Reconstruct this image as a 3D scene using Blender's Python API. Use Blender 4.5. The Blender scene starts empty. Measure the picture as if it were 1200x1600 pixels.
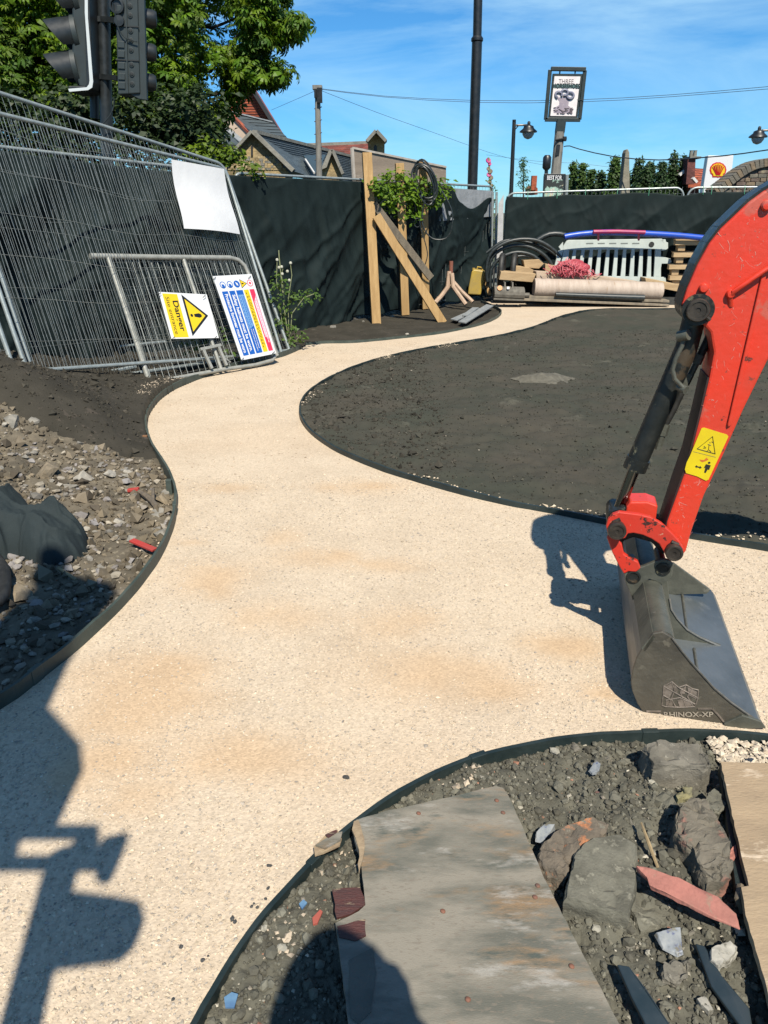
import bpy, bmesh, math, random
import numpy as np
from mathutils import Vector, Matrix, noise as mnoise
from mathutils.geometry import delaunay_2d_cdt
rng = np.random.default_rng(7); random.seed(7)
scene = bpy.context.scene
COL = scene.collection
# ------------------------------------------------------------------ camera
CAMH, PITCH, FPX = 1.6, math.radians(22.0), 1160.0
cd = bpy.data.cameras.new("camera"); cam = bpy.data.objects.new("camera", cd); COL.objects.link(cam)
cam.location = (0, 0, CAMH); cam.rotation_euler = (math.radians(90) - PITCH, 0, 0)
cd.sensor_fit = 'VERTICAL'; cd.sensor_height = 24.0; cd.lens = 24.0 * FPX / 1600.0
cd.clip_start = 0.02; cd.clip_end = 3000
scene.camera = cam
# ------------------------------------------------------------------ sun and sky
SUNV = Vector((-0.15, 0.78, -1.0)).normalized()          # the way the light travels
sl = bpy.data.lights.new("sun", 'SUN'); sl.energy = 4.9; sl.angle = math.radians(0.53); sl.color = (1.0, 0.92, 0.78)
so = bpy.data.objects.new("sun", sl); COL.objects.link(so); so.location = (3, -8, 12)
so.rotation_euler = SUNV.to_track_quat('-Z', 'Y').to_euler()
w = bpy.data.worlds.new("World"); scene.world = w; w.use_nodes = True
nt = w.node_tree; nt.nodes.clear()
out = nt.nodes.new('ShaderNodeOutputWorld'); bg = nt.nodes.new('ShaderNodeBackground')
sky = nt.nodes.new('ShaderNodeTexSky'); sky.sky_type = 'NISHITA'; sky.sun_disc = False
sky.sun_elevation = math.asin(-SUNV.z); sky.sun_rotation = math.atan2(-SUNV.x, -SUNV.y)
sky.altitude = 0; sky.air_density = 1.0; sky.dust_density = 0.02; sky.ozone_density = 3.2
tc = nt.nodes.new('ShaderNodeTexCoord'); mp = nt.nodes.new('ShaderNodeMapping')
mp.inputs['Scale'].default_value = (1.1, 3.0, 6.5); mp.inputs['Rotation'].default_value = (0.1, 0.25, 0.2)
nz = nt.nodes.new('ShaderNodeTexNoise'); nz.inputs['Scale'].default_value = 1.6; nz.inputs['Detail'].default_value = 9; nz.inputs['Roughness'].default_value = 0.62
nz.inputs['Distortion'].default_value = 0.7
cr = nt.nodes.new('ShaderNodeValToRGB'); cr.color_ramp.elements[0].position = 0.42; cr.color_ramp.elements[1].position = 0.76
cr.color_ramp.elements[1].color = (0.6, 0.6, 0.6, 1)
mx = nt.nodes.new('ShaderNodeMixRGB'); mx.inputs['Color2'].default_value = (14, 10.5, 8.5, 1)
hs = nt.nodes.new('ShaderNodeHueSaturation'); hs.inputs['Saturation'].default_value = 1.08; hs.inputs['Hue'].default_value = 0.488
L = nt.links.new
L(tc.outputs['Generated'], mp.inputs['Vector']); L(mp.outputs['Vector'], nz.inputs['Vector']); L(nz.outputs['Fac'], cr.inputs['Fac'])
L(sky.outputs['Color'], hs.inputs['Color']); L(hs.outputs['Color'], mx.inputs['Color1']); L(cr.outputs['Color'], mx.inputs['Fac'])
mu = nt.nodes.new('ShaderNodeMixRGB'); mu.blend_type = 'MULTIPLY'; mu.inputs['Fac'].default_value = 1; mu.inputs['Color2'].default_value = (0.42, 0.84, 1.22, 1)
L(mx.outputs['Color'], mu.inputs['Color1']); L(mu.outputs['Color'], bg.inputs['Color']); L(bg.outputs['Background'], out.inputs['Surface'])
bg.inputs['Strength'].default_value = 0.063
scene.view_settings.view_transform = 'Standard'; scene.view_settings.look = 'None'
scene.view_settings.exposure = 0.79; scene.view_settings.gamma = 1.0
scene.render.engine = 'CYCLES'
# ------------------------------------------------------------------ placing helpers
CP, SP = math.cos(PITCH), math.sin(PITCH)
def ray(px, py):
    a, b = (px - 600) / FPX, (800 - py) / FPX
    return Vector((a, CP + b * SP, -SP + b * CP))
def G(px, py, z=0.0):
    d = ray(px, py); t = (z - CAMH) / d.z
    return Vector((d.x * t, d.y * t, z))
def P(px, py, Y):
    d = ray(px, py); t = Y / d.y
    return Vector((d.x * t, Y, CAMH + d.z * t))
# ------------------------------------------------------------------ materials
ALB = 0.63
def srgb(r, g, b):
    f = lambda c: (c / 255 / 12.92) if c / 255 <= 0.04045 else ((c / 255 + 0.055) / 1.055) ** 2.4
    return (f(r), f(g), f(b))
def M(name, c1, c2=None, scale=6.0, rough=0.7, metal=0.0, bump=0.0, bscale=60.0, spots=None, sscale=20.0, sthr=0.62, stretch=(1, 1, 1),
      attr=False, spec=0.5, trans=0.0, lo=0.38, hi=0.62, swidth=0.05, detail=6, coat=0, vor=None):
    kk = lambda c: tuple(v * ALB for v in c)
    c1 = kk(c1); c2 = kk(c2) if c2 is not None else None
    if isinstance(spots, list): spots = [(kk(q[0]), q[1], q[2]) for q in spots]
    elif spots: spots = kk(spots)
    m = bpy.data.materials.new(name); m.use_nodes = True; t = m.node_tree; N = t.nodes; K = t.links.new
    b = N['Principled BSDF']; b.inputs['Roughness'].default_value = rough; b.inputs['Metallic'].default_value = metal
    b.inputs['Specular IOR Level'].default_value = spec
    if coat: b.inputs['Coat Weight'].default_value = coat; b.inputs['Coat Roughness'].default_value = 0.15
    co = N.new('ShaderNodeTexCoord'); mpn = N.new('ShaderNodeMapping'); mpn.inputs['Scale'].default_value = stretch
    K(co.outputs['Object'], mpn.inputs['Vector'])
    c1 = tuple(c1) + (1,); col = None
    if c2 is not None:
        n = N.new('ShaderNodeTexNoise'); n.inputs['Scale'].default_value = scale; n.inputs['Detail'].default_value = detail; n.inputs['Roughness'].default_value = 0.6
        K(mpn.outputs['Vector'], n.inputs['Vector'])
        r = N.new('ShaderNodeMapRange'); r.inputs['From Min'].default_value = lo; r.inputs['From Max'].default_value = hi
        K(n.outputs['Fac'], r.inputs['Value'])
        x = N.new('ShaderNodeMixRGB'); x.inputs['Color1'].default_value = c1; x.inputs['Color2'].default_value = tuple(c2) + (1,)
        K(r.outputs['Result'], x.inputs['Fac']); col = x.outputs['Color']
        rr = N.new('ShaderNodeMapRange'); rr.inputs['To Min'].default_value = max(0.02, rough - 0.12); rr.inputs['To Max'].default_value = min(1, rough + 0.12)
        K(n.outputs['Fac'], rr.inputs['Value']); K(rr.outputs['Result'], b.inputs['Roughness'])
    if vor is not None:
        v = N.new('ShaderNodeTexVoronoi'); v.inputs['Scale'].default_value = vor[0]; K(mpn.outputs['Vector'], v.inputs['Vector'])
        g = N.new('ShaderNodeRGBToBW'); K(v.outputs['Color'], g.inputs['Color'])
        r = N.new('ShaderNodeMapRange'); r.inputs['To Min'].default_value = vor[1]; r.inputs['To Max'].default_value = vor[2]
        K(g.outputs['Val'], r.inputs['Value'])
        x = N.new('ShaderNodeMixRGB'); x.blend_type = 'MULTIPLY'; x.inputs['Fac'].default_value = 1
        if col: K(col, x.inputs['Color1'])
        else: x.inputs['Color1'].default_value = c1
        K(r.outputs['Result'], x.inputs['Color2']); col = x.outputs['Color']
    for sp in (spots if isinstance(spots, list) else ([(spots, sscale, sthr)] if spots else [])):
        n = N.new('ShaderNodeTexNoise'); n.inputs['Scale'].default_value = sp[1]; n.inputs['Detail'].default_value = 7; n.inputs['Roughness'].default_value = 0.65
        K(mpn.outputs['Vector'], n.inputs['Vector'])
        r = N.new('ShaderNodeMapRange'); r.inputs['From Min'].default_value = sp[2]; r.inputs['From Max'].default_value = sp[2] + swidth
        K(n.outputs['Fac'], r.inputs['Value'])
        x = N.new('ShaderNodeMixRGB'); x.inputs['Color2'].default_value = tuple(sp[0]) + (1,)
        if col: K(col, x.inputs['Color1'])
        else: x.inputs['Color1'].default_value = c1
        K(r.outputs['Result'], x.inputs['Fac']); col = x.outputs['Color']
    if attr:
        a = N.new('ShaderNodeAttribute'); a.attribute_name = 'Col'
        x = N.new('ShaderNodeMixRGB'); x.blend_type = 'MULTIPLY'; x.inputs['Fac'].default_value = 1
        if col: K(col, x.inputs['Color1'])
        else: x.inputs['Color1'].default_value = c1
        K(a.outputs['Color'], x.inputs['Color2']); col = x.outputs['Color']
    if col: K(col, b.inputs['Base Color'])
    else: b.inputs['Base Color'].default_value = c1
    if bump:
        n = N.new('ShaderNodeTexNoise'); n.inputs['Scale'].default_value = bscale; n.inputs['Detail'].default_value = 5
        K(mpn.outputs['Vector'], n.inputs['Vector'])
        bp = N.new('ShaderNodeBump'); bp.inputs['Strength'].default_value = bump; bp.inputs['Distance'].default_value = 0.4 / bscale
        K(n.outputs['Fac'], bp.inputs['Height']); K(bp.outputs['Normal'], b.inputs['Normal'])
    if trans:
        tr = N.new('ShaderNodeBsdfTranslucent'); ms = N.new('ShaderNodeMixShader'); ms.inputs['Fac'].default_value = trans
        if col: K(col, tr.inputs['Color'])
        else: tr.inputs['Color'].default_value = c1
        o = N['Material Output']; K(b.outputs['BSDF'], ms.inputs[1]); K(tr.outputs['BSDF'], ms.inputs[2]); K(ms.outputs['Shader'], o.inputs['Surface'])
    return m
# ------------------------------------------------------------------ object helpers
ORG = {}
def tag(o, label=None, cat=None, group=None, kind=None):
    if label: o['label'] = label
    if cat: o['category'] = cat
    if group: o['group'] = group
    if kind: o['kind'] = kind
    return o
def thing(name, loc, label, cat, group=None):
    o = bpy.data.objects.new(name, None); o.empty_display_size = 0.1; COL.objects.link(o)
    o.location = loc; ORG[o.name] = Vector(loc); return tag(o, label, cat, group)
class MB:
    def __init__(s): s.v = []; s.f = []; s.sm = []
    def add(s, vs, fs, smooth=False):
        k = len(s.v); s.v += [tuple(v) for v in vs]; s.f += [tuple(i + k for i in f) for f in fs]; s.sm += [smooth] * len(fs); return s
    def box(s, c, sx, sy, sz, ax=None, ay=None, az=None):
        ax = Vector(ax or (1, 0, 0)).normalized(); ay = Vector(ay or (0, 1, 0)).normalized(); az = Vector(az).normalized() if az else ax.cross(ay)
        c = Vector(c); vs = [c + ax * (i * sx / 2) + ay * (j * sy / 2) + az * (k * sz / 2) for i in (-1, 1) for j in (-1, 1) for k in (-1, 1)]
        return s.add(vs, [(0, 1, 3, 2), (4, 6, 7, 5), (0, 4, 5, 1), (2, 3, 7, 6), (0, 2, 6, 4), (1, 5, 7, 3)])
    def beam(s, p, q, w_, h_, up=(0, 0, 1)):
        p = Vector(p); q = Vector(q); d = (q - p); u = Vector(up)
        sd = d.cross(u).normalized(); u2 = sd.cross(d).normalized()
        return s.box((p + q) / 2, d.length, w_, h_, d, sd, u2)
    def tube(s, pts, r, n=8, cap=True, closed=False, smooth=True):
        pts = [Vector(p) for p in pts]; m = len(pts); rs = r if isinstance(r, (list, tuple)) else [r] * m
        vs = []; ref = None
        for i, p in enumerate(pts):
            a = pts[(i - 1) % m] if (closed or i > 0) else p; b = pts[(i + 1) % m] if (closed or i < m - 1) else p
            t = (b - a).normalized()
            if ref is None:
                ref = t.orthogonal().normalized()
            ref = (ref - t * ref.dot(t))
            ref = ref.normalized() if ref.length > 1e-6 else t.orthogonal().normalized()
            bn = t.cross(ref)
            for k in range(n):
                an = 2 * math.pi * k / n; vs.append(p + (ref * math.cos(an) + bn * math.sin(an)) * rs[i])
        fs = []
        for i in range(m if closed else m - 1):
            j = (i + 1) % m
            for k in range(n):
                l = (k + 1) % n; fs.append((i * n + k, i * n + l, j * n + l, j * n + k))
        s.add(vs, fs, smooth)
        if cap and not closed:
            k0 = len(s.v) - len(vs); s.f.append(tuple(k0 + i for i in range(n))[::-1]); s.f.append(tuple(k0 + (m - 1) * n + i for i in range(n))); s.sm += [False, False]
        return s
    def prism(s, pts, ext):
        pts = [Vector(p) for p in pts]; e = Vector(ext); n = len(pts)
        vs = pts + [p + e for p in pts]
        return s.add(vs, [tuple(range(n))[::-1], tuple(range(n, 2 * n))] + [(i, (i + 1) % n, n + (i + 1) % n, n + i) for i in range(n)])
    def lathe(s, prof, c, ax=(0, 0, 1), n=16):
        ax = Vector(ax).normalized(); u = ax.orthogonal().normalized(); v = ax.cross(u); c = Vector(c); vs = []
        for r, h in prof:
            for k in range(n):
                a = 2 * math.pi * k / n; vs.append(c + ax * h + (u * math.cos(a) + v * math.sin(a)) * max(r, 1e-4))
        m = len(prof); fs = [(i * n + k, i * n + (k + 1) % n, (i + 1) * n + (k + 1) % n, (i + 1) * n + k) for i in range(m - 1) for k in range(n)]
        s.add(vs, fs, True); k0 = len(s.v) - len(vs)
        s.f.append(tuple(k0 + i for i in range(n))[::-1]); s.f.append(tuple(k0 + (m - 1) * n + i for i in range(n))); s.sm += [False, False]
        return s
    def build(s, name, mat, parent=None, bevel=0, loc=None, fix=True, mats=None):
        me = bpy.data.meshes.new(name)
        if parent is not None: org = ORG[parent.name]
        else: org = Vector(loc) if loc is not None else (Vector(tuple(np.array(s.v).min(0))) + Vector(tuple(np.array(s.v).max(0)))) / 2
        if parent is None and loc is None: org.z = float(np.array(s.v)[:, 2].min())
        me.from_pydata([tuple(Vector(v) - org) for v in s.v], [], s.f); me.update()
        if fix:
            bm = bmesh.new(); bm.from_mesh(me); bmesh.ops.recalc_face_normals(bm, faces=bm.faces); bm.to_mesh(me); bm.free()
        for p_, q in zip(me.polygons, s.sm): p_.use_smooth = q
        if any(s.sm): me.set_sharp_from_angle(angle=math.radians(38))
        me.materials.append(mat)
        o = bpy.data.objects.new(name, me); COL.objects.link(o)
        if parent is not None: o.parent = parent; o.location = (0, 0, 0)
        else: o.location = org
        ORG[o.name] = org
        if bevel:
            b = o.modifiers.new('Bevel', 'BEVEL'); b.width = bevel; b.segments = 2; b.limit_method = 'ANGLE'; b.angle_limit = math.radians(40)
        return o
def npmesh(name, V, F, mat, parent=None, loc=(0, 0, 0), smooth=False, col=None, fmat=None):
    """V (n,3), F (m,k) arrays of one polygon size"""
    me = bpy.data.meshes.new(name); org = ORG[parent.name] if parent is not None else Vector(loc)
    V = np.asarray(V, dtype=np.float32) - np.array(org, dtype=np.float32)
    F = np.asarray(F, dtype=np.int32); k = F.shape[1]
    me.vertices.add(len(V)); me.vertices.foreach_set('co', V.ravel())
    me.loops.add(F.size); me.loops.foreach_set('vertex_index', F.ravel())
    me.polygons.add(len(F)); me.polygons.foreach_set('loop_start', np.arange(0, F.size, k, dtype=np.int32))
    me.polygons.foreach_set('loop_total', np.full(len(F), k, dtype=np.int32))
    me.polygons.foreach_set('use_smooth', np.full(len(F), bool(smooth)))
    for m_ in (mat if isinstance(mat, list) else [mat]): me.materials.append(m_)
    if fmat is not None: me.polygons.foreach_set('material_index', np.asarray(fmat, dtype=np.int32))
    me.update(calc_edges=True)
    if col is not None:
        a = me.color_attributes.new('Col', 'FLOAT_COLOR', 'POINT')
        c = np.ones((len(V), 4), dtype=np.float32); c[:, :3] = col; a.data.foreach_set('color', c.ravel())
    o = bpy.data.objects.new(name, me); COL.objects.link(o)
    if parent is not None: o.parent = parent
    else: o.location = org
    ORG[o.name] = org
    return o
def copy_tree(o, parent=None, keep=True):
    c = o.copy(); COL.objects.link(c); c.parent = parent; ORG[c.name] = Vector(c.location)
    for ch in o.children: copy_tree(ch, c)
    return c
def instances(BV, BF, pos, rot, scl, cols=None):
    """BV (b,3) BF (f,k): pos (n,3), rot (n,3,3), scl (n,) or (n,3) -> arrays"""
    n = len(pos); scl = np.asarray(scl); scl = scl[:, None] if scl.ndim == 1 else scl
    V = np.einsum('nij,nbj->nbi', rot, BV[None] * scl[:, None, :]) + pos[:, None, :]
    F = BF[None] + (np.arange(n) * len(BV))[:, None, None]
    c = None if cols is None else np.repeat(cols, len(BV), axis=0)
    return V.reshape(-1, 3), F.reshape(-1, BF.shape[1]), c
def randrot(n, tilt=None):
    q = rng.normal(size=(n, 4)); q /= np.linalg.norm(q, axis=1)[:, None]
    a, b, c, d = q.T
    return np.stack([np.stack([a*a+b*b-c*c-d*d, 2*(b*c-a*d), 2*(b*d+a*c)], 1), np.stack([2*(b*c+a*d), a*a-b*b+c*c-d*d, 2*(c*d-a*b)], 1), np.stack([2*(b*d-a*c), 2*(c*d+a*b), a*a-b*b-c*c+d*d], 1)], 1)
def vn(x, y, seed=0):
    xi = np.floor(x); yi = np.floor(y); fx = x - xi; fy = y - yi; fx = fx*fx*fx*(fx*(fx*6-15)+10); fy = fy*fy*fy*(fy*(fy*6-15)+10)
    h = lambda i, j: (lambda q: q - np.floor(q))(np.sin(i * 127.1 + j * 311.7 + seed * 74.7) * 43758.5453)
    return (h(xi, yi)*(1-fx) + h(xi+1, yi)*fx)*(1-fy) + (h(xi, yi+1)*(1-fx) + h(xi+1, yi+1)*fx)*fy
def fbm(x, y, oc=4, seed=0, gain=0.5):
    s_ = 0; a = 1; t = 0
    for k in range(oc):
        s_ = s_ + a * (vn(x, y, seed + k * 3.1) - 0.5); t += a; a *= gain; x, y = x * 1.97 + y * 0.33 + 5.2, y * 1.97 - x * 0.33 + 1.3
    return s_ / t
def smooth(a, b, x):
    t = np.clip((x - a) / (b - a), 0, 1); return t * t * (3 - 2 * t)
def catmull(pts, step=0.05, closed=False):
    pts = [np.array(p, float) for p in pts]; n = len(pts); outp = []
    for i in range(n if closed else n - 1):
        p0 = pts[(i-1) % n] if closed or i > 0 else pts[0]; p1 = pts[i]; p2 = pts[(i+1) % n]; p3 = pts[(i+2) % n] if closed or i + 2 < n else pts[-1]
        k = max(2, int(np.linalg.norm(p2 - p1) / step))
        for j in range(k):
            t = j / k
            outp.append(0.5*((2*p1) + (-p0+p2)*t + (2*p0-5*p1+4*p2-p3)*t*t + (-p0+3*p1-3*p2+p3)*t**3))
    if not closed: outp.append(pts[-1])
    return outp
_txt = {}
def text(body, height, mat, parent, org, ax, ay, name='lettering', width=None, ext=0.0015, align='CENTER', squash=1.0, bold=0.0):
    cu = bpy.data.curves.new('t', 'FONT'); cu.body = body; cu.size = 1.0; cu.extrude = 0.0; cu.align_x = align; cu.align_y = 'CENTER'; cu.offset = bold; cu.resolution_u = 3
    ob = bpy.data.objects.new('t', cu); COL.objects.link(ob)
    dg = bpy.context.evaluated_depsgraph_get(); me = bpy.data.meshes.new_from_object(ob.evaluated_get(dg))
    bpy.data.objects.remove(ob); bpy.data.curves.remove(cu)
    ax = Vector(ax).normalized(); ay = Vector(ay).normalized(); nn = ax.cross(ay)
    xs = [v.co.x for v in me.vertices]; wd = max(xs) - min(xs); k = height / 0.7; kx = (width / wd) if width else k * squash
    o0 = ORG[parent.name]; org = Vector(org)
    for v in me.vertices:
        v.co = org + ax * (v.co.x * kx) + ay * (v.co.y * k) + nn * ext - o0
    me.name = name; me.materials.clear(); me.materials.append(mat)
    o = bpy.data.objects.new(name, me); COL.objects.link(o); o.parent = parent; ORG[o.name] = o0
    return o
def arc(c, r, a0, a1, n, ax, ay):
    c = Vector(c); ax = Vector(ax); ay = Vector(ay)
    return [c + ax * (r * math.cos(a0 + (a1 - a0) * i / n)) + ay * (r * math.sin(a0 + (a1 - a0) * i / n)) for i in range(n + 1)]
# ================================================================== SETTING: ground, beds and the curved path
L_PX = [(-420,1290),(-200,1210),(0,1106),(60,1062),(130,1006),(200,940),(245,880),(268,832),(277,790),(272,755),(255,725),(238,698),(230,670),(235,645),(255,620),(290,600),(345,581),(400,566),(440,557),(470,545)]
BED_PX = [(478,539),(510,536),(560,535),(640,527),(700,519),(750,508),(778,496),(783,486),(766,477),(752,471)]
BACK_PX = [(800,470),(900,470.5),(1060,473),(1300,476),(1700,480)]
ISL_PX = [(1900,488),(1300,487),(1060,484),(1000,484),(930,485),(880,495),(840,510),(790,524),(720,537),(640,551),(570,569),(515,592),(478,619),(467,645),(480,672),(520,702),(590,733),(680,761),(780,786),(880,805),(950,819),(1060,838),(1200,860),(1500,905),(1900,960)]
FG_PX = [(1500,1205),(1350,1170),(1200,1150),(1100,1143),(1000,1143),(900,1148),(800,1166),(720,1190),(650,1221),(600,1249),(545,1290),(490,1341),(440,1395),(400,1442),(360,1500),(330,1550),(300,1602),(250,1720),(215,1900),(200,2200)]
def gp(l, z=0.0, step=0.05): return catmull([G(x, y, z)[:2] for x, y in l], step)
L_W, BED_W, BACK_W, ISL_W, FG_W = gp(L_PX), gp(BED_PX), gp(BACK_PX, step=.3), gp(ISL_PX), gp(FG_PX, step=.03)
bedpoly = np.array(BED_W + [np.array(G(700, 470)[:2]), np.array(G(560, 500)[:2])])
path_poly = np.array([p for p in L_W] + BED_W + BACK_W + ISL_W + FG_W)
isl_poly = np.array(ISL_W); fg_poly = np.array(FG_W + [np.array([0.6, 0.1]), np.array([6.0, 0.1]), np.array([6.0, 1.5])])
rub_poly = np.array([G(x, y, z)[:2] for x, y, z in [(-500,575,.5),(-200,600,.5),(0,622,.44),(40,645,.36),(70,668,.26),(105,692,.15),(150,706,.08),(200,718,.02),(245,722,0),(290,790,0),(240,900,0),(140,1010,0),(0,1120,0),(-600,1400,0)]])
def sdist(X, Y, poly, closed=True):
    """signed distance: negative inside"""
    pts = np.stack([X, Y], 1).astype(np.float32); A = poly.astype(np.float32); B = np.roll(A, -1, 0)
    d = np.full(len(pts), 1e9, np.float32); ins = np.zeros(len(pts), bool)
    for a, b in zip(A, B):
        e = b - a; w_ = pts - a; t = np.clip((w_ @ e) / max(float(e @ e), 1e-9), 0, 1)
        q = w_ - t[:, None] * e; d = np.minimum(d, (q * q).sum(1))
        c = ((a[1] > pts[:, 1]) != (b[1] > pts[:, 1]))
        if c.any():
            xi = (b[0]-a[0]) * (pts[:, 1]-a[1]) / ((b[1]-a[1]) if b[1] != a[1] else 1e-9) + a[0]
            ins ^= c & (pts[:, 0] < xi)
    d = np.sqrt(d); return np.where(ins, -d, d)
def height(X, Y, sp, si, sf, sr):
    """soil height from signed distances to path, island, foreground bed and rubble"""
    z = np.full_like(X, -0.015)
    left = (X < 0.2) & (sf > 0.05) & (si > 0.05)
    # the mound that carries the left fence
    z = z + left * (0.52 * np.exp(-((X + 3.7) / 1.35) ** 2 - ((Y - 6.1) / 1.7) ** 2) + 0.28 * np.exp(-((X + 3.4) / 1.2) ** 2 - ((Y - 3.6) / 1.6) ** 2))
    z = z + left * (0.30 * np.exp(-((X + 2.95) / .95) ** 2 - ((Y - 5.35) / .60) ** 2) + .05 * np.abs(fbm(X * 3, Y * 3, 3, 71))) * smooth(0, .4, sp)
    rub = 1 - smooth(-0.02, 0.18, sr); rub = rub * (sp > 0)
    rough = 0.010 + 0.055 * rub
    z = z + rub * (0.05 * fbm(X * 2.1, Y * 2.1, 3, 4) - 0.035 + 0.05 * np.abs(fbm(X * 7, Y * 7, 4, 9)) + 0.018 * fbm(X * 30, Y * 30, 3, 12))
    fin = (sf < 0.02)
    z = np.where(fin, -0.024 + 0.05 * fbm(X * 4, Y * 4, 3, 21) + 0.045 * np.abs(fbm(X * 11, Y * 11, 4, 23)) + 0.020 * fbm(X * 42, Y * 42, 3, 25) + 0.03 * smooth(0, 0.5, -sf), z)
    isl = (si < 0.02)
    z = np.where(isl, 0.005 + 0.05 * fbm(X * 0.8, Y * 0.8, 3, 31) * smooth(0, 0.6, -si) + 0.09 * np.abs(fbm(X * 2.6, Y * 3.1, 4, 33)) + 0.030 * fbm(X * 9 + Y * 3, Y * 9 - X * 3, 4, 35) + .012 * fbm(X * 40, Y * 40, 2, 37), z)
    oth = ~(fin | isl)
    z = z + oth * (0.05 * fbm(X * 1.7, Y * 1.7, 3, 41) + 0.02 * fbm(X * 8, Y * 8, 4, 43) + 0.008 * fbm(X * 28, Y * 28, 2, 47)) * smooth(0, .3, sp)
    z = np.where(sp < 0.008, -0.07, z)
    return z
def hmany(X, Y):
    X = np.asarray(X, np.float32); Y = np.asarray(Y, np.float32)
    s = [sdist(X, Y, p) for p in (path_poly, isl_poly, fg_poly, rub_poly)]
    return height(X, Y, *s), s
m_soil = M('dark_topsoil', (0.062, 0.056, 0.044), (0.044, 0.040, 0.031), 3.0, 0.95, bump=0.9, bscale=70, spots=[((0.085, 0.072, 0.058), 9, 0.60), ((0.24, 0.21, 0.17), 150, 0.74)], swidth=0.03, spec=0.15)
m_isl = M('fine_dark_soil', (0.080, 0.073, 0.058), (0.060, 0.064, 0.050), 1.3, 0.95, bump=1.0, bscale=140, spots=[((0.13, 0.125, 0.098), 2.2, 0.60)], swidth=0.10, spec=0.12, detail=9)
m_fg = M('grey_clay_soil', (0.155, 0.150, 0.118), (0.095, 0.092, 0.074), 9.0, 0.95, bump=1.0, bscale=120, spots=[((0.22, 0.21, 0.165), 28, 0.60), ((0.45, 0.42, 0.34), 170, 0.72)], swidth=0.03, spec=0.15)
m_rub = M('brown_rubble_soil', (0.20, 0.17, 0.125), (0.105, 0.092, 0.070), 6.0, 0.95, bump=1.0, bscale=90, spots=[((0.27, 0.235, 0.17), 22, 0.60), ((0.5, 0.47, 0.40), 120, 0.70)], swidth=0.03, spec=0.15)
rs = [0.42]
while rs[-1] < 25: rs.append(rs[-1] * 1.0056)
an = np.linspace(math.radians(-64), math.radians(58), 640); rs = np.array(rs)
R_, A_ = np.meshgrid(rs, an, indexing='ij'); X = (R_ * np.sin(A_)).ravel(); Y = (R_ * np.cos(A_)).ravel()
Z, (sp_, si_, sf_, sr_) = hmany(X, Y)
ZG = Z.reshape(R_.shape)
def hz(x, y):
    r = math.hypot(x, y); i = math.log(max(r, .421) / .42) / math.log(1.0056); j = (math.atan2(x, y) - an[0]) / (an[1] - an[0])
    return float(ZG[int(np.clip(round(i), 0, ZG.shape[0] - 1)), int(np.clip(round(j), 0, ZG.shape[1] - 1))])
nr, na = R_.shape; I = np.arange(nr * na).reshape(nr, na)
F = np.stack([I[:-1, :-1], I[:-1, 1:], I[1:, 1:], I[1:, :-1]], -1).reshape(-1, 4)
c0 = F[:, 0]; keep = ~((sp_[F] < -0.12).all(1))
zone = np.where(sf_[c0] < 0.06, 2, np.where(si_[c0] < 0.06, 1, np.where(sr_[c0] < 0.02 + 0.10 * fbm(X[c0] * 5, Y[c0] * 5, 3, 3), 3, 0)))
F = F[keep]; zone = zone[keep]
g = npmesh('ground', np.stack([X, Y, Z], 1), F[:, ::-1], [m_soil, m_isl, m_fg, m_rub], smooth=True, fmat=zone); tag(g, kind='structure')
base = MB(); base.add([(-900, -900, -.13), (900, -900, -.13), (900, 1500, -.13), (-900, 1500, -.13)], [(0, 1, 2, 3)])
gb = base.build('far_ground', M('distant_ground', (0.10, 0.10, 0.06), (0.05, 0.07, 0.03), 0.2, 0.95), loc=(0, 0, 0)); tag(gb, kind='structure')
# ---- path
m_path = M('limestone_chipping_path', (0.715, 0.59, 0.445), (0.65, 0.53, 0.395), 2.6, 0.95, bump=1.0, bscale=130, lo=.42, hi=.66, attr=True,
           vor=(120, .80, 1.12), spec=0.2)
def inpoly_grid(poly):
    pts = []
    for y in np.concatenate([np.arange(0.9, 5, 0.06), np.arange(5, 17, 0.25)]):
        st = 0.06 if y < 5 else 0.25
        xs = np.arange(-4, 9, st) + rng.uniform(-.1, .1) * st; pts += [(x, y) for x in xs]
    pts = np.array(pts); s = sdist(pts[:, 0], pts[:, 1], poly); return pts[s < -0.03]
inner = inpoly_grid(path_poly); nb = len(path_poly)
allp = [Vector(p) for p in path_poly.tolist()] + [Vector(p) for p in inner.tolist()]
res = delaunay_2d_cdt(allp, [(i, (i + 1) % nb) for i in range(nb)], [], 1, 1e-5)
PV = np.array([(v.x, v.y) for v in res[0]]); PF = np.array([f for f in res[2] if len(f) == 3])
PZ = -0.006 + 0.010 * fbm(PV[:, 0] * 1.5, PV[:, 1] * 1.5, 3, 77) + 0.004 * fbm(PV[:, 0] * 7, PV[:, 1] * 7, 2, 79)
def pz(x, y): return -0.006 + 0.010 * fbm(x * 1.5, y * 1.5, 3, 77) + 0.004 * fbm(x * 7, y * 7, 2, 79)
STN = [(440,838,.16,.07),(330,900,.30,.10),(345,925,.14,.05),(500,870,.35,.07),(620,965,.30,.07),(430,960,.35,.08),(250,1060,.35,.12),(130,1215,.16,.05),(215,1240,.16,.05),(200,1110,.25,.08),(940,1078,.16,.03),(700,1050,.35,.08),(880,1010,.30,.06),(600,880,.3,.05),(160,1190,.2,.06),(370,1180,.3,.06),(300,846,.12,.03),(760,1075,.3,.05),(560,760,.4,.08),(360,760,.3,.05)]
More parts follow.
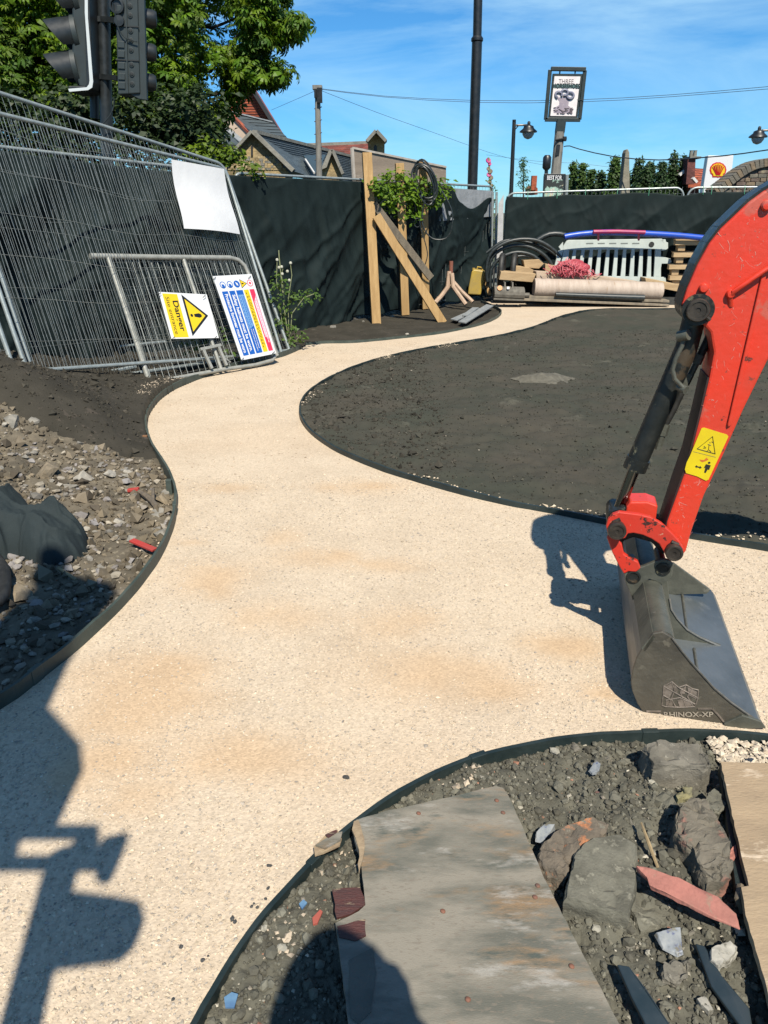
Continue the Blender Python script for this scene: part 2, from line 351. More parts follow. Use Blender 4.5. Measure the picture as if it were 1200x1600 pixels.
def stain(x, y):
    m = np.zeros_like(x)
    for px, py, rx, ry in STN:
        c = G(px, py); d = ((x - c.x) / rx) ** 2 + ((y - c.y) / (ry * 2.6)) ** 2; m = np.maximum(m, np.exp(-d * (1.4 + 2.2 * np.abs(fbm(x * 6, y * 6, 3, 63)))))
    m = m * (.55 + 1.3 * np.abs(fbm(x * 5, y * 5, 4, 61))) + .25 * smooth(.05, .2, fbm(x * .9, y * .9, 4, 66))
    return np.clip((m - .12) * 1.5, 0, 1) * .95
sm_ = stain(PV[:, 0], PV[:, 1])[:, None]
pcol = np.array([[1, 1, 1]]) * (1 - sm_) + np.array([[.95, .84, .72]]) * sm_
pth = npmesh('path', np.column_stack([PV, PZ]), PF, m_path, smooth=True, col=pcol); tag(pth, kind='structure')
# ---- chippings that lie on the path
ico_v, ico_f = [], []
_b = bmesh.new(); bmesh.ops.create_icosphere(_b, subdivisions=1, radius=1.0); _b.verts.ensure_lookup_table()
ICV = np.array([v.co[:] for v in _b.verts]); ICF = np.array([[v.index for v in f.verts] for f in _b.faces]); _b.free()
OCV = np.array([(1,.1,0),(0,1,.15),(-1,0,-.1),(.1,-1,0),(.1,.1,.85),(0,-.1,-.8)], float); OCF = np.array([(0,1,4),(1,2,4),(2,3,4),(3,0,4),(1,0,5),(2,1,5),(3,2,5),(0,3,5)])
def scatter(n, xr, yr, test, power=1.0):
    Yv = yr[0] + (yr[1] - yr[0]) * rng.random(n) ** power; Xv = xr[0] + (xr[1] - xr[0]) * rng.random(n)
    z, s = hmany(Xv, Yv); k = test(s, Xv, Yv); return Xv[k], Yv[k], z[k]
def stones(name, X, Y, Z, size, pal, mat, flat=0.6, sink=0.25, jit=0.25, label=None, detail=False, sig=0.45):
    n = len(X); s = size * np.exp(rng.normal(0, sig, n)); BV, BF = (ICV, ICF) if detail else (OCV, OCF)
    s3 = np.stack([s, s * rng.uniform(.6, 1, n), s * rng.uniform(flat * .7, flat * 1.2, n)], 1)
    R = randrot(n) if flat > .75 else None
    if R is None:
        a = rng.uniform(0, 6.28, n); c, q = np.cos(a), np.sin(a); tx, ty = rng.normal(0, .22, n), rng.normal(0, .22, n)
        o = np.ones(n); zz = np.zeros(n)
        R = np.stack([np.stack([c, -q, tx], 1), np.stack([q, c, ty], 1), np.stack([-tx*c - ty*q, tx*q - ty*c, o], 1)], 1)
    pos = np.stack([X, Y, Z + s3[:, 2] * (1 - sink * 2)], 1)
    V = np.einsum('nij,nbj->nbi', R, BV[None] * (1 + rng.uniform(-jit, jit, (n, len(BV), 1))) * s3[:, None, :]) + pos[:, None]
    F = BF[None] + (np.arange(n) * len(BV))[:, None, None]
    pal = np.array(pal); c = pal[rng.integers(0, len(pal), n)] * rng.uniform(.75, 1.2, (n, 1))
    o = npmesh(name, V.reshape(-1, 3), F.reshape(-1, 3), mat, col=np.repeat(c, len(BV), 0))
    return o
m_chip = M('loose_chipping', (1, 1, 1), (.86, .86, .86), 40, 0.9, attr=True, bump=.3, bscale=200, spec=.2)
x, y, z = scatter(105000, (-1.8, 2.5), (.95, 4.6), lambda s, X, Y: s[0] < -0.015, 1.5)
k_ = rng.random(len(x)) > .75 * smooth(.3, .8, stain(x, y)) + .25 * smooth(-.05, .1, fbm(x * 2.2, y * 2.2, 3, 91)); x, y = x[k_], y[k_]
o = stones('path_chippings', x, y, pz(x, y), 0.0037, [(.715,.59,.445),(.69,.57,.42),(.76,.64,.49),(.64,.53,.40),(.71,.59,.46),(.53,.46,.38),(.46,.41,.35)], m_chip, sink=.36, sig=.32); tag(o, kind='stuff')
x, y, z = scatter(14000, (-2.6, 3.4), (4.4, 10), lambda s, X, Y: s[0] < -0.03)
o = stones('path_chippings', x, y, pz(x, y), 0.0055, [(.73,.60,.45),(.69,.56,.42),(.65,.52,.39)], m_chip, sink=.38, sig=.3); tag(o, kind='stuff')
x, y, z = scatter(60000, (-1.2, 4.5), (3.0, 11), lambda s, X, Y: (s[1] < .0) & (s[1] > -.10 * np.maximum(0, fbm(X * 2.3, Y * 2.3, 3, 17) * 6)))
o = stones('spilled_chippings', x, y, z + .004, 0.006, [(.80,.66,.48),(.74,.62,.46)], m_chip, sink=.1, sig=.4); tag(o, kind='stuff')
x, y, z = scatter(30000, (-3.2, .3), (1.2, 7.5), lambda s, X, Y: (s[0] > .03) & (s[0] < .03 + .10 * np.maximum(0, fbm(X * 2.3, Y * 2.3, 3, 19) * 6)))
o = stones('spilled_chippings', x, y, z + .002, 0.005, [(.66,.55,.42),(.55,.46,.35)], m_chip, sink=.1, sig=.4); tag(o, kind='stuff')
# ---- clods and grit in the beds
x, y, z = scatter(30000, (-.6, 2.0), (.85, 2.4), lambda s, X, Y: s[2] < -0.015)
o = stones('soil_clods', x, y, z, 0.0046, [(.155,.15,.118),(.115,.11,.088),(.19,.185,.148),(.14,.135,.108)], m_chip, flat=.85, sink=.3, detail=True, sig=.5, jit=.18); tag(o, kind='stuff')
x, y, z = scatter(2600, (-.6, 2.0), (.85, 2.4), lambda s, X, Y: s[2] < -0.015)
o = stones('grit', x, y, z, 0.0042, [(.50,.46,.37),(.36,.34,.28),(.60,.56,.46),(.30,.27,.22),(.42,.22,.15)], m_chip, flat=.6, sink=.15, sig=.5); tag(o, kind='stuff')
x, y, z = scatter(15000, (-4.2, -.6), (1.6, 6.2), lambda s, X, Y: (s[3] < 0.04) & (s[0] > .03))
o = stones('soil_clods', x, y, z, 0.011, [(.20,.165,.115),(.15,.125,.09),(.24,.20,.145),(.12,.10,.075)], m_chip, flat=.85, sink=.3, detail=False, sig=.6); tag(o, kind='stuff')
x, y, z = scatter(6500, (-4.2, -.6), (1.6, 5.8), lambda s, X, Y: (s[3] < 0.0) & (s[0] > .03) & (fbm(X * 3, Y * 3, 2, 5) > -.09))
o = stones('loose_rubble', x, y, z, 0.013, [(.30,.27,.23),(.36,.32,.26),(.24,.225,.20),(.44,.39,.31),(.26,.22,.165),(.29,.265,.25)], m_chip, flat=.55, sink=.2, detail=True, sig=.5); tag(o, kind='stuff')
x, y, z = scatter(34000, (-.8, 6.0), (2.9, 11), lambda s, X, Y: s[1] < -0.03)
o = stones('soil_crumbs', x, y, z, 0.0046, [(.078,.076,.060),(.074,.070,.054),(.09,.086,.068),(.062,.062,.049)], m_chip, flat=.8, sink=.34, sig=.55)
tag(o, kind='stuff')
x, y, z = scatter(16000, (-4.5, .5), (4.2, 9.5), lambda s, X, Y: (s[3] > .03) & (s[0] > .05))
o = stones('soil_crumbs', x, y, z, 0.0075, [(.066,.060,.047),(.055,.051,.040),(.08,.072,.057)], m_chip, flat=.8, sink=.32, sig=.6); tag(o, kind='stuff')
x, y, z = scatter(900, (-.8, 5.0), (2.9, 12), lambda s, X, Y: (s[1] < -0.02) & (rng.random(len(X)) < .8 * np.exp(s[1] * 2.2) * (fbm(X * 2, Y * 2, 2, 8) > .0) + .05))
o = stones('pale_grit', x, y, z, 0.0055, [(.50,.44,.35),(.40,.36,.29)], m_chip, flat=.5, sink=.1, sig=.4); tag(o, kind='stuff')
# ---- spilled chippings at the right end of the near bed
x, y, z = scatter(5000, (1.05, 1.9), (1.86, 2.15), lambda s, X, Y: (s[2] < -0.02) & (s[2] > -.17 + .05 * np.sin(X * 9)) & (X > 1.06))
o = stones('spilled_chippings', x, y, z + .012, 0.0075, [(.68,.58,.45),(.72,.63,.50),(.60,.52,.42)], m_chip, flat=.7, sink=.1, sig=.4); tag(o, kind='stuff')
# ---- plastic edging strips
m_edge = M('black_green_plastic', (0.045, 0.066, 0.058), (0.080, 0.100, 0.086), 7, 0.55, bump=.2, bscale=30, spots=[((0.30, 0.26, 0.20), 14, 0.66)], swidth=.06, spec=.4)
m_edge2 = M('black_plastic_strip', (0.014, 0.026, 0.027), (0.030, 0.046, 0.046), 7, 0.5, bump=.2, bscale=30, spots=[((0.16, 0.14, 0.11), 30, 0.70)], swidth=.06, spec=.4)
def edging(line, z0, z1, th, mat, label, side, group=None, flare=0):
    pts = np.array(line); t = np.gradient(pts, axis=0); t /= np.linalg.norm(t, axis=1)[:, None]; nn = np.stack([t[:, 1], -t[:, 0]], 1) * side
    n = len(pts); zt = z1 + 0.014 * fbm(pts[:, 0] * 2.3, pts[:, 1] * 2.3, 3, 51) + 0.004 * fbm(pts[:, 0] * 14, pts[:, 1] * 14, 2, 53)
    pts = pts + nn * (.012 * (fbm(pts[:, 0] * 2.9, pts[:, 1] * 2.9, 2, 57))[:, None]); a = pts; b = pts + nn * th
    V = np.concatenate([np.column_stack([a, np.full(n, z0)]), np.column_stack([a, zt]), np.column_stack([b, zt]), np.column_stack([b, np.full(n, z0)])])
    F = []
    for k in range(4):
        l = (k + 1) % 4
        for i in range(n - 1): F.append((k*n+i, k*n+i+1, l*n+i+1, l*n+i))
    mb = MB(); mb.add(V.tolist(), F); mb.add([V[0], V[n], V[2*n], V[3*n]], [(0, 1, 2, 3)]); mb.add([V[n-1], V[2*n-1], V[3*n-1], V[4*n-1]], [(3, 2, 1, 0)])
    root = thing('path_edging', (float(pts[n//2][0]), float(pts[n//2][1]), 0), label, 'edging', group)
    mb.build('edging_strip', mat, root, fix=True)
    jt = MB()
    for i in range(int(n * .11), n - 2, max(8, int(n / 5))):
        c_ = (a[i] + b[i]) / 2; jt = MB(); jt.box((c_[0] + nn[i][0] * 0, c_[1] + nn[i][1] * 0, (z0 + zt[i]) / 2 + .003), .055, th + .008, zt[i] - z0, (t[i][0], t[i][1], 0), (nn[i][0], nn[i][1], 0)); jt.build('joint_sleeve', mat, root, bevel=.002)
    return root, pts, nn
e1, pp, nn = edging(L_W, -.09, .052, .014, m_edge, 'dark green plastic edging strip along the left side of the path, beside the rubble', -1)
for i, (px, py) in enumerate([(245, 765), (229, 692)]):      # the pegs that hold the left edging
    q = G(px, py, .0); k = int(np.argmin(((pp - np.array(q[:2])) ** 2).sum(1))); c = pp[k] - 0 * nn[k]; c = pp[k] + nn[k] * .035
    MB().box((c[0], c[1], -.01), .035, .028, .15).build('peg', m_edge if i == 0 else M('rusty_peg', (.25, .12, .05), (.12, .07, .04), 20), e1, bevel=.004)
edging(BED_W, -.08, .03, .014, m_edge, 'short plastic edging strip round the narrow bed below the timber props', -1)
edging(ISL_W, -.08, .030, .016, m_edge2, 'black plastic edging strip round the big dark soil bed', -1)
edging(FG_W, -.11, .008, .014, m_edge2, 'black plastic edging strip curving round the nearest rubble bed', -1)
MB().prism([G(770, 474.5, -.02), G(1500, 483, -.02), G(1500, 481, -.02), G(770, 472.5, -.02)], (0, 0, .14)).build('timber_edging', M('black_board', (.02, .025, .025), (.05, .05, .045), 8), bevel=0)
tag(bpy.data.objects['timber_edging'], 'long black board edging the far end of the path, before the timber stack', 'edging')
# dusty paler heap on the island bed
c = G(850, 592, .02)
bm_v, bm_f = [], []
nn_ = 30
gx, gy = np.meshgrid(np.linspace(-1, 1, nn_), np.linspace(-1, 1, nn_), indexing='ij')
hh = np.clip(1 - gx**2 - gy**2, -.3, 1) * (.06 + .08 * fbm(gx * 3 + 9, gy * 3, 3, 3)) + .012 * fbm(gx * 9, gy * 9, 3, 5) - .008
V = np.stack([c.x + gx * (.31 + .05 * np.sin(gy * 4)), c.y + gy * (.16 + .05 * np.sin(gx * 5 + 1)), c.z + hh], -1).reshape(-1, 3); I = np.arange(nn_ * nn_).reshape(nn_, nn_)
F = np.stack([I[:-1, :-1], I[1:, :-1], I[1:, 1:], I[:-1, 1:]], -1).reshape(-1, 4)
o = npmesh('spoil_heap', V, F, M('pale_spoil', (.15, .14, .11), (.095, .088, .068), 20, .95, bump=1, bscale=80), smooth=True); tag(o, 'low pale grey heap of dusty spoil lying on the big dark soil bed', 'spoil heap')
# ================================================================== THE RED MINI EXCAVATOR: arm and bucket traced on planes at their own distance
XO = G(1185, 1135); XW = (G(1110, 925) - XO); WB = XW.length; XW.normalize(); XU = Vector((XW.y, -XW.x, 0)); UP = Vector((0, 0, 1))
def A(px, py, off=0.0):
    d = ray(px, py); o = Vector((0, 0, CAMH)); q = XO + XW * off
    t = (q - o).dot(XW) / d.dot(XW); return o + d * t
def AP(pts, o0): return [A(x, y, o0) for x, y in pts]
MID = WB * .5
def scratchy(name, base, c2, dark, rough=.45, metal=0, coat=0, sthr=.66, bare=(.45, .30, .25)):
    return M(name, base, c2, 5, rough, metal, bump=.12, bscale=60, spots=[(bare, 38, sthr + .03), (dark, 16, sthr)], swidth=.02, coat=coat, lo=.3, hi=.7)
m_red = M('worn_red_paint', (.88, .045, .016), (.66, .060, .030), 3.5, .42, 0, bump=.15, bscale=40, spots=[((.62, .12, .08), 4.5, .60), ((.78, .30, .24), 46, .70), ((.10, .03, .02), 13, .67), ((.30, .06, .04), 26, .64)], swidth=.03, coat=.15, lo=.3, hi=.7)
m_redd = scratchy('chipped_red_paint', (.74, .035, .016), (.52, .045, .025), (.05, .02, .016), .5, sthr=.60, bare=(.55, .30, .2))
m_blk = M('greasy_black_steel', (.018, .022, .022), (.035, .038, .035), 14, .42, .3, bump=.2, bscale=60, spots=[((.26, .24, .15), 16, .61), ((.10, .075, .05), 8, .60)], swidth=.04)
m_pin = M('pin_steel', (.06, .052, .045), (.10, .085, .07), 30, .5, .6, bump=.15, bscale=90)
m_chrome = M('chromed_rod', (.30, .30, .30), None, rough=.12, metal=1)
m_bkt = M('scuffed_bucket_steel', (.135, .122, .095), (.078, .072, .058), 5, .55, .2, bump=.35, bscale=45, spots=[((.17, .155, .12), 14, .60), ((.30, .28, .24), 60, .70), ((.16, .085, .035), 5, .64)], swidth=.04)
m_bin = M('polished_bucket_steel', (.22, .25, .27), (.13, .155, .17), 4, .38, .45, bump=.15, bscale=30, spots=[((.24, .26, .27), 10, .62), ((.14, .11, .075), 7, .66)], swidth=.10, stretch=(1, .5, 3))
m_tube = M('grey_green_steel', (.14, .145, .118), (.09, .095, .078), 9, .52, .25, bump=.3, bscale=60, spots=[((.20, .20, .17), 24, .62)], swidth=.04)
m_rust = M('rusty_bucket_back', (.12, .060, .030), (.075, .045, .028), 7, .75, .2, bump=.3, bscale=60)
m_bead = M('weld_bead', (.20, .20, .17), (.13, .13, .11), 40, .5, .4, bump=.6, bscale=120)
ex = thing('mini_excavator', A(1150, 1000, MID) * 1.0 * Vector((1, 1, 0)).length / Vector((1, 1, 0)).length, 'scratched red mini excavator at the right edge with its bucket resting on the path', 'excavator')
ex.location.z = 0; ORG[ex.name] = Vector(ex.location)
TH = .17; A0 = MID - TH / 2
# --- the arm (dipper)
arm_px = [(1042,815),(1060,765),(1077,718),(1094,650),(1108,590),(1115,551),(1110,520),(1096,503),(1078,500),(1066,490),(1066,474),(1073,452),(1089,415),(1108,381),(1126,358),(1147,338),(1170,316),(1193,299),(1225,281),(1260,266),(1310,262),(1370,282),(1400,330),(1400,400),(1330,450),(1245,505),(1200,563),(1162,640),(1131,710),(1100,775),(1080,832),(1072,862),(1058,878),(1044,872),(1036,850)]
def rounded(pts, o0, ext, mat, name, parent, bevel=.006): return MB().prism(AP(pts, o0), XW * ext).build(name, mat, parent, bevel=bevel)
arm = rounded(arm_px, A0, TH, m_red, 'arm', ex, .008)
# lower arm's shade painted on as a maroon strip; dark wear plate above
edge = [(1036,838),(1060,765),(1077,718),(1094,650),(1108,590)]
edge2 = [(1064,478),(1073,450),(1088,414),(1107,380),(1125,356),(1146,336),(1169,314),(1192,297),(1224,279),(1260,264)]
def strip(ptsl, o0, o1, th, mat, name, parent):
    mb = MB(); a = AP(ptsl, o0)
    for p_, q_ in zip(a[:-1], a[1:]):
        mb.beam((p_ + XW * (o1 - o0) / 2), (q_ + XW * (o1 - o0) / 2), abs(o1 - o0), th, XW.cross((q_ - p_).normalized()))
    return mb.build(name, mat, parent)
strip(edge, A0 + .004, A0 + TH - .004, .010, M('shaded_maroon', (.055, .012, .010), (.03, .014, .012), 9, .6), 'back_plate', arm)  # maroon colour carries the underside's shade, no separate plate
strip(edge2, A0 + .012, A0 + TH - .012, .012, m_blk, 'wear_plate', arm)
# raised doubler plate, weld seam, pipe and bosses on the near side
dbl = [(1198,430),(1172,545),(1146,662),(1140,668),(1137,664),(1152,600),(1175,500),(1188,436)]
MB().prism(AP([(1199,426),(1144,664),(1138,668),(1137,663),(1192,424)], A0 - .010), XW * .0105).build('weld_seam', m_red, arm, bevel=.003)
pipe = [A(1290,372,A0-.02), A(1230,405,A0-.02), A(1197,421,A0-.02), A(1168,441,A0-.02), A(1146,456,A0-.016), A(1141,466,A0-.004), A(1142,478,A0+.004)]
MB().tube(pipe, .0085, 10).build('pressed_rib', m_red, arm)
for px, py, r in ((1099,450,.015),(1141,459,.014),(1197,321,.016)):
    MB().lathe([(r, 0), (r, .012), (r*.75, .017), (.002, .018)], A(px, py, A0), -XW, 18).build('boss', m_red, arm)
def pinhead(px, py, off, r, depth, parent, name='pin', mat=m_pin, ring=m_blk):
    a = A(px, py, off)
    MB().lathe([(r, 0), (r, .016), (r*.93, .020), (r*.72, .020), (r*.70, .017), (r*.22, .017), (r*.2, .014), (.001, .014)], a, -XW, 24).build(name, mat, parent)
    MB().lathe([(r*.9, 0), (r*.9, depth)], a, XW, 20).build(name + '_shaft', ring, parent)
# upper pin boss of the cylinder
MB().lathe([(.050, -.02), (.050, TH + .02)], A(1090, 483, A0), XW, 28).build('pin_boss', m_blk, arm)
pinhead(1090, 484, A0 - .018, .037, TH + .03, arm)
MB().tube([A(1100,492,A0-.03), A(1109,500,A0-.025)], .007, 8).build('grease_nipple', m_pin, arm)
# --- the bucket cylinder
cyl = MB().tube([A(1086, 492, MID), A(1072, 545, MID), A(993, 727, MID)], .038, 24).build('cylinder_barrel', m_blk, ex)
MB().tube([A(998, 716, MID), A(991, 733, MID)], .043, 24).build('gland', m_blk, cyl)
MB().tube([A(993, 728, MID), A(964, 803, MID)], .0215, 20).build('cylinder_rod', m_chrome, ex)
MB().lathe([(.045, -.05), (.045, .05)], A(966, 806, MID), XW, 20).build('rod_eye', m_blk, ex)
# hard line and hoses on the cylinder
o_ = A0 + .010
MB().tube([A(1070,522,o_), A(1066,540,o_), A(1056,560,o_), A(1051,577,o_), A(1054,592,o_), A(1068,606,o_)], .0075, 10).tube([A(1060,526,o_+.01), A(1076,523,o_-.01)], .018, 14).tube([A(1060,604,o_+.02), A(1072,610,o_-.005)], .014, 12).build('oil_line', m_tube, cyl)
m_hose = M('hose_rubber', (.015, .015, .014), (.03, .03, .028), 30, .6)
o2 = MID + .035
MB().tube([A(1114,512,o2), A(1104,535,o2), A(1094,556,o2)], .014, 12).build('hydraulic_hose', m_hose, ex)
MB().tube([A(1066,610,o2), A(1052,640,o2), A(1040,662,o2), A(1036,672,o2)], .013, 12).build('hydraulic_hose', m_hose, ex)
MB().tube([A(1094,554,o2), A(1088,568,o2)], .017, 6).tube([A(1088,568,o2), A(1078,588,o2)], .011, 10).tube([A(1078,584,o2), A(1070,600,o2)], .016, 6).build('hose_fitting', m_tube, ex)
MB().tube([A(1040,662,o2), A(1035,680,o2)], .017, 6).tube([A(1035,680,o2), A(1028,702,o2)], .013, 8).build('hose_fitting', m_tube, ex)
# --- red rocker links
link = [(947,822),(950,812),(957,804),(968,800),(985,802),(1000,804),(1017,808),(1034,818),(1049,832),(1062,846),(1068,856),(1067,866),(1060,873),(1050,876),(1042,872),(1037,862),(1030,850),(1018,842),(1004,836),(990,833),(981,834),(977,841),(966,844),(956,840),(949,832)]
for off in (A0 - .030, A0 + TH + .008):
    lk = MB().prism(AP(link, off), XW * .022).build('rocker_link', m_redd, ex, bevel=.004)
low = [(948,840),(955,836),(966,842),(972,852),(975,866),(984,872),(997,878),(1001,888),(994,894),(982,893),(975,897),(967,884),(957,864)]
for off in (A0 - .022, A0 + TH - .002):
    MB().prism(AP(low, off), XW * .026).build('hitch_link', m_redd, ex, bevel=.004)
rounded([(979,792),(985,784),(1012,784),(1028,790),(1024,818),(1000,815),(976,811)], MID - .045, .10, m_red, 'hitch_casing', ex)
rounded([(950,800),(975,792),(1000,800),(1040,826),(1045,856),(1036,868),(1018,848),(990,840),(974,846),(975,866),(962,868),(950,845)], MID - .035, .075, m_blk, 'hitch_body', ex)
pinhead(964, 828, A0 - .052, .033, TH + .08, ex)
pinhead(1053, 862, A0 - .052, .031, TH + .08, ex)
for q in ((969, 811, 958, 816), (1049, 846, 1060, 851)):
    MB().tube([A(q[0], q[1], A0 - .034), A(q[2], q[3], A0 - .034)], .007, 8).build('lock_bolt', m_pin, ex)
# --- the bucket
bk = MB().build if False else None
prof = [(1020,990),(1035,987),(1050,996),(1064,1015),(1080,1035),(1100,1057),(1116,1075),(1142,1097),(1170,1117),(1185,1128),(1185,1135),(1132,1137),(1080,1132),(1040,1128),(1020,1125),(1006,1115),(996,1100),(988,1080),(986,1066),(989,1045),(995,1028),(1002,1016),(1011,1003)]
plate = MB().prism(AP(prof, 0), XW * .014).build('side_plate', m_bkt, ex, bevel=.003)
MB().prism(AP(prof, WB - .014), XW * .014).build('side_plate', m_bkt, ex, bevel=.003)
sheet = [(1011,1003),(1003,1015),(995,1028),(989,1045),(986,1066),(988,1080),(996,1100),(1006,1115),(1020,1124),(1040,1127),(1080,1131),(1132,1134)]
def inward(pts, d, o0):
    q = AP(pts, o0); outp = []
    c = A(1060, 1060, o0)
    for i, p_ in enumerate(q):
        t = (q[min(i+1, len(q)-1)] - q[max(i-1, 0)]).normalized(); n_ = XW.cross(t)
        if n_.dot(c - p_) < 0: n_ = -n_
        outp.append(p_ + n_ * d)
    return outp
oo = inward(sheet, .0015, .0145); ii = inward(sheet, .014, .0145)
mb = MB(); n_ = len(oo); ext = XW * (WB - .029)
vs = oo + ii + [p_ + ext for p_ in oo] + [p_ + ext for p_ in ii]
fs = []
for i in range(n_ - 1):
    fs += [(i, i+1, 2*n_+i+1, 2*n_+i), (n_+i, 3*n_+i, 3*n_+i+1, n_+i+1), (i, n_+i, n_+i+1, i+1), (2*n_+i, 2*n_+i+1, 3*n_+i+1, 3*n_+i)]
fs += [(0, 2*n_, 3*n_, n_), (n_-1, 2*n_-1, 4*n_-1, 3*n_-1)]
mb.add(vs, fs); mb.build('bucket_shell', m_bin, ex)
# floor sheet that slopes from the tube to the lip, and the cutting blade
blade = MB().prism([A(1118,1122,.0145), A(1186,1126,.0145), A(1194,1137,.0145), A(1130,1138,.0145)], XW * (WB - .03)).build('cutting_blade', m_bin, ex, bevel=.003)
MB().prism([A(1160,1118,-.012), A(1190,1128,-.012), A(1197,1138,-.012), A(1134,1140,-.012), (A(1131,1131,-.012))], XW * .012).build('lip_corner', m_tube, ex, bevel=.002)
def fs_(px): q = A(px, 1125, 0) - XO; return q.dot(XU)
def WF(px, z, off): return XO + XU * fs_(px) + XW * off + UP * z
MB().prism([WF(990, .10, .015), WF(1000, .055, .015), WF(1020, .036, .015), WF(1050, .030, .015), WF(1120, .026, .015), WF(1186, .020, .015), WF(1186, .003, .015), WF(1010, .003, .015)], XW * (WB - .031)).build('inner_floor', m_bin, ex)
for a_, o1_, b_, o2_ in ((1098, .03, 1110, WB * .42), (1104, WB * .50, 1118, WB * .94)):
    MB().tube([WF(a_, .028, o1_), WF(b_, .028, o2_)], .006, 6).build('weld_line', m_bead, ex)
MB().tube([WF(1040, .032, WB - .03), WF(1180, .022, WB - .03)], .007, 6).build('weld_line', m_bead, ex)
# back skin between tube and heel (upper outside) seen left of the tube
MB().prism([A(1002,1013,.0), A(1020,992,.0), A(1024,996,.0), A(1008,1018,.0)], XW * WB).build('back_plate', m_tube, ex)
tb = MB().tube([A(1034,1004,.014), A(1034,1004,.014) + XW * (WB - .028)], .043, 28).build('torque_tube', m_tube, ex)
# ears
ear = [(975,897),(982,891),(1005,885),(1022,878),(1036,874),(1046,876),(1053,883),(1050,900),(1044,908),(1034,914),(1024,908),(1014,905),(1005,914),(996,930),(990,942),(984,925),(977,908)]
for off in (A0 - .014, A0 + TH - .004):
    e_ = MB().prism(AP(ear, off), XW * .018).build('bucket_ear', m_tube, ex, bevel=.003)
for px, py in ((990, 901), (1036, 889)):
    MB().lathe([(.026, 0), (.026, .005), (.019, .006), (.018, .002), (.010, .001), (.001, .001)], A(px, py, A0 - .014), -XW, 22).build('bush', m_blk, ex)
    MB().lathe([(.018, 0), (.018, TH)], A(px, py, A0), XW, 16).build('bush_shaft', m_blk, ex)
# the ear bracket that ties the ears to the shell, middle gusset and its weld lines
g0 = MID - .02
MB().prism(AP([(1042,900),(1046,935),(1049,952),(1058,966),(1074,984),(1094,996),(1118,1006),(1130,1010),(1126,1014),(1090,1015),(1058,1014),(1036,1008),(1028,975),(1018,925)], g0), XW * .014).build('gusset', m_tube, ex, bevel=.002)
MB().tube([A(1046,935,g0-.002), A(1049,952,g0-.002), A(1058,966,g0-.002), A(1074,984,g0-.002), A(1094,996,g0-.002), A(1130,1012,g0-.002)], .0035, 6).build('gusset_edge', M('bright_steel_edge', (.42, .42, .40), (.30, .30, .28), 40, .4, .7), ex)
MB().prism(AP([(1052,880),(1110,922),(1104,928),(1034,930),(1030,900)], WB - .12), XW * .016).build('far_ear_plate', m_tube, ex, bevel=.002)
# emblem and lettering on the near side plate
m_mark = M('raised_mark', (.30, .25, .21), (.16, .135, .11), 30, .6, .2, bump=.5, bscale=200)
sN = -.0035
ax = (A(1112,1128,0) - A(1040,1128,0)).normalized(); ay = UP
text('RHINOX-XP', .020, M('scraped_letter_steel', (.42, .38, .31), (.32, .28, .23), 60, .5), ex, A(1075, 1116, -.001), ax, (A(1074,1100,0) - A(1076,1128,0)).normalized(), 'lettering', width=(A(1112,1121,0) - A(1035,1121,0)).length, ext=.003, bold=.02)
em = MB()
lines = [[(1037,1078),(1050,1071),(1060,1080),(1072,1076),(1082,1082),(1091,1084),(1090,1098),(1086,1110),(1062,1111),(1040,1110),(1034,1108),(1036,1092),(1037,1078)],
         [(1037,1078),(1058,1090),(1086,1106)],[(1036,1092),(1050,1100),(1056,1111)],[(1050,1071),(1054,1085),(1044,1109)],[(1072,1076),(1064,1090),(1072,1110)],[(1082,1082),(1074,1094),(1082,1108)],[(1060,1080),(1090,1096)],[(1040,1100),(1062,1096),(1086,1106)]]
for l in lines: em.tube([A(x, y - 6, -.001) for x, y in l], .0024, 5, smooth=False)
for l in ([(1037,1080),(1050,1073),(1052,1084),(1046,1096),(1037,1094)],[(1053,1075),(1060,1083),(1056,1092)],[(1064,1082),(1072,1079),(1070,1090),(1062,1090)],[(1074,1079),(1089,1087),(1088,1098),(1076,1092)],[(1040,1100),(1052,1102),(1050,1109),(1040,1108)],[(1058,1100),(1070,1097),(1084,1108),(1062,1110)]): em.prism(AP([(x, y - 6) for x, y in l], -.0005), XW * -.0012)
em.build('emblem', m_mark, ex)
strip([(1010,1112),(1033,1112)], -.004, .001, .005, m_mark, 'weld_line', ex); strip([(1090,1108),(1113,1108),(1123,1118),(1131,1128)], -.004, .001, .005, m_mark, 'weld_line', ex)
MB().tube([p_ - XW * .001 for p_ in AP([(1050,996),(1064,1015),(1080,1035),(1100,1057),(1116,1075),(1142,1097),(1170,1117)], 0)], .0035, 6).build('plate_edge', M('worn_edge_steel', (.32, .31, .28), (.2, .2, .18), 40, .4, .6), ex)
# weld lines across the inside of the shell (they ride on the shell's inner face)
# --- warning sticker
m_yel = M('yellow_sticker', (.86, .68, .01), (.80, .60, .01), 12, .45, spots=[((.55, .38, .05), 40, .70)], swidth=.03)
m_ink = M('black_ink', (.02, .02, .015), None, rough=.5)
so_ = A0 - .0008
st = MB().prism(AP([(1096,669),(1100,668),(1136,679),(1138,682),(1107,749),(1103,751),(1089,744),(1072,739),(1070,733),(1073,722),(1078,712)], so_), XW * -.0018).build('warning_sticker', m_yel, ex)
def ink(pts, r=.0016, closed=False, name='pictogram'):
    MB().tube([A(x, y, so_ - .0022) for x, y in pts], r, 5, closed=closed, smooth=False).build(name, m_ink, st)
ink([(1113.5,682),(1089.5,701),(1117.5,709)], .0018, True, 'warning_triangle')
ink([(1083,705.5),(1118.5,714.5)], .0006, False, 'divider')
pf = []
k = MB()
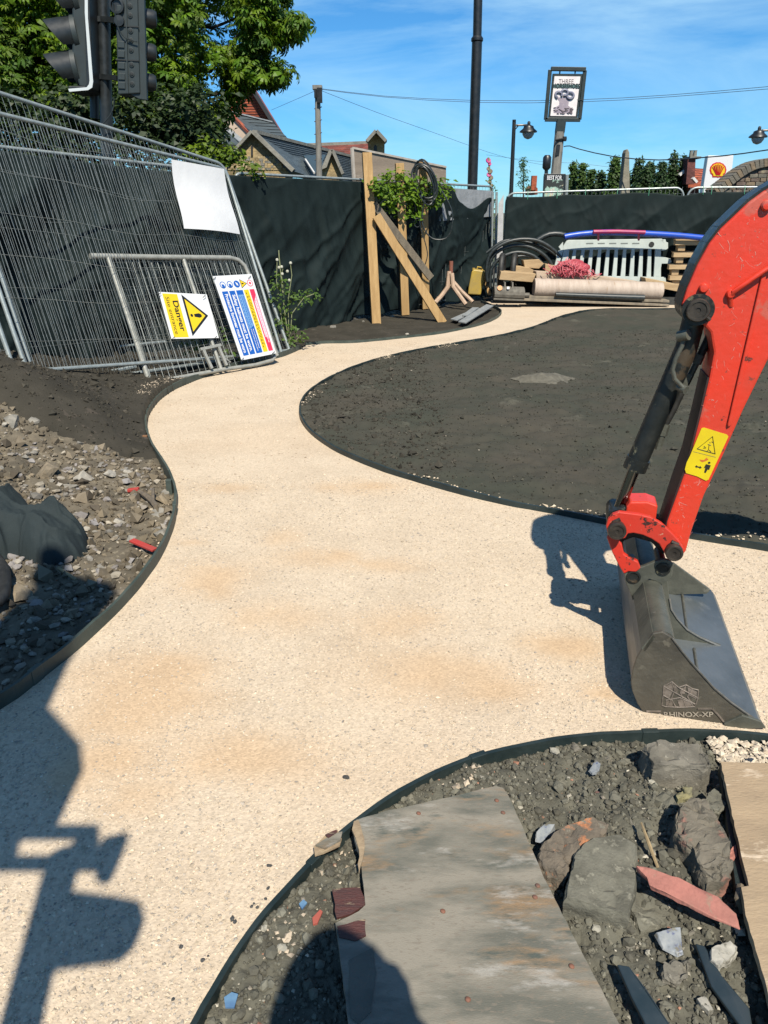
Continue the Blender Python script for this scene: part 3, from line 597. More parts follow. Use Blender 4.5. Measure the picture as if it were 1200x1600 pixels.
for l in ([(1106,694),(1111,696)],[(1108,695),(1107,703)],[(1100,697),(1103,700),(1099,700)],[(1112,690),(1115,692)],[(1107,703),(1104,706)],[(1108,703),(1111,706)],[(1109,691),(1110,692)]):
    k.tube([A(x, y, so_ - .0022) for x, y in l], .0011, 5, smooth=False)
k.build('pictogram', m_ink, st)
k = MB(); k.lathe([(.0042, 0), (.0042, .0012)], A(1108, 723, so_ - .001), -XW, 12)
k.prism([A(x, y, so_ - .001) for x, y in [(1103,725),(1110.5,727),(1108,734),(1105.5,733.5),(1102.5,739),(1100,738),(1102,731),(1101,730),(1100.5,731.5),(1099.5,731)]], XW * -.0015)
k.prism([A(x, y, so_ - .001) for x, y in [(1086,728.5),(1089,726.5),(1088.8,728),(1093.5,729.3),(1093.8,727.6),(1096.5,730.8),(1092.6,732.4),(1093,731),(1088.3,729.8),(1088,731.4)]], XW * -.0015)
k.build('pictogram', m_ink, st)
k = MB(); k.prism([A(x, y, so_ - .001) for x, y in [(1093,718),(1100,718.5),(1104,715),(1107,718),(1103,720),(1098,722),(1095,721)]], XW * -.0013); k.build('pictogram', M('orange_ink', (.65, .17, .03), None, rough=.5), st)
# --- rest of the machine, to the right of the photograph
def W3(s_, h_, off): return XO + XU * s_ + XW * off + UP * h_
def S(p_): q = p_ - XO; return q.dot(XU), q.z
s_t, h_t = S(A(1370, 330, A0))
boom = [(s_t - .12, h_t - .12), (s_t + .1, h_t + .2), (s_t + .7, 1.95), (s_t + 1.15, 1.75), (s_t + 1.75, .85), (s_t + 1.60, .72), (s_t + 1.0, 1.52), (s_t + .65, 1.68), (s_t + .18, 1.55)]
b_ = MB().prism([W3(a_, z_, A0 + .03) for a_, z_ in boom], XW * (TH - .05)).build('boom', m_red, ex, bevel=.01)
bx = s_t + 2.6
MB().box(W3(bx, .78, MID), 1.7, 1.15, .55, XU, XW, UP).build('machine_body', m_red, ex, bevel=.08)
MB().box(W3(bx + .1, 1.75, MID - .05), .95, .95, 1.35, XU, XW, UP).build('cab', m_blk, ex, bevel=.06)
for k_ in (-.55, .55):
    pr = [(bx - .95, .18), (bx - .85, .04), (bx - .7, 0.0), (bx + .7, 0.0), (bx + .85, .05), (bx + .95, .18), (bx + .88, .34), (bx + .7, .42), (bx - .7, .42), (bx - .88, .34)]
    MB().prism([W3(a_, z_ + .0, MID + k_ - .14) for a_, z_ in pr], XW * .28).build('track', m_hose, ex, bevel=.02)
MB().box(W3(bx, .42, MID), 1.0, .7, .3, XU, XW, UP).build('undercarriage', m_blk, ex)

sc = MB()
r_ = random.Random(5)
for i in range(190):
    px, py = r_.choice([(1125,400),(1170,380),(1150,520),(1120,600),(1100,640),(1075,790),(1080,760),(1150,420),(1180,350),(1060,820),(1130,470),(1090,720)])
    px += r_.uniform(-22, 22); py += r_.uniform(-40, 40)
    # keep inside the face
    q = [(x, y) for x, y in arm_px]; ins = False
    for (x1, y1), (x2, y2) in zip(q, q[1:] + q[:1]):
        if (y1 > py) != (y2 > py) and px < (x2 - x1) * (py - y1) / (y2 - y1) + x1: ins = not ins
    if not ins: continue
    a_ = r_.uniform(0, 3.14); l_ = r_.choice([3, 4, 6, 9, 16]) * r_.uniform(.6, 1.2); c_ = r_.uniform(-.5, .5)
    sc.tube([A(px + l_ * t * math.cos(a_ + c_ * t), py + l_ * t * math.sin(a_ + c_ * t), A0 + .0004) for t in (-.5, 0, .5)], r_.choice([.0005, .0006, .0008, .0012]), 4)
sc.build('scratches', M('scratched_primer', (.75, .32, .27), (.5, .12, .09), 50, .6), arm)
# ================================================================== NEAR BED: boards, slabs, bricks, shards
m_ply = M('weathered_plywood', (.285, .26, .21), (.135, .135, .11), 3.2, .85, bump=.4, bscale=160, lo=.41, hi=.59, detail=12,
          spots=[((.33, .21, .11), 2.6, .53), ((.085, .10, .085), 5, .55), ((.42, .40, .36), 4.2, .57), ((.20, .17, .13), 60, .57), ((.22, .19, .15), 30, .56), ((.52, .50, .45), 120, .70)], swidth=.13, stretch=(1, 3.4, 1))
m_ply2 = M('sandy_board', (.44, .33, .21), (.34, .255, .165), 4, .85, bump=.4, bscale=60, spots=[((.66, .54, .40), 6, .58), ((.33, .24, .16), 13, .66)], swidth=.08, stretch=(1, 2.5, 1))
m_ven = M('dark_veneer', (.105, .035, .028), (.065, .028, .025), 20, .6, bump=.5, bscale=80, spots=[((.40, .31, .20), 12, .60)], swidth=.04, stretch=(1, 6, 1))
m_core = M('torn_wood_core', (.42, .32, .20), (.30, .22, .14), 25, .85, bump=.6, bscale=90)
def slab(pts, z, th, jag=0.0, seed=1, sub=14):
    """a flat sheet whose outline is given as pixels at height z; edges get ragged by jag metres"""
    r = random.Random(seed); q = [G(x, y, z) for x, y in pts]; outl = []
    for a, b in zip(q, q[1:] + q[:1]):
        n = max(1, int((b - a).length / .02)) if jag else 1
        for i in range(n):
            p = a.lerp(b, i / n)
            if jag and i: p = p + Vector((r.uniform(-jag, jag), r.uniform(-jag, jag), 0))
            outl.append(p)
    return MB().prism([p - UP * th for p in outl], UP * th)
zb = .055
root = thing('plywood_board', G(760, 1400, 0), 'large weathered grey plywood board with torn corner and rusty screws across the near bed', 'board')
sheetp = [(556,1281),(600,1268),(690,1248),(775,1228),(786,1231),(794,1242),(812,1282),(850,1372),(905,1480),(970,1605),(1060,1780),(560,1780),(545,1600),(533,1508),(524,1442),(560,1424),(571,1414),(566,1370),(561,1330),(553,1305)]
slab(sheetp, zb, .018, .0012, 3).build('board_sheet', m_ply, root)
zs = zb + .0005
for px, py in ((654,1271),(786,1270),(776,1251),(692,1424),(731,1562),(840,1384),(893,1510),(836,1402)):
    c = G(px, py, zs); MB().lathe([(.0065, 0), (.0062, .002), (.003, .0045), (.001, .0046)], c, (.2, .1, 1), 12).build('screw', M('rusty_screw', (.24, .10, .06), (.14, .08, .06), 60, .8) if px == 654 else bpy.data.materials['rusty_screw'], root)
# torn layers at the left corner
slab([(553,1283),(560,1281),(566,1300),(570,1322),(566,1345),(562,1366),(559,1350),(561,1328),(556,1310),(550,1296)], zb + .006, .008, .003, 5).build('torn_layer', m_core, root)
slab([(519,1390),(562,1386),(569,1402),(571,1413),(560,1420),(548,1428),(526,1434)], zb - .004, .006, .002, 8).build('torn_layer', m_ven, root)
slab([(527,1447),(571,1436),(572,1462),(555,1470),(530,1464)], zb + .003, .0025, .002, 9).build('torn_layer', m_ven, root)
slab([(545,1500),(583,1480),(588,1520),(580,1580),(560,1600),(548,1590)], zb + .002, .0015, .002, 19).build('torn_layer', M('bare_board_layer', (.16, .15, .12), (.11, .11, .09), 12, .8, bump=.5, bscale=70), root)
# loose laminate scrap
rt = thing('wood_scrap', G(515, 1318, .02), 'small torn laminate scrap resting on the edging beside the corner of the plywood board', 'wood scrap')
for k, (pts, z, m_) in enumerate(([[(490,1322),(515,1300),(527,1296),(534,1310),(531,1320),(505,1332),(492,1336)], .036, m_core], [[(493,1320),(520,1303),(535,1299),(532,1312),(508,1325)], .043, m_ply])):
    slab(pts, z, .006, .0018, 30 + k).build('layer', m_, rt)
slab([(508,1304),(518,1299),(526,1296),(527,1300),(513,1309)], .046, .0018, .001, 44).build('layer', m_ven, rt)
# sandy board at the right
root = thing('timber_sheet', G(1190, 1400, 0), 'sandy brown timber sheet running off the right edge beside the near rubble', 'board')
slab([(1126,1190),(1215,1193),(1500,1300),(1600,1800),(1270,1800),(1222,1640),(1195,1530),(1165,1430),(1158,1386),(1170,1384),(1150,1300)], .075, .02, .0015, 12).build('board_sheet', m_ply2, root)
slab([(1124,1196),(1135,1240),(1152,1310),(1172,1384),(1150,1386),(1141,1320)], .045, .03, .0, 13).build('shadow_strip', m_edge2, root)  # black strip stands in for the shadow along the sheet's left edge
x, y, z = scatter(260, (1.05, 1.5), (1.0, 1.95), lambda s, X, Y: X > 1.16 + .1 * (1.9 - Y) - .22 * (1.9 - Y))
o = stones('spilled_chippings', x, y, np.full_like(x, .076), 0.0055, [(.68,.55,.40),(.62,.50,.37)], m_chip, flat=.5, sink=.0, sig=.4); tag(o, kind='stuff')
# ---- stones: outline on top, body below, chipped by noise
def stone(name, pts, ztop, depth, mat, label, cat, seed=1, tilt=(0, 0), group=None, grow=1.10, rough=.006, parent=None, cuts=7):
    tops = [G(x, y, ztop) for x, y in pts]; c = sum(tops, Vector()) / len(tops)
    for t in tops: t.z += (t.x - c.x) * tilt[0] + (t.y - c.y) * tilt[1]
    bm = bmesh.new(); r = random.Random(seed); n = len(tops)
    a = [bm.verts.new(c + (t - c) * .95) for t in tops]; m = [bm.verts.new(t - UP * depth * .12) for t in tops]
    b = [bm.verts.new(Vector((c.x + (t.x - c.x) * grow * r.uniform(.9, 1.05), c.y + (t.y - c.y) * grow * r.uniform(.9, 1.05), ztop - depth))) for t in tops]
    bm.faces.new(a); bm.faces.new(b[::-1])
    for i in range(n):
        j = (i + 1) % n; bm.faces.new((m[i], m[j], a[j], a[i])); bm.faces.new((b[i], b[j], m[j], m[i]))
    bmesh.ops.recalc_face_normals(bm, faces=bm.faces)
    bmesh.ops.triangulate(bm, faces=bm.faces)
    bmesh.ops.subdivide_edges(bm, edges=bm.edges, cuts=cuts, use_grid_fill=True)
    for v in bm.verts:
        p = v.co * 22 + Vector((seed * 3.3, 0, 0)); q = v.co * 80
        rk = rough * 1.5
        cv = mnoise.cell_vector(v.co * 30 + Vector((seed, seed * .7, 0))) - Vector((.5, .5, .5))
        d = cv * rk * .9 + mnoise.noise_vector(p) * rk * .8 + mnoise.noise_vector(q) * rk * .45 + mnoise.noise_vector(v.co * 200) * rk * .22
        ch = mnoise.noise(v.co * 35 + Vector((9, seed, 0))); d = d - UP * max(0, ch - .15) * rk * 3
        v.co += d
    org = Vector((c.x, c.y, ztop - depth)); 
    for v in bm.verts: v.co -= org
    me = bpy.data.meshes.new(name); bm.to_mesh(me); bm.free(); me.materials.append(mat)
    for p in me.polygons: p.use_smooth = True
    me.set_sharp_from_angle(angle=math.radians(28))
    o = bpy.data.objects.new(name, me); COL.objects.link(o); o.location = org; ORG[o.name] = org
    return tag(o, label, cat, group)
m_st1 = M('muddy_grey_stone', (.185, .18, .145), (.115, .112, .090), 14, .95, bump=1.0, bscale=150, spots=[((.26, .25, .20), 30, .58), ((.40, .38, .31), 140, .68), ((.08, .078, .062), 22, .64)], swidth=.06, spec=.2)
m_st2 = M('kerb_concrete', (.22, .205, .17), (.125, .118, .098), 9, .95, bump=1.0, bscale=160, spots=[((.33, .31, .26), 40, .60), ((.08, .076, .062), 18, .62), ((.42, .38, .32), 150, .68)], swidth=.05, spec=.2)
m_brk = M('muddy_orange_brick', (.185, .155, .12), (.12, .105, .085), 10, .95, bump=1.0, bscale=150, spots=[((.46, .20, .10), 9, .52), ((.22, .21, .17), 40, .60)], swidth=.05, spec=.2)
m_brk2 = M('muddy_pink_brick', (.19, .17, .135), (.125, .115, .092), 10, .95, bump=1.0, bscale=150, spots=[((.32, .16, .125), 7, .54), ((.26, .24, .20), 40, .62)], swidth=.06, spec=.2)
m_pink = M('pink_slate', (.50, .21, .17), (.42, .185, .15), 8, .8, bump=.5, bscale=60, spots=[((.36, .24, .18), 14, .62)], swidth=.06, stretch=(2, 1, 1), spec=.2)
m_cer = M('blue_white_glaze', (.38, .40, .40), (.22, .25, .29), 30, .5, spots=[((.12, .14, .24), 45, .56), ((.20, .19, .15), 30, .56)], swidth=.05)
m_cer2 = M('white_glaze', (.46, .44, .38), (.30, .29, .25), 22, .6, spots=[((.15, .14, .11), 34, .54)], swidth=.08)
stone('kerb_fragment', [(1003,1163),(1030,1158),(1090,1162),(1108,1178),(1112,1192),(1100,1196),(1022,1194)], .085, .13, m_st2, 'thick broken grey kerb block at the top of the near bed by the edging', 'kerb fragment', 3, (.0, .1), rough=.005)
stone('flat_stone', [(926,1312),(968,1306),(995,1318),(997,1372),(984,1424),(940,1414),(884,1402),(888,1368),(898,1332)], .075, .09, m_st1, 'large flat five-sided grey stone in the middle of the near bed', 'stone', 5, (-.05, .12), rough=.003)
stone('stone_block', [(984,1392),(1020,1390),(1046,1418),(1042,1440),(1000,1452),(984,1424)], .015, .06, m_st1, 'low muddy stone half buried below the large flat stone', 'stone', 6, (-.05, .1), rough=.006)
stone('brick', [(852,1311),(880,1292),(925,1283),(948,1292),(944,1308),(918,1322),(894,1340),(884,1360),(862,1352),(842,1338)], .07, .07, m_brk, 'broken brick with orange patches beside the plywood board', 'brick', 7, (.15, .1), rough=.006)
stone('brick_fragment', [(1062,1262),(1076,1250),(1100,1256),(1128,1290),(1142,1316),(1140,1352),(1112,1362),(1094,1340),(1078,1316),(1056,1300)], .105, .13, m_brk2, 'big muddy brick fragment with a pinkish side near the right timber sheet', 'brick', 8, (.10, .15), rough=.007)
stone('round_stone', [(1104,1240),(1118,1234),(1131,1242),(1134,1256),(1124,1268),(1108,1266),(1098,1254)], .05, .07, m_st1, 'rounded muddy stone below the kerb block at the right', 'stone', 9, rough=.006)
stone('stone_block', [(1010,1250),(1040,1232),(1078,1236),(1080,1252),(1046,1262),(1016,1270)], .03, .06, m_st1, 'ridge-shaped muddy stone below the kerb block', 'stone', 10, rough=.009)
stone('stone_block', [(985,1262),(1004,1256),(1014,1280),(1002,1302),(988,1290)], .02, .05, m_st2, 'narrow upright grey stone between the two bricks', 'stone', 11, rough=.006)
stone('slate_strip', [(995,1356),(1014,1358),(1060,1372),(1124,1400),(1152,1424),(1158,1446),(1120,1432),(1060,1404),(1014,1384),(1010,1372)], .085, .013, m_pink, 'long pink slate strip lying on the near rubble', 'slate', 12, (-.05, .05), rough=.0014, grow=1.0, cuts=3)
stone('tile_shard', [(1141,1326),(1150,1320),(1152,1338),(1143,1348),(1139,1340)], .05, .02, m_pink, 'small pink tile shard touching the timber sheet at the right', 'tile shard', 13, rough=.002)
stone('tile_shard', [(934,1228),(946,1226),(950,1240),(944,1246),(930,1238)], .0, .02, M('faded_red_tile', (.20, .10, .085), (.15, .10, .08), 12, .9), 'dull red tile lump in the soil above the orange brick', 'tile shard', 14, rough=.004)
stone('pottery_shard', [(1026,1456),(1050,1452),(1062,1453),(1067,1484),(1058,1487),(1036,1478)], .035, .012, m_cer, 'blue patterned pottery shard below the pink slate strip', 'pottery shard', 15, (.2, .2), rough=.001)
stone('pottery_shard', [(1112,1482),(1140,1471),(1152,1482),(1140,1496),(1122,1508),(1112,1498)], .045, .02, m_cer2, 'white pottery shard by the timber sheet near the lower right corner', 'pottery shard', 16, (.1, .2), rough=.0035)
stone('pottery_shard', [(838,1298),(850,1291),(866,1294),(858,1304),(846,1312),(838,1310)], .03, .012, m_cer, 'blue and white pottery shard at the left end of the orange brick', 'pottery shard', 17, (.3, .3), rough=.001)
stone('pottery_shard', [(1090,1560),(1104,1556),(1116,1576),(1108,1582),(1096,1570)], .02, .012, m_cer2, 'small white pottery shard at the bottom right, left of the timber sheet', 'pottery shard', 18, rough=.002)
stone('pottery_shard', [(921,1200),(931,1188),(938,1196),(936,1204),(926,1206)], .03, .012, m_cer, 'tiny pale blue shard in the soil left of the kerb block', 'pottery shard', 19, (.4, 0), rough=.001)
stone('broken_stone', [(1036,1506),(1058,1498),(1078,1504),(1074,1518),(1056,1532),(1042,1524)], .035, .05, m_st2, 'broken pale stone near the dark steel blade', 'stone', 20, rough=.007)
stone('broken_stone', [(1056,1236),(1070,1228),(1082,1232),(1080,1244),(1060,1246)], .05, .04, M('lichen_stone', (.30, .27, .13), (.18, .17, .11), 16, .9, bump=.6), 'yellowish stone just under the kerb block', 'stone', 22, rough=.006)
m_tin = M('blue_plastic', (.16, .30, .46), (.10, .2, .36), 20, .4)
slab([(350,1558),(362,1550),(372,1553),(366,1574),(352,1574)], .01, .004, .002, 21).build('plastic_scrap', m_tin); tag(bpy.data.objects['plastic_scrap'], 'bright blue plastic scrap on the clay at the bottom left of the near bed', 'plastic scrap')
slab([(488,1434),(500,1421),(504,1424),(496,1442),(489,1444)], .012, .006, .001, 22).build('tile_crumb', M('red_tile', (.42, .10, .07), None, rough=.8)); tag(bpy.data.objects['tile_crumb'], 'small red tile crumb left of the torn plywood corner', 'tile shard')
slab([(467,1412),(474,1405),(480,1410),(472,1420)], .01, .005, .001, 23).build('plastic_scrap', m_tin); tag(bpy.data.objects['plastic_scrap.001'], 'tiny blue plastic bit between the edging and the plywood corner', 'plastic scrap')
# pebbles of the bed that are big enough to count
pebs = [(505,1190,.8)]
m_peb = M('pale_pebble', (.40, .38, .31), (.28, .27, .23), 30, .85, bump=.5, bscale=120)
rr = random.Random(11)
def pebble(px, py, r, mat, label, cat, group, z=None):
    c = G(px, py, 0); zz = hz(c.x, c.y) if z is None else z
    bm = bmesh.new(); bmesh.ops.create_icosphere(bm, subdivisions=2, radius=1.0)
    sx, sy, sz = rr.uniform(.8, 1.25), rr.uniform(.6, 1), rr.uniform(.4, .7); s_ = rr.uniform(0, 99)
    for v in bm.verts:
        v.co += mnoise.noise_vector(v.co * 1.3 + Vector((s_, 0, 0))) * .55; v.co = Vector((v.co.x * sx, v.co.y * sy, v.co.z * sz)) * r
    me = bpy.data.meshes.new(cat); bm.to_mesh(me); bm.free(); me.materials.append(mat)
    o = bpy.data.objects.new(cat.replace(' ', '_'), me); COL.objects.link(o); o.location = (c.x, c.y, zz + r * .3); o.rotation_euler = (0, 0, rr.uniform(0, 6)); ORG[o.name] = Vector(o.location)
    return tag(o, label, cat, group)
for px, py, r in [(872,1225,.018),(905,1190,.014),(950,1180,.013),(975,1186,.018),(1016,1232,.012),(884,1250,.012),(868,1165,.02),(900,1160,.02),(930,1168,.016),(960,1250,.02),(1120,1275,.022),(1085,1205,.014),(1128,1220,.013),(1030,1540,.012),(1080,1462,.008),(1012,1495,.010),(1098,1530,.010),(985,1480,.012),(1180,1500,.010),(1160,1560,.014),(1142,1590,.012),(1040,1580,.016),(985,1540,.008),(930,1460,.012),(905,1434,.014),(1060,1200,.016),(1140,1180,.016),(440,1480,.014),(412,1450,.010),(452,1390,.009),(475,1375,.011),(540,1355,.012),(420,1530,.012),(1020,1200,.012)]:
    pebble(px, py, r, rr.choice([m_peb, m_st1, m_st2, m_st1]), 'small loose pebble lying on the grey clay of the near bed', 'pebble', 'pebbles on the near bed')
m_dk = M('dark_stone_chip', (.05, .05, .05), (.09, .09, .085), 40, .8)
for px, py, r in [(541,1215,.009),(421,1353,.006),(363,1436,.007),(367,1441,.006),(393,1417,.005),(402,1418,.005),(415,1405,.004),(419,1388,.005),(283,1480,.005),(316,1501,.005),(270,1562,.004),(397,1412,.003),(325,1494,.003)]:
    pebble(px, py, r, m_dk, 'dark stone chip lying loose on the pale path', 'stone chip', 'dark chips on the path', z=0)
# the two steel blades and the sticks
m_steel = M('blue_black_steel', (.035, .060, .075), (.06, .085, .10), 12, .4, .4, spots=[((.30, .30, .28), 25, .66)], swidth=.04)
b1 = MB().prism([G(963,1512,.05), G(982,1515,.055), G(1010,1552,.06), G(1075,1650,.06), G(1030,1650,.05), G(985,1562,.05)], (0, 0, .012)).build('scrap_steel', m_steel, bevel=.003); tag(b1, 'dark pointed steel scrap poking up from the soil at the bottom right', 'steel scrap')
b2 = MB().prism([G(1085,1478,.02), G(1100,1482,.024), G(1128,1530,.024), G(1170,1580,.02), G(1180,1640,.02), G(1150,1600,.02), G(1110,1545,.02)], (0, 0, .010)).build('steel_strip', m_steel, bevel=.003); tag(b2, 'thin dark metal strip under the white shard at the right', 'metal strip')
m_stick = M('dry_wood', (.40, .30, .16), (.28, .21, .12), 30, .85); m_rot = M('rotten_wood', (.20, .16, .11), (.12, .10, .08), 30, .9, bump=.8, bscale=100)
MB().tube([G(1002,1286,.06), G(1014,1318,.06), G(1028,1356,.03)], [.003, .005, .004], 6).build('stick', m_stick); tag(bpy.data.objects['stick'], 'thin pale stick above the pink slate strip', 'stick')
MB().tube([G(1136,1355,.05), G(1122,1375,.045), G(1110,1396,.02)], [.014, .012, .012], 6, smooth=False).build('wood_piece', m_rot); tag(bpy.data.objects['wood_piece'], 'short rotten wood piece below the pinkish brick fragment', 'wood piece')
MB().tube([G(1158,1385,.05), G(1154,1405,.05), G(1160,1424,.02)], [.010, .011, .008], 6, smooth=False).build('wood_piece', m_rot); tag(bpy.data.objects['wood_piece.001'], 'rotten wood lump tucked under the edge of the right timber sheet', 'wood piece')
# ================================================================== LEFT RUBBLE BANK
def on_bank(px, py):
    """where the view through this spot meets the rubble bank"""
    z = 0.0
    for _ in range(8): p = G(px, py, z); z = hz(p.x, p.y) * .6 + z * .4
    return G(px, py, z)
rr = random.Random(21)
m_rk = [M('bank_stone_grey', (.30, .28, .24), (.20, .19, .165), 14, .9, bump=.6, bscale=60), M('bank_stone_pale', (.44, .41, .35), (.34, .31, .26), 14, .9, bump=.6, bscale=60), M('bank_stone_violet', (.32, .30, .29), (.24, .225, .22), 14, .9, bump=.6, bscale=60), M('bank_stone_brown', (.29, .235, .16), (.20, .165, .115), 14, .9, bump=.6, bscale=60)]
def bank_rock(px, py, r, mi, label, group=None, name='rock'):
    c = on_bank(px, py); bm = bmesh.new()
    pts = [Vector((rr.gauss(0, 1), rr.gauss(0, 1), rr.gauss(0, 1))).normalized() * rr.uniform(.75, 1) for _ in range(13)]
    for p in pts: bm.verts.new(Vector((p.x * 1.15, p.y * .85, p.z * .62)) * r)
    h_ = bmesh.ops.convex_hull(bm, input=bm.verts); bmesh.ops.delete(bm, geom=[g_ for g_ in h_['geom_interior'] if isinstance(g_, bmesh.types.BMVert)], context='VERTS')
    bmesh.ops.triangulate(bm, faces=bm.faces); bmesh.ops.subdivide_edges(bm, edges=bm.edges, cuts=2, use_grid_fill=True)
    for v in bm.verts: v.co += mnoise.noise_vector(v.co * (2.2 / r) + Vector((px, 0, 0))) * r * .10
    me = bpy.data.meshes.new(name); bm.to_mesh(me); bm.free(); me.materials.append(m_rk[mi]); 
    o = bpy.data.objects.new(name, me); COL.objects.link(o); o.location = c + Vector((0, 0, r * .22)); o.rotation_euler = (rr.uniform(-.3, .3), rr.uniform(-.3, .3), rr.uniform(0, 6.28)); ORG[o.name] = Vector(o.location)
    return tag(o, label, 'rock', group)
for px, py, r, mi, lb in [(22,665,.095,0,'big flat grey rock high on the rubble bank at the left edge'),(52,662,.065,0,'rounded grey rock right of the big flat one on the rubble bank'),(75,742,.085,3,'buff brown rock just above the crumpled black netting'),(130,750,.075,1,'pale white rock in the middle of the rubble bank'),(172,743,.05,1,'yellowish pale rock near the top of the rubble bank'),(112,762,.06,0,'grey-green slab half hidden behind the netting'),(198,755,.045,2,'round violet-grey rock between pale rock and edging'),(258,784,.07,3,'yellow brown rock against the edging by the peg'),(248,806,.06,0,'grey rock against the edging below the yellow brown one'),(252,838,.07,0,'large muddy rock against the edging, lowest of three'),(148,822,.05,2,'violet-grey rock at the right tip of the netting'),(30,935,.085,3,'buff rock in the shade under the black netting'),(172,784,.035,2,'flat violet rock below the pale white one')]:
    bank_rock(px, py, r, mi, lb)
for i in range(70):
    px = rr.uniform(-20, 262); lo_ = 640 + max(0, px) * .36; py = rr.uniform(lo_, 900 - max(0, px - 200) * .9)
    bank_rock(px, py, rr.choice([.02, .025, .03, .036]), rr.choice([0, 0, 1, 2, 2, 3]), 'loose broken stone lying on the brown rubble bank left of the path', 'stones on the rubble bank')
for i in range(26):
    px = rr.uniform(20, 175); py = 868 - (px - 20) * .32 + rr.uniform(-12, 26)
    bank_rock(px, py, rr.choice([.022, .028, .033]), rr.choice([1, 2, 2]), 'pale violet stone in the drift along the foot of the black netting', 'pale stones below the netting')
m_redp = M('red_plastic', (.50, .045, .035), (.42, .06, .05), 15, .6)
q1, q2 = on_bank(207, 855) + UP * .04, on_bank(243, 869) + UP * .035
MB().beam(q1, q2, .035, .012).build('red_strip', m_redp, bevel=.002); tag(bpy.data.objects['red_strip'], 'red plastic strip lying on the rubble against the left edging', 'plastic strip')
q = on_bank(208, 771) + UP * .02; MB().beam(q + Vector((-.03, 0, 0)), q + Vector((.04, .0, .01)), .03, .02).build('brick_chip', m_redp, bevel=.004); tag(bpy.data.objects['brick_chip'], 'small bright red chip in the middle of the rubble bank', 'brick chip')
bar = [on_bank(x, y) + UP * .03 for x, y in ((218,775),(232,784),(240,792),(246,800))]
MB().tube(bar, [.012, .018, .017, .02], 7).tube([bar[2], on_bank(241, 778) + UP * .06], [.012, .009], 6).build('root_piece', m_rot); tag(bpy.data.objects['root_piece'], 'forked brown root lying on the rubble by the edging', 'root')
MB().tube([on_bank(92, 893) + UP*.02, on_bank(120, 912) + UP*.02], .008, 6).build('stick', m_stick); tag(bpy.data.objects['stick.001'] if 'stick.001' in bpy.data.objects else bpy.data.objects['stick'], 'thin pale stick on the rubble above the shadow', 'stick')
# crumpled black netting on the bank
m_net0 = M('black_netting_crumpled', (.010, .019, .022), (.026, .040, .044), 300, .85, bump=1.0, bscale=420, lo=.3, hi=.7, spec=.35)
def crumple(c, ax, ay, az, seed, amp, n=80, fold=1.5):
    u, v = np.meshgrid(np.linspace(0, 2*np.pi, n), np.linspace(0, np.pi, n // 2), indexing='ij')
    d = np.stack([np.cos(u) * np.sin(v), np.sin(u) * np.sin(v), np.cos(v)], -1)
    nx = fbm(d[..., 0] * fold + seed, d[..., 1] * fold + d[..., 2] * 2.1, 3, seed); ny = fbm(d[..., 2] * fold * 1.4 + seed, d[..., 0] * fold - d[..., 1], 4, seed + 5)
    rdg = 1 - np.abs(nx) * 7; rr_ = 1 + amp * (rdg * .5 + ny * 1.4)
    V = np.array(c) + d * rr_[..., None] * np.array([ax, ay, az]); V = V.reshape(-1, 3); m = n // 2; I = np.arange(n * m).reshape(n, m)
    F = np.stack([I[:-1, :-1], I[:-1, 1:], I[1:, 1:], I[1:, :-1]], -1).reshape(-1, 4)
    return V, F
rt = thing('black_netting', on_bank(40, 800), 'crumpled black netting heaped on the rubble bank at the left edge', 'netting')
def tarp(c, sx, sy, sz, seed, npt=26, name='netting_fold'):
    r = random.Random(seed); bm = bmesh.new()
    for i in range(npt):
        p = Vector((r.gauss(0, 1), r.gauss(0, 1), r.gauss(0, 1))).normalized() * r.uniform(.62, 1.08); bm.verts.new(Vector((p.x * sx, p.y * sy, p.z * sz)))
    h_ = bmesh.ops.convex_hull(bm, input=bm.verts); bmesh.ops.delete(bm, geom=[g_ for g_ in h_['geom_interior'] if isinstance(g_, bmesh.types.BMVert)], context='VERTS')
    bmesh.ops.triangulate(bm, faces=bm.faces); bmesh.ops.subdivide_edges(bm, edges=bm.edges, cuts=11, use_grid_fill=True)
    bm.normal_update()
    for _ in range(5): bmesh.ops.smooth_vert(bm, verts=bm.verts, factor=.5, use_axis_x=True, use_axis_y=True, use_axis_z=True)
    bm.normal_update()
    for v in bm.verts:
        p = v.co; q = Vector((p.x * 3 + seed, p.y * 3 + p.z * 5, p.z * 2 - p.x * 4)); w1 = 1 - abs(mnoise.noise(q)) * 5; w2 = 1 - abs(mnoise.noise(q * 2.3 + Vector((4, 4, 4)))) * 6
        v.co = p + v.normal * (.013 * max(0, w1) ** 2 + .006 * max(0, w2) ** 2)
    me = bpy.data.meshes.new(name); bm.to_mesh(me); bm.free(); me.materials.append(m_net0)
    for p_ in me.polygons: p_.use_smooth = True
    me.set_sharp_from_angle(angle=math.radians(40)); o = bpy.data.objects.new(name, me); COL.objects.link(o); o.parent = rt; o.location = Vector(c) - ORG[rt.name]; ORG[o.name] = ORG[rt.name]
    return o
opl = np.array([on_bank(x, y)[:2] for x, y in catmull([(-90,800),(-20,792),(30,800),(70,812),(112,822),(138,845),(136,864),(112,878),(80,884),(48,880),(20,872),(-20,885),(-90,900)], 6, True)])
gx, gy = np.meshgrid(np.linspace(opl[:, 0].min(), opl[:, 0].max(), 210), np.linspace(opl[:, 1].min(), opl[:, 1].max(), 120), indexing='ij'); fx_, fy_ = gx.ravel(), gy.ravel()
d_ = -sdist(fx_, fy_, opl); gz, _s = hmany(fx_, fy_)
h0 = on_bank(35, 835); rdg = lambda q: np.maximum(0, 1 - np.abs(q) * 7) ** 2
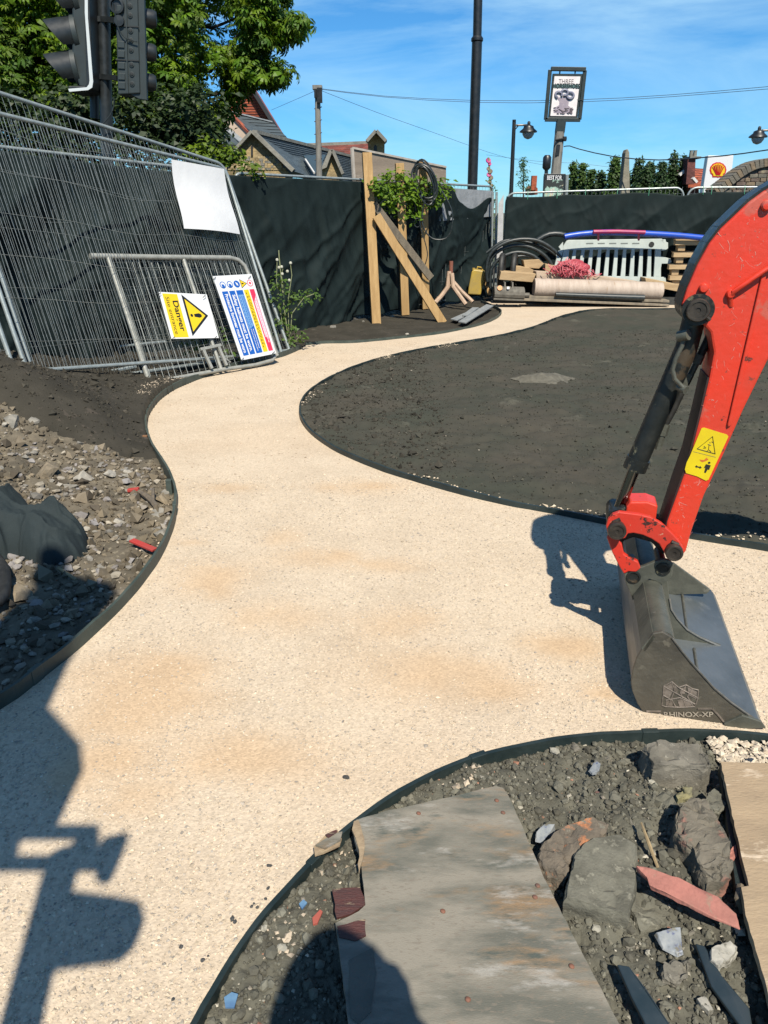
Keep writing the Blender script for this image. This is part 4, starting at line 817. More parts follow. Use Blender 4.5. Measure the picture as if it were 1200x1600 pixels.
cl = .25 * (1 - np.exp(-np.maximum(d_, 0) / .055)) * (.85 + .9 * fbm(fx_ * 2.6, fy_ * 2.6, 2, 13)) + .05 * rdg(fbm(fx_ * 3 + fy_ * 4, fy_ * 2.2 - fx_, 2, 15)) + .03 * rdg(fbm(fx_ * 6 - fy_ * 5, fy_ * 5 + fx_ * 2, 2, 16)) + .012 * fbm(fx_ * 14, fy_ * 14, 3, 18)
cl = cl - .26 * np.exp(-((fx_ - h0.x - .02) / .085) ** 2 - ((fy_ - h0.y - .10) / .11) ** 2)
zz = gz + np.maximum(cl, .004) * smooth(0, .012, d_)
I = np.arange(210 * 120).reshape(210, 120); F = np.stack([I[:-1, :-1], I[1:, :-1], I[1:, 1:], I[:-1, 1:]], -1).reshape(-1, 4); F = F[(d_[F] > -.004).all(1)]
o = npmesh('draped_netting', np.column_stack([fx_, fy_, zz]), F, m_net0, rt, smooth=True); so2 = o.modifiers.new('Solid', 'SOLIDIFY'); so2.thickness = .004
q = [on_bank(-30, 880) + UP * .1, on_bank(2, 900) + UP * .08, on_bank(12, 925) + UP * .07, on_bank(2, 958) + UP * .06, on_bank(-40, 970) + UP * .08]
MB().tube([Vector(p) for p in catmull([tuple(p) for p in q], .03)], .028, 12).build('drain_pipe', m_hose); tag(bpy.data.objects['drain_pipe'], 'black corrugated pipe curling at the left edge below the netting', 'pipe')
# ================================================================== FENCES, NETTING, SIGNS, PROPS
m_galv = M('galvanised_steel', (.50, .55, .54), (.36, .41, .41), 18, .42, .45, bump=.15, bscale=60, spots=[((.24, .26, .24), 9, .66)], swidth=.08)
m_wire = M('galvanised_wire', (.52, .56, .55), (.34, .38, .37), 30, .45, .3)
m_net = M('green_black_netting', (.0075, .0155, .016), (.013, .024, .025), 5, .75, bump=.5, bscale=260, spots=[((.10, .085, .055), 3.1, .70)], swidth=.10, stretch=(1, 1, .5), spec=.15)
m_tie = M('green_cable_tie', (.04, .30, .16), None, rough=.5)
def bil(BL, BR, TL, TR, u, v): return (BL.lerp(BR, u)).lerp(TL.lerp(TR, u), v)
def panel(BL, BR, TL, TR, label, nw=84, nh=9, wr=.0021, rr=.019, seed=1, cat='fence panel', group=None, name='mesh_fence', wav=.004, sag=.02, over=.012, round_=.12, lowrail=.0, blocks=True, foot=True):
    o = (BL + BR) / 2; o.z = min(BL.z, BR.z); root = thing(name, o, label, cat, group)
    def Bq(u, v): return bil(BL, BR, TL, TR, u, v)
    du = round_ / (BR - BL).length; dv = round_ / (TL - BL).length
    top = [Bq(0, 0)] + [Bq(0, v) for v in (.25, .5, .75)] + [Bq(0 + du * (1 - math.cos(t)), 1 - dv * (1 - math.sin(t))) for t in np.linspace(0, math.pi/2, 6)] + [Bq(u, 1) for u in (.25, .5, .75)] + [Bq(1 - du * (1 - math.cos(t)), 1 - dv * (1 - math.sin(t))) for t in np.linspace(math.pi/2, 0, 6)] + [Bq(1, v) for v in (.75, .5, .25, 0)]
    MB().tube(top, rr, 10).build('frame', m_galv, root)
    MB().tube([Bq(0, lowrail), Bq(1, lowrail)], rr, 10).build('bottom_rail', m_galv, root)
    r = random.Random(seed); mb = MB(); nn = (BR - BL).cross(TL - BL).normalized()
    for i in range(nw):
        u = (i + .5) / nw; ph = r.uniform(0, 6); am = r.uniform(.3, 1) * wav; ks = 8
        v1 = 1 + (over / (TL - BL).length)
        mb.tube([Bq(u, v1 * k / ks) + nn * (am * math.sin(ph + k * .9)) + (BR - BL).normalized() * (am * 1.2 * math.sin(ph * 2 + k * 1.3)) for k in range(ks + 1)], wr, 3, cap=False, smooth=False)
    for j in range(nh):
        v = (j + .7) / nh; ph = r.uniform(0, 6)
        mb.tube([Bq(k / 14, v - sag / (TL - BL).length * math.sin(math.pi * k / 14) * (1 + .6 * math.sin(ph + k)) * (.4 + j / nh)) + nn * .005 for k in range(15)], wr, 3, cap=False, smooth=False)
    mb.build('wire_mesh', m_wire, root, fix=False)
    return root
ABL, ABR, ATL, ATR = P(42, 580, 6.2), P(440, 552, 9.0), P(-105, 152, 6.55), P(352, 264, 9.45)
panel(ABL, ABR, ATL, ATR, 'big leaning steel mesh fence panel that carries the blank white banner', 96, 6, seed=1, sag=.05, wav=.007)
panel(P(60, 606, 6.45), P(452, 547, 9.25), P(-105, 112, 6.75), P(349, 257, 9.65), 'second steel mesh panel standing just behind the leaning front one', 56, 5, wr=.0017, seed=2, sag=.03, wav=.006)
d0 = (ABR - ABL) * .85; d1 = (ATR - ATL) * .85
panel(ABL - d0 + UP * .1, ABL + Vector((-.06, -.08, 0)), ATL - d1 + UP * .05, ATL + Vector((-.06, -.08, 0)), 'steel mesh panel at the extreme left edge, mostly outside the picture', 70, 8, seed=3)
class PL:
    def __init__(s, a, b, c):
        s.o = Vector(a); s.n = (Vector(b) - Vector(a)).cross(Vector(c) - Vector(a)).normalized()
        if s.n.dot(Vector((0, 0, CAMH)) - s.o) < 0: s.n = -s.n
    def at(s, px, py, off=0.0):
        d = ray(px, py); o = Vector((0, 0, CAMH)); t = (s.o + s.n * off - o).dot(s.n) / d.dot(s.n); return o + d * t
pa = PL(ABL, ABR, ATL)
# blank banner
m_white = M('white_banner', (.82, .83, .84), (.76, .77, .79), 3, .55, bump=.1, bscale=8)
def bent(corn, pl, off, nu, nv, fn, th, name, mat, parent):
    c = [pl.at(x, y, off) for x, y in corn]; V = []; F = []
    for j in range(nv + 1):
        for i in range(nu + 1):
            p = (c[0].lerp(c[1], i / nu)).lerp(c[3].lerp(c[2], i / nu), j / nv); V.append(p + pl.n * fn(i / nu, j / nv))
    n0 = len(V); V2 = [p - pl.n * th for p in V]
    idx = lambda i, j: j * (nu + 1) + i
    for j in range(nv):
        for i in range(nu): F.append((idx(i,j), idx(i+1,j), idx(i+1,j+1), idx(i,j+1))); F.append(tuple(n0 + k for k in (idx(i,j), idx(i,j+1), idx(i+1,j+1), idx(i+1,j))))
    bd = [idx(i,0) for i in range(nu)] + [idx(nu,j) for j in range(nv)] + [idx(i,nv) for i in range(nu,0,-1)] + [idx(0,j) for j in range(nv,0,-1)]
    for a, b in zip(bd, bd[1:] + bd[:1]): F.append((a, b, n0 + b, n0 + a))
    mb = MB(); mb.add(V + V2, F, True); return mb.build(name, mat, parent, fix=True)
rt = thing('banner', pa.at(325, 310, .0), 'blank white banner tied to the top of the leaning mesh panel', 'banner')
bent([(270, 248), (352, 263), (375, 366), (288, 357)], pa, -.012, 12, 12, lambda u, v: .035 * math.sin(u * 3.1) * (v) - .02 * math.sin(v * 5) - .02, .003, 'sheet', m_white, rt)
# low gate frame that leans on the panel
gp_ = PL(P(232, 600, 7.2), P(432, 558, 8.5), P(168, 400, 7.5))
gt = thing('mesh_gate', gp_.at(320, 580, 0), 'low galvanised mesh gate leaning on the big panel and carrying two safety signs', 'gate')
g = lambda x, y, o=0.0: gp_.at(x, y, o)
m_zinc = M('dull_zinc', (.46, .46, .42), (.33, .34, .31), 16, .55, .3, bump=.3, bscale=50, spots=[((.24, .20, .15), 12, .66)], swidth=.08)
MB().tube([g(141, 400), g(250, 402), g(360, 403)], .027, 12).tube([g(360, 403), g(372, 406), g(382, 415), g(389, 430), g(402, 468), g(430, 548), g(433, 556)], .024, 12).build('top_rail', m_zinc, gt)
MB().tube([g(168, 400), g(200, 495), g(234, 599)], .026, 12).build('post', m_zinc, gt)
MB().tube([g(286, 403), g(315, 487), g(346, 578)], .020, 12).build('post', m_zinc, gt)
MB().tube([g(212, 603), g(280, 590), g(350, 577), g(400, 570), g(425, 563), g(430, 556)], .021, 12).build('bottom_rail', m_zinc, gt)
mb = MB()
for i in range(21):
    u = (i + .5) / 21; mb.tube([g(170 + u * 205, 402, -.02), g(234 + u * 196, 599 - u * 40, -.02)], .0017, 3, cap=False, smooth=False)
for j in range(15):
    v = (j + .6) / 15; mb.tube([g(168 + 66 * v, 402 + 197 * v, -.018), g(286 + 60 * v, 403 + 175 * v - 2, -.018), g(380 + 50 * v, 404 + 152 * v, -.018)], .0016, 3, cap=False, smooth=False)
mb.build('wire_mesh', m_wire, gt, fix=False)
lf = MB(); lf.beam(g(313, 546, .04), g(345, 539, .04), .03, .03, gp_.n).beam(g(317, 546, .04), g(331, 576, .04), .03, .03, gp_.n).beam(g(341, 541, .04), g(354, 571, .04), .03, .03, gp_.n)
lf.build('latch_frame', m_zinc, gt, bevel=.003)
MB().beam(g(352, 560, .05), g(360, 566, .05), .012, .012, gp_.n).build('latch_bolt', m_zinc, gt)
# rail lying behind and the small round foot
MB().tube([g(96, 597, -.25), g(150, 586, -.25), g(212, 573, -.25)], .022, 10).build('steel_rail', m_galv); tag(bpy.data.objects['steel_rail'], 'loose steel rail on the soil below the leaning panel at the left', 'rail')
c = on_bank(211, 597) if False else G(211, 598, .03)
MB().lathe([(.075, 0), (.078, .03), (.07, .045), (.025, .05), (.022, .10), (.02, .105), (.001, .106)], c, (0, 0, 1), 20).build('round_foot_block', M('cream_plastic', (.55, .48, .36), (.42, .36, .27), 20, .7)); tag(bpy.data.objects['round_foot_block'], 'small cream round plastic block beside the lower left corner of the mesh gate', 'block')
# ---- the two signs
m_sw = M('sign_white', (.80, .82, .84), None, rough=.35); m_sy = M('sign_yellow', (.88, .62, .01), None, rough=.35); m_sb1 = M('sign_blue', (.015, .12, .50), None, rough=.35); m_sr = M('sign_red', (.78, .04, .10), None, rough=.35); m_sk = M('sign_black', (.012, .012, .012), None, rough=.4); m_slb = M('sign_pale_blue', (.17, .36, .66), None, rough=.35); m_swt = M('sign_lettering_white', (.85, .86, .88), None, rough=.4); m_slp = M('sign_pale_pink', (.82, .45, .55), None, rough=.4)
class Sign:
    """corn: sign corners in pixels: [start, start+across, end+across, end]; u runs down the sign, v across"""
    def __init__(s, corn, pl, off, label, name='safety_sign'):
        s.pl = pl; s.c = [pl.at(x, y, off) for x, y in corn]; s.n = pl.n
        s.root = thing(name, sum(s.c, Vector()) / 4, label, 'sign')
        MB().prism([p - s.n * .004 for p in s.c], s.n * .004).build('plate', m_sw, s.root)
        s.ax = ((s.c[3] - s.c[0]) + (s.c[2] - s.c[1])).normalized(); s.ay = ((s.c[1] - s.c[0]) + (s.c[2] - s.c[3])).normalized(); s.lu = (s.c[3] - s.c[0]).length; s.lv = (s.c[1] - s.c[0]).length
    def at(s, u, v, off=0.0): return (s.c[0].lerp(s.c[1], v)).lerp(s.c[3].lerp(s.c[2], v), u) + s.n * off
    def poly(s, uv, mat, name, off=.0003, th=.0012, parent=None): return MB().prism([s.at(u, v, off) for u, v in uv], s.n * th).build(name, mat, parent or s.root)
    def text(s, body, u, v, h, width, mat, name='lettering', bold=.0, align='CENTER'):
        ax = s.ax; ay = (s.ay - ax * s.ay.dot(ax)).normalized()
        if ax.cross(ay).dot(s.n) < 0: ay = -ay
        return text(body, h, mat, s.root, s.at(u, v, .0018), ax, ay, name, width=width, ext=.001, bold=bold, align=align)
s1 = Sign([(248, 456), (323, 460), (342, 528), (268, 529.5)], gp_, .045, 'white and yellow sign with a warning triangle reading Danger Site entrance, turned sideways', 'danger_sign')
s1.poly([(.03, .06), (.97, .06), (.97, .36), (.03, .36)], m_sy, 'yellow_panel')
s1.text('Danger', .50, .275, s1.lv * .11, s1.lu * .66, m_sk, bold=.02); s1.text('Site entrance', .50, .135, s1.lv * .075, s1.lu * .80, m_sk)
s1.poly([(.03, .445), (.95, .445), (.49, .90)], m_sk, 'triangle_border'); s1.poly([(.13, .485), (.85, .485), (.49, .835)], m_sy, 'triangle', .0012, .001)
s1.poly([(.46, .60), (.44, .70), (.455, .745), (.49, .76), (.525, .745), (.54, .70), (.52, .60)], m_sk, 'exclamation_bar', .002, .001); s1.poly([(.49 + .035 * math.cos(t), .545 + .028 * math.sin(t)) for t in np.linspace(0, 6.28, 13)[:-1]], m_sk, 'exclamation_dot', .002, .001)
s2 = Sign([(332.5, 431.5), (393, 428), (431.5, 552), (377.5, 563)], gp_, .06, 'tall sign of blue, yellow and red bands on safety footwear and helmets, turned sideways')
for (a, b), m_ in zip([(.09, .24), (.275, .42), (.455, .63), (.66, .785), (.815, .94)], [m_sb1, m_sb1, m_sb1, m_sy, m_sr]):
    s2.poly([(.185, a), (.955, a), (.955, b), (.185, b)], m_, 'band')
s2.text('Protective footwear must be worn', .57, .165, s2.lv * .075, s2.lu * .70, m_swt, bold=.03)
s2.text('Safety helmets must be worn.', .575, .348, s2.lv * .075, s2.lu * .68, m_swt, bold=.03)
s2.poly([(.24, .47), (.67, .47), (.62, .615), (.24, .615)], m_slb, 'pale_patch', .0018, .0008)
s2.poly([(.34, .84), (.78, .84), (.80, .93), (.26, .93)], m_slp, 'pale_patch', .0018, .0008)
r_ = random.Random(4)
def dashes(v, u0, u1, mat, n, w, nm):
    mb = MB(); L_ = (u1 - u0) / n
    for i in range(n):
        a = u0 + i * L_; b = a + L_ * r_.uniform(.5, .85)
        mb.prism([s2.at(a, v - w, .0026), s2.at(b, v - w, .0026), s2.at(b, v + w, .0026), s2.at(a, v + w, .0026)], s2.n * .0006)
    mb.build(nm, mat, s2.root)
for v, u0, u1, mt in ((.50, .26, .93, m_sb1), (.55, .26, .66, m_sb1), (.59, .26, .60, m_sb1), (.52, .66, .93, m_swt), (.575, .66, .90, m_swt), (.70, .22, .92, m_sk), (.74, .26, .88, m_sk), (.855, .36, .76, m_swt), (.895, .30, .86, m_swt)):
    dashes(v, u0, u1, mt, 16, .008, 'small_print')
def disc(v, r, mat, name='roundel', off=.0003, u=.11): return s2.poly([(u + r * .55 * math.cos(t), v + r * math.sin(t)) for t in np.linspace(0, 6.28, 19)[:-1]], mat, name, off, .0010)
for v in (.17, .35): disc(v, .075, m_sb1); disc(v, .058, m_sw, 'roundel_field', .0012); s2.poly([(.10, v - .03), (.14, v - .035), (.15, v + .02), (.13, v + .04), (.105, v + .02)], m_sb1, 'pictogram', .0024, .0008)
disc(.53, .078, m_sb1); s2.poly([(.085, .50), (.125, .52), (.13, .56), (.10, .55)], m_sw, 'pictogram', .0015, .0008)
s2.poly([(.055, .63), (.165, .63), (.11, .80)], m_sk, 'triangle_border'); s2.poly([(.066, .64), (.154, .64), (.11, .775)], m_sy, 'triangle', .0012, .0008); s2.poly([(.10, .655), (.12, .655), (.115, .71), (.105, .71)], m_sk, 'pictogram', .002, .0008)
disc(.88, .075, m_sr); disc(.88, .060, m_sw, 'roundel_field', .0012); disc(.88, .028, m_sr, 'pictogram', .0022)
mb = MB()
for (x, y) in ((250, 458), (320, 462), (338, 526), (272, 527), (336, 434), (391, 432), (428, 550), (380, 560)):
    mb = MB(); mb.tube([g(x, y, .03), g(x + 1, y - 1, .075), g(x - 3, y + 3, .07)], .003, 4); mb.build('cable_tie', m_sk, s1.root if x < 345 and y > 456 and x != 336 else s2.root)
# ---- the long netted fence behind, made of upright panels
B0, BC = Vector((-5.96, 4.9, 0)), Vector((2.16, 15.75, 0)); BD = (BC - B0).normalized(); BN = Vector((BD.y, -BD.x, 0)); BLn = (BC - B0).length
def bz(s): return 0.10 + 0.30 * float(smooth(0, 1, np.array(1 - min(1, s / 6.5))))
nb_ = 4
for k in range(nb_):
    a = B0 + BD * (BLn * k / nb_ + .03); b = B0 + BD * (BLn * (k + 1) / nb_ - .03); z0, z1 = bz(BLn * k / nb_), bz(BLn * (k + 1) / nb_)
    a = a - BN * .04; b = b - BN * .04
    panel(a + UP * z0 - UP * .04, b + UP * z1 - UP * .04, a + UP * (z0 + 1.96), b + UP * (z1 + 1.96), ['upright mesh panel behind the black netting at the far left', 'upright mesh panel behind the netting, second along from the left edge', 'upright mesh panel behind the netting beside the weed clump', 'upright mesh panel behind the timber props'][k], 30, 4, seed=10 + k, wr=.0026, over=.02, wav=.002)
def netting(name, O, D, Nn, L_, ztop, zbot, amp, seed, label, ns=420, nt_=90, drape=1.0, mat=None):
    s = np.linspace(0, L_, ns); t = np.linspace(0, 1, nt_); S_, T_ = np.meshgrid(s, t, indexing='ij')
    zt = np.array([ztop(x) for x in s])[:, None]; zb_ = np.array([zbot(x) for x in s])[:, None]
    Zz = zt * (1 - T_) + zb_ * T_
    cr_ = lambda q: np.maximum(0, 1 - np.abs(q) * 9) ** 2
    f = .10 * cr_(fbm(S_ * .9 + T_ * 2.2, T_ * .8 - S_ * .25, 3, seed + 8)) + .06 * cr_(fbm(S_ * 2.2 - T_ * 2.6, T_ * 1.2 + S_ * .5, 3, seed + 9)) + fbm(S_ * 1.3 + T_ * 1.1, T_ * 1.0, 3, seed) * .5 + drape * (0.55 * (1 - np.abs(fbm(S_ * .8 + T_ * 1.9 + 3, T_ * .5 + S_ * .3, 2, seed + 2)) * 6) * .25) + .18 * fbm(S_ * 6 - T_ * 2.5, T_ * 1.4, 3, seed + 4)
    dd = amp * f * (0.25 + 0.75 * np.minimum(1, T_ * 3))
    Xp = O.x + D.x * S_ + Nn.x * (dd + .03); Yp = O.y + D.y * S_ + Nn.y * (dd + .03)
    V = np.stack([Xp, Yp, Zz], -1).reshape(-1, 3); I = np.arange(ns * nt_).reshape(ns, nt_)
    F = np.stack([I[:-1, :-1], I[:-1, 1:], I[1:, 1:], I[1:, :-1]], -1).reshape(-1, 4)
    o = npmesh(name, V, F, mat or m_net, loc=(O + D * L_ / 2), smooth=True); sol = o.modifiers.new('Solid', 'SOLIDIFY'); sol.thickness = .004
    return tag(o, label, 'netting')
sA = (P(700, 300, 14.9) - B0).dot(BD)
def btop(s):
    z = bz(s) + 1.93
    if s > sA - .4: z -= .27 + .10 * math.sin((s - sA) * 4.5) if s > sA else .27 * float(smooth(0, 1, np.array((s - sA + .4) / .4)))
    return z
netting('debris_netting', B0, BD, BN, BLn, btop, lambda s: bz(s) - .10 + .05 * math.sin(s * 2.1) + .03 * math.sin(s * 7), .45, 3, 'long run of black debris netting on the fence behind the leaning panels and timber props')
# pale sheet seen above the sagging net, next to the corner
sh = MB(); q0, q1 = B0 + BD * (sA - .7), B0 + BD * (BLn - .12); z0 = bz(BLn)
sh.prism([q0 + UP * (z0 + 1.90) + BN * .005, q1 + UP * (z0 + 1.88) + BN * .005, q1 + UP * (z0 + 1.42) + BN * .005, q0 + UP * (z0 + 1.35) + BN * .005], BN * .006)
o = sh.build('grey_sheet', M('pale_grey_sheet', (.36, .38, .40), (.27, .29, .31), 5, .7, bump=.3, bscale=12)); tag(o, 'pale grey sheet showing above the sagging netting near the fence corner', 'sheet')
# ---- the back fence
C0, C1, C2 = P(782, 470, 15.3), P(1046, 470, 14.9), P(1052, 470, 14.9); 
for c_ in (C0, C1, C2): c_.z = 0
CD = (C1 - C0).normalized(); CN = Vector((CD.y, -CD.x, 0)); C3 = C2 + CD * 3.45; C4 = C3 + CD * 3.5
TZ = lambda px, py, c_: P(px, py, c_.y).z
zc0, zc1 = TZ(790, 302, C0), TZ(1040, 293, C1)
for k, (a, b, za, zb2) in enumerate(((C0, C1, zc0, zc1), (C2, C3, zc1, zc1 + .01), (C3 + CD * .05, C4, zc1, zc1))):
    panel(a - CN * .04 + UP * .05, b - CN * .04 + UP * .05, a - CN * .04 + UP * za, b - CN * .04 + UP * zb2, ['back fence panel with a rounded top rail standing behind the grey barrier', 'back fence panel behind the pallets and the excavator arm', 'back fence panel hidden beyond the right edge'][k], 44, 6, seed=20 + k, wr=.003, round_=.16, wav=.002)
    mb = MB()
def ctop(s):
    g_ = (C1 - C0).length; return (zc0 + (zc1 - zc0) * min(1, s / g_)) - .055 - .07 * max(0, 1 - abs(s - g_) / .5) - .025 * abs(math.sin(s * 2.7))
netting('debris_netting', C0, CD, CN, (C4 - C0).length, ctop, lambda s: .02, .26, 33, 'black debris netting stretched along the back fence behind the barrier and pallets', 360, 80, 1.2)
for i, px in enumerate((817, 862, 905, 953, 1000, 1080, 1092, 1140)):
    s_ = (px - 784) / 83.0; c_ = C0 + CD * s_; zz = zc0 + (zc1 - zc0) * min(1, s_ / (C1 - C0).length)
    m_ = MB(); m_.tube([c_ + CN * .0 + UP * (zz + .03), c_ + CN * .03 + UP * (zz - .02), c_ + CN * .035 + UP * (zz - .12)], .006, 5); o = m_.build('cable_tie', m_tie); tag(o, 'green cable tie hanging from the top rail of the back fence', 'cable tie', 'green ties on the back fence')
# white sheet strips by the corner posts
for px0, px1, y0, y1, Yd, lb in ((779, 786, 318, 402, 15.2, 'narrow white sheet strip hanging by the fence corner'),):
    mb = MB(); mb.prism([P(px0, y0, Yd), P(px1 + 1, y0 - 14, Yd), P(px1 - 1, y1, Yd), P(px0 - 3, y1 + 4, Yd)], (0, -.006, 0)); o = mb.build('white_strip', M('white_sheet', (.60, .60, .60), (.45, .45, .46), 5, .7)); tag(o, lb, 'sheet')
for px, lb in ((770, 'thin galvanised post at the fence corner, left of two'), (776, 'thin galvanised post at the fence corner, right of two')):
    MB().tube([P(px - 2, 452, 15.45), P(px, 300, 15.45)], .024, 10).build('fence_post', m_galv); tag(bpy.data.objects['fence_post' if px == 770 else 'fence_post.001'], lb, 'post')
# ---- timber props
m_tim = M('new_softwood', (.56, .36, .15), (.44, .27, .105), 3, .75, bump=.3, bscale=30, lo=.4, hi=.6, stretch=(6, 6, .6), spots=[((.30, .16, .06), 2.2, .70)], swidth=.03)
m_tim2 = M('grey_timber', (.30, .25, .18), (.20, .17, .13), 3, .85, bump=.4, bscale=30, stretch=(4, 4, .8))
def prop(a, b, w_, h_, lb, mat=m_tim):
    o = MB().beam(a, b, w_, h_, (0.2, -1, 0)).build('timber_prop', mat, bevel=.004); return tag(o, lb, 'timber')
g1 = G(588, 504, .0)
prop(g1 - UP * .05, P(573, 239, 12.15), .14, .09, 'tall upright timber post, nearest of the three in front of the netting')
prop(G(633, 492, .0), P(624, 255, 12.75), .13, .09, 'middle upright timber post crossed by the diagonal brace')
prop(G(665, 482, .0), P(661, 253, 13.3), .125, .09, 'farthest upright timber post with the cable coil on its top')
prop(P(588, 337, 11.95), G(692, 505, -.03) , .13, .08, 'long pale diagonal brace from the nearest post down to the soil')
prop(P(583, 318, 12.1), P(673, 434, 12.75), .11, .07, 'greyer diagonal brace running behind the pale one', m_tim2)
hb = PL(P(549, 232, 12.7), P(690, 262, 14.4), P(553, 285, 12.7))
rt = thing('hoarding_board', hb.at(620, 285, 0), 'weathered plywood hoarding board rising above the netted fence behind the posts', 'board')
MB().prism([hb.at(551, 232), hb.at(697, 262), hb.at(697, 292), hb.at(554, 289)], -hb.n * .018).build('sheet', M('hoarding_ply', (.36, .29, .22), (.25, .20, .155), 2.5, .8, bump=.3, bscale=40, stretch=(.5, .5, 3), spots=[((.44, .38, .31), 5, .6)], swidth=.1), rt)
MB().beam(hb.at(550, 231, .01), hb.at(553.5, 289, .01), .05, .03, hb.n).build('edge_batten', M('pale_batten', (.55, .50, .44), (.42, .38, .33), 8, .8), rt)
MB().beam(hb.at(551, 231, .012), hb.at(697, 261, .012), .03, .02, hb.n).build('edge_batten', bpy.data.materials['pale_batten'], rt)
# cable coil and hanging loops
m_cab = M('black_cable', (.012, .018, .020), (.03, .04, .042), 20, .45)
rt = thing('cable_coil', P(664, 290, 13.1), 'coil of black cable slung over the farthest timber post with loose loops below', 'cable')
r_ = random.Random(8)
for k in range(7):
    cx, cy, rx, ry = 665 + r_.uniform(-3, 5), 284 + r_.uniform(-3, 6), 15 + r_.uniform(-3, 4), 30 + r_.uniform(-5, 3)
    MB().tube([P(cx + rx * math.cos(t) + 6 * math.sin(t), cy + ry * math.sin(t), 13.05 + .03 * k + .03 * math.sin(2 * t)) for t in np.linspace(0, 6.28, 25)[:-1]], .014, 8, closed=True).build('loop', m_cab, rt)
lp = catmull([tuple(P(x, y, 13.0)) for x, y in [(690,298),(700,315),(707,335),(705,358),(697,372),(680,374),(668,366),(660,350),(660,330),(664,312)]], .05)
MB().tube([Vector(p) for p in lp], .011, 8).build('loop', m_cab, rt)
MB().tube([P(652 + 5 * math.cos(t), 348 + 7 * math.sin(t), 13.0) for t in np.linspace(0, 6.28, 14)[:-1]], .010, 6, closed=True).build('loop', m_cab, rt)
lp = catmull([tuple(P(x, y, 12.95)) for x, y in [(655,341),(658,360),(664,378),(668,398),(664,414)]], .05); MB().tube([Vector(p) for p in lp], .008, 6).build('loop', m_cab, rt)
# handles leaning together, can, boards on the bed
m_hnd = M('tool_handle', (.55, .40, .28), (.44, .30, .21), 14, .7); m_hr = M('red_brown_handle', (.30, .10, .06), (.24, .09, .06), 14, .6)
rt = thing('tool_handles', G(708, 474, 0), 'bundle of splayed wooden tool handles standing together in front of the netting', 'tool handles')
for pts, m_, r in (([(705, 408, 14.0), (704.5, 430, 14.0)], m_hr, .036), ([(702, 424, 13.9), (700, 448, 13.85), (690, 462, 13.8), (680, 473, 13.7)], m_hnd, .040), ([(706, 427, 13.85), (708, 448, 13.8), (718, 462, 13.75), (728, 476, 13.65)], m_hnd, .040), ([(708, 440, 14.1), (722, 456, 14.05), (739, 472, 13.9)], m_hnd, .034), ([(704, 445, 14.1), (694, 460, 14.2), (684, 466, 14.2)], m_hnd, .03)):
    MB().tube([P(*p) for p in pts], r, 8).build('handle', m_, rt)
rt = thing('jerrycan', G(743, 461, .0), 'yellow plastic can standing at the foot of the netting near the corner', 'can')
m_can = M('aged_yellow_plastic', (.52, .36, .06), (.42, .30, .08), 8, .5, spots=[((.30, .22, .09), 9, .62)], swidth=.1)
MB().prism([P(737, 424, 14.9), P(741, 421, 14.9), P(755, 423, 14.9), P(758, 427, 14.9), P(751, 461, 14.9), P(731, 460, 14.9), P(732, 450, 14.9)], (.05, .28, 0)).build('can_body', m_can, rt, bevel=.02)
MB().lathe([(.03, 0), (.03, .04), (.001, .042)], P(740, 422, 15.0), (0, 0, 1), 12).build('cap', m_can, rt)
MB().tube([P(745, 422, 15.05), P(746, 417, 15.05), P(753, 418, 15.05), P(754, 423, 15.05)], .015, 8).build('handle', m_can, rt)
o = MB().prism([P(757, 432, 15.1), P(764, 443, 15.1), P(768, 461, 15.0), P(763, 462, 15.0), P(756, 440, 15.1)], (0, .03, 0)).build('wood_offcut', m_tim, bevel=.004); tag(o, 'leaning wood offcut right of the yellow can', 'offcut')
m_gb = M('grey_board', (.33, .35, .35), (.24, .26, .27), 10, .7, bump=.3, bscale=60)
for i, (pts, lb) in enumerate((([(704,500),(714,502),(752,484),(745,482)], 'grey flat board on the soil by the path bend, longest of three'), ([(716,504),(728,506),(771,479),(760,477)], 'pale grey board lying between two others by the path bend'), ([(722,494),(730,495),(748,482),(738,482)], 'short grey board at the back of the trio by the path bend'))):
    o = MB().prism([G(x, y, .035 + .012 * i) for x, y in pts], UP * .02).build('flat_board', m_gb, bevel=.003); tag(o, lb, 'board')
rr = random.Random(5)
for px, py, r in ((548,497,.06),(556,500,.05),(562,497,.04),(616,490,.04),(612,495,.05),(520,512,.05),(636,523,.035),(568,503,.03)):
    c = G(px, py, 0); bank_rock(px, py, r, rr.choice([0, 1, 3]), 'pale stone lying along the foot of the netting by the timber props', 'stones at the foot of the netting')
# ================================================================== MATERIAL STACK in front of the back fence
m_bar = M('grey_plastic_barrier', (.50, .56, .53), (.42, .48, .46), 6, .5, spots=[((.30, .30, .26), 8, .66)], swidth=.1)
br = thing('plastic_barrier', P(960, 437, 14.6), 'grey slotted plastic barrier propped on the timber stack', 'barrier')
def Y0(y): return 14.62 + (437 - y) * .002
def pp_(pts, y_off=0): return [P(x, y, Y0(y) + y_off) for x, y in pts]
mb = MB()
mb.prism(pp_([(886,375),(1034,373),(1038,376),(1036,389),(880,391),(880,385)]), (0, .05, 0))
mb.build('top_beam', m_bar, br, bevel=.006)
MB().prism(pp_([(868,430),(1040,433),(1041,441),(867,439)]), (0, .05, 0)).build('bottom_beam', m_bar, br, bevel=.006)
xs = np.linspace(886, 1029, 12)
for i, x in enumerate(xs):
    w_ = 3.0 if 0 < i < 11 else 5.0; sl_ = -(9 - i * .55) * .9
    MB().prism(pp_([(x - w_, 388), (x + w_ - 1, 388), (x + w_ + sl_ + 1.5, 435), (x - w_ + sl_, 435)]), (0, .045, 0)).build('bar', m_bar, br, bevel=.006)
MB().prism(pp_([(1032,375),(1040,374),(1041,378),(1044,379),(1044,388),(1040,391),(1034,392)]), (0, .05, 0)).build('hook', m_bar, br, bevel=.005)
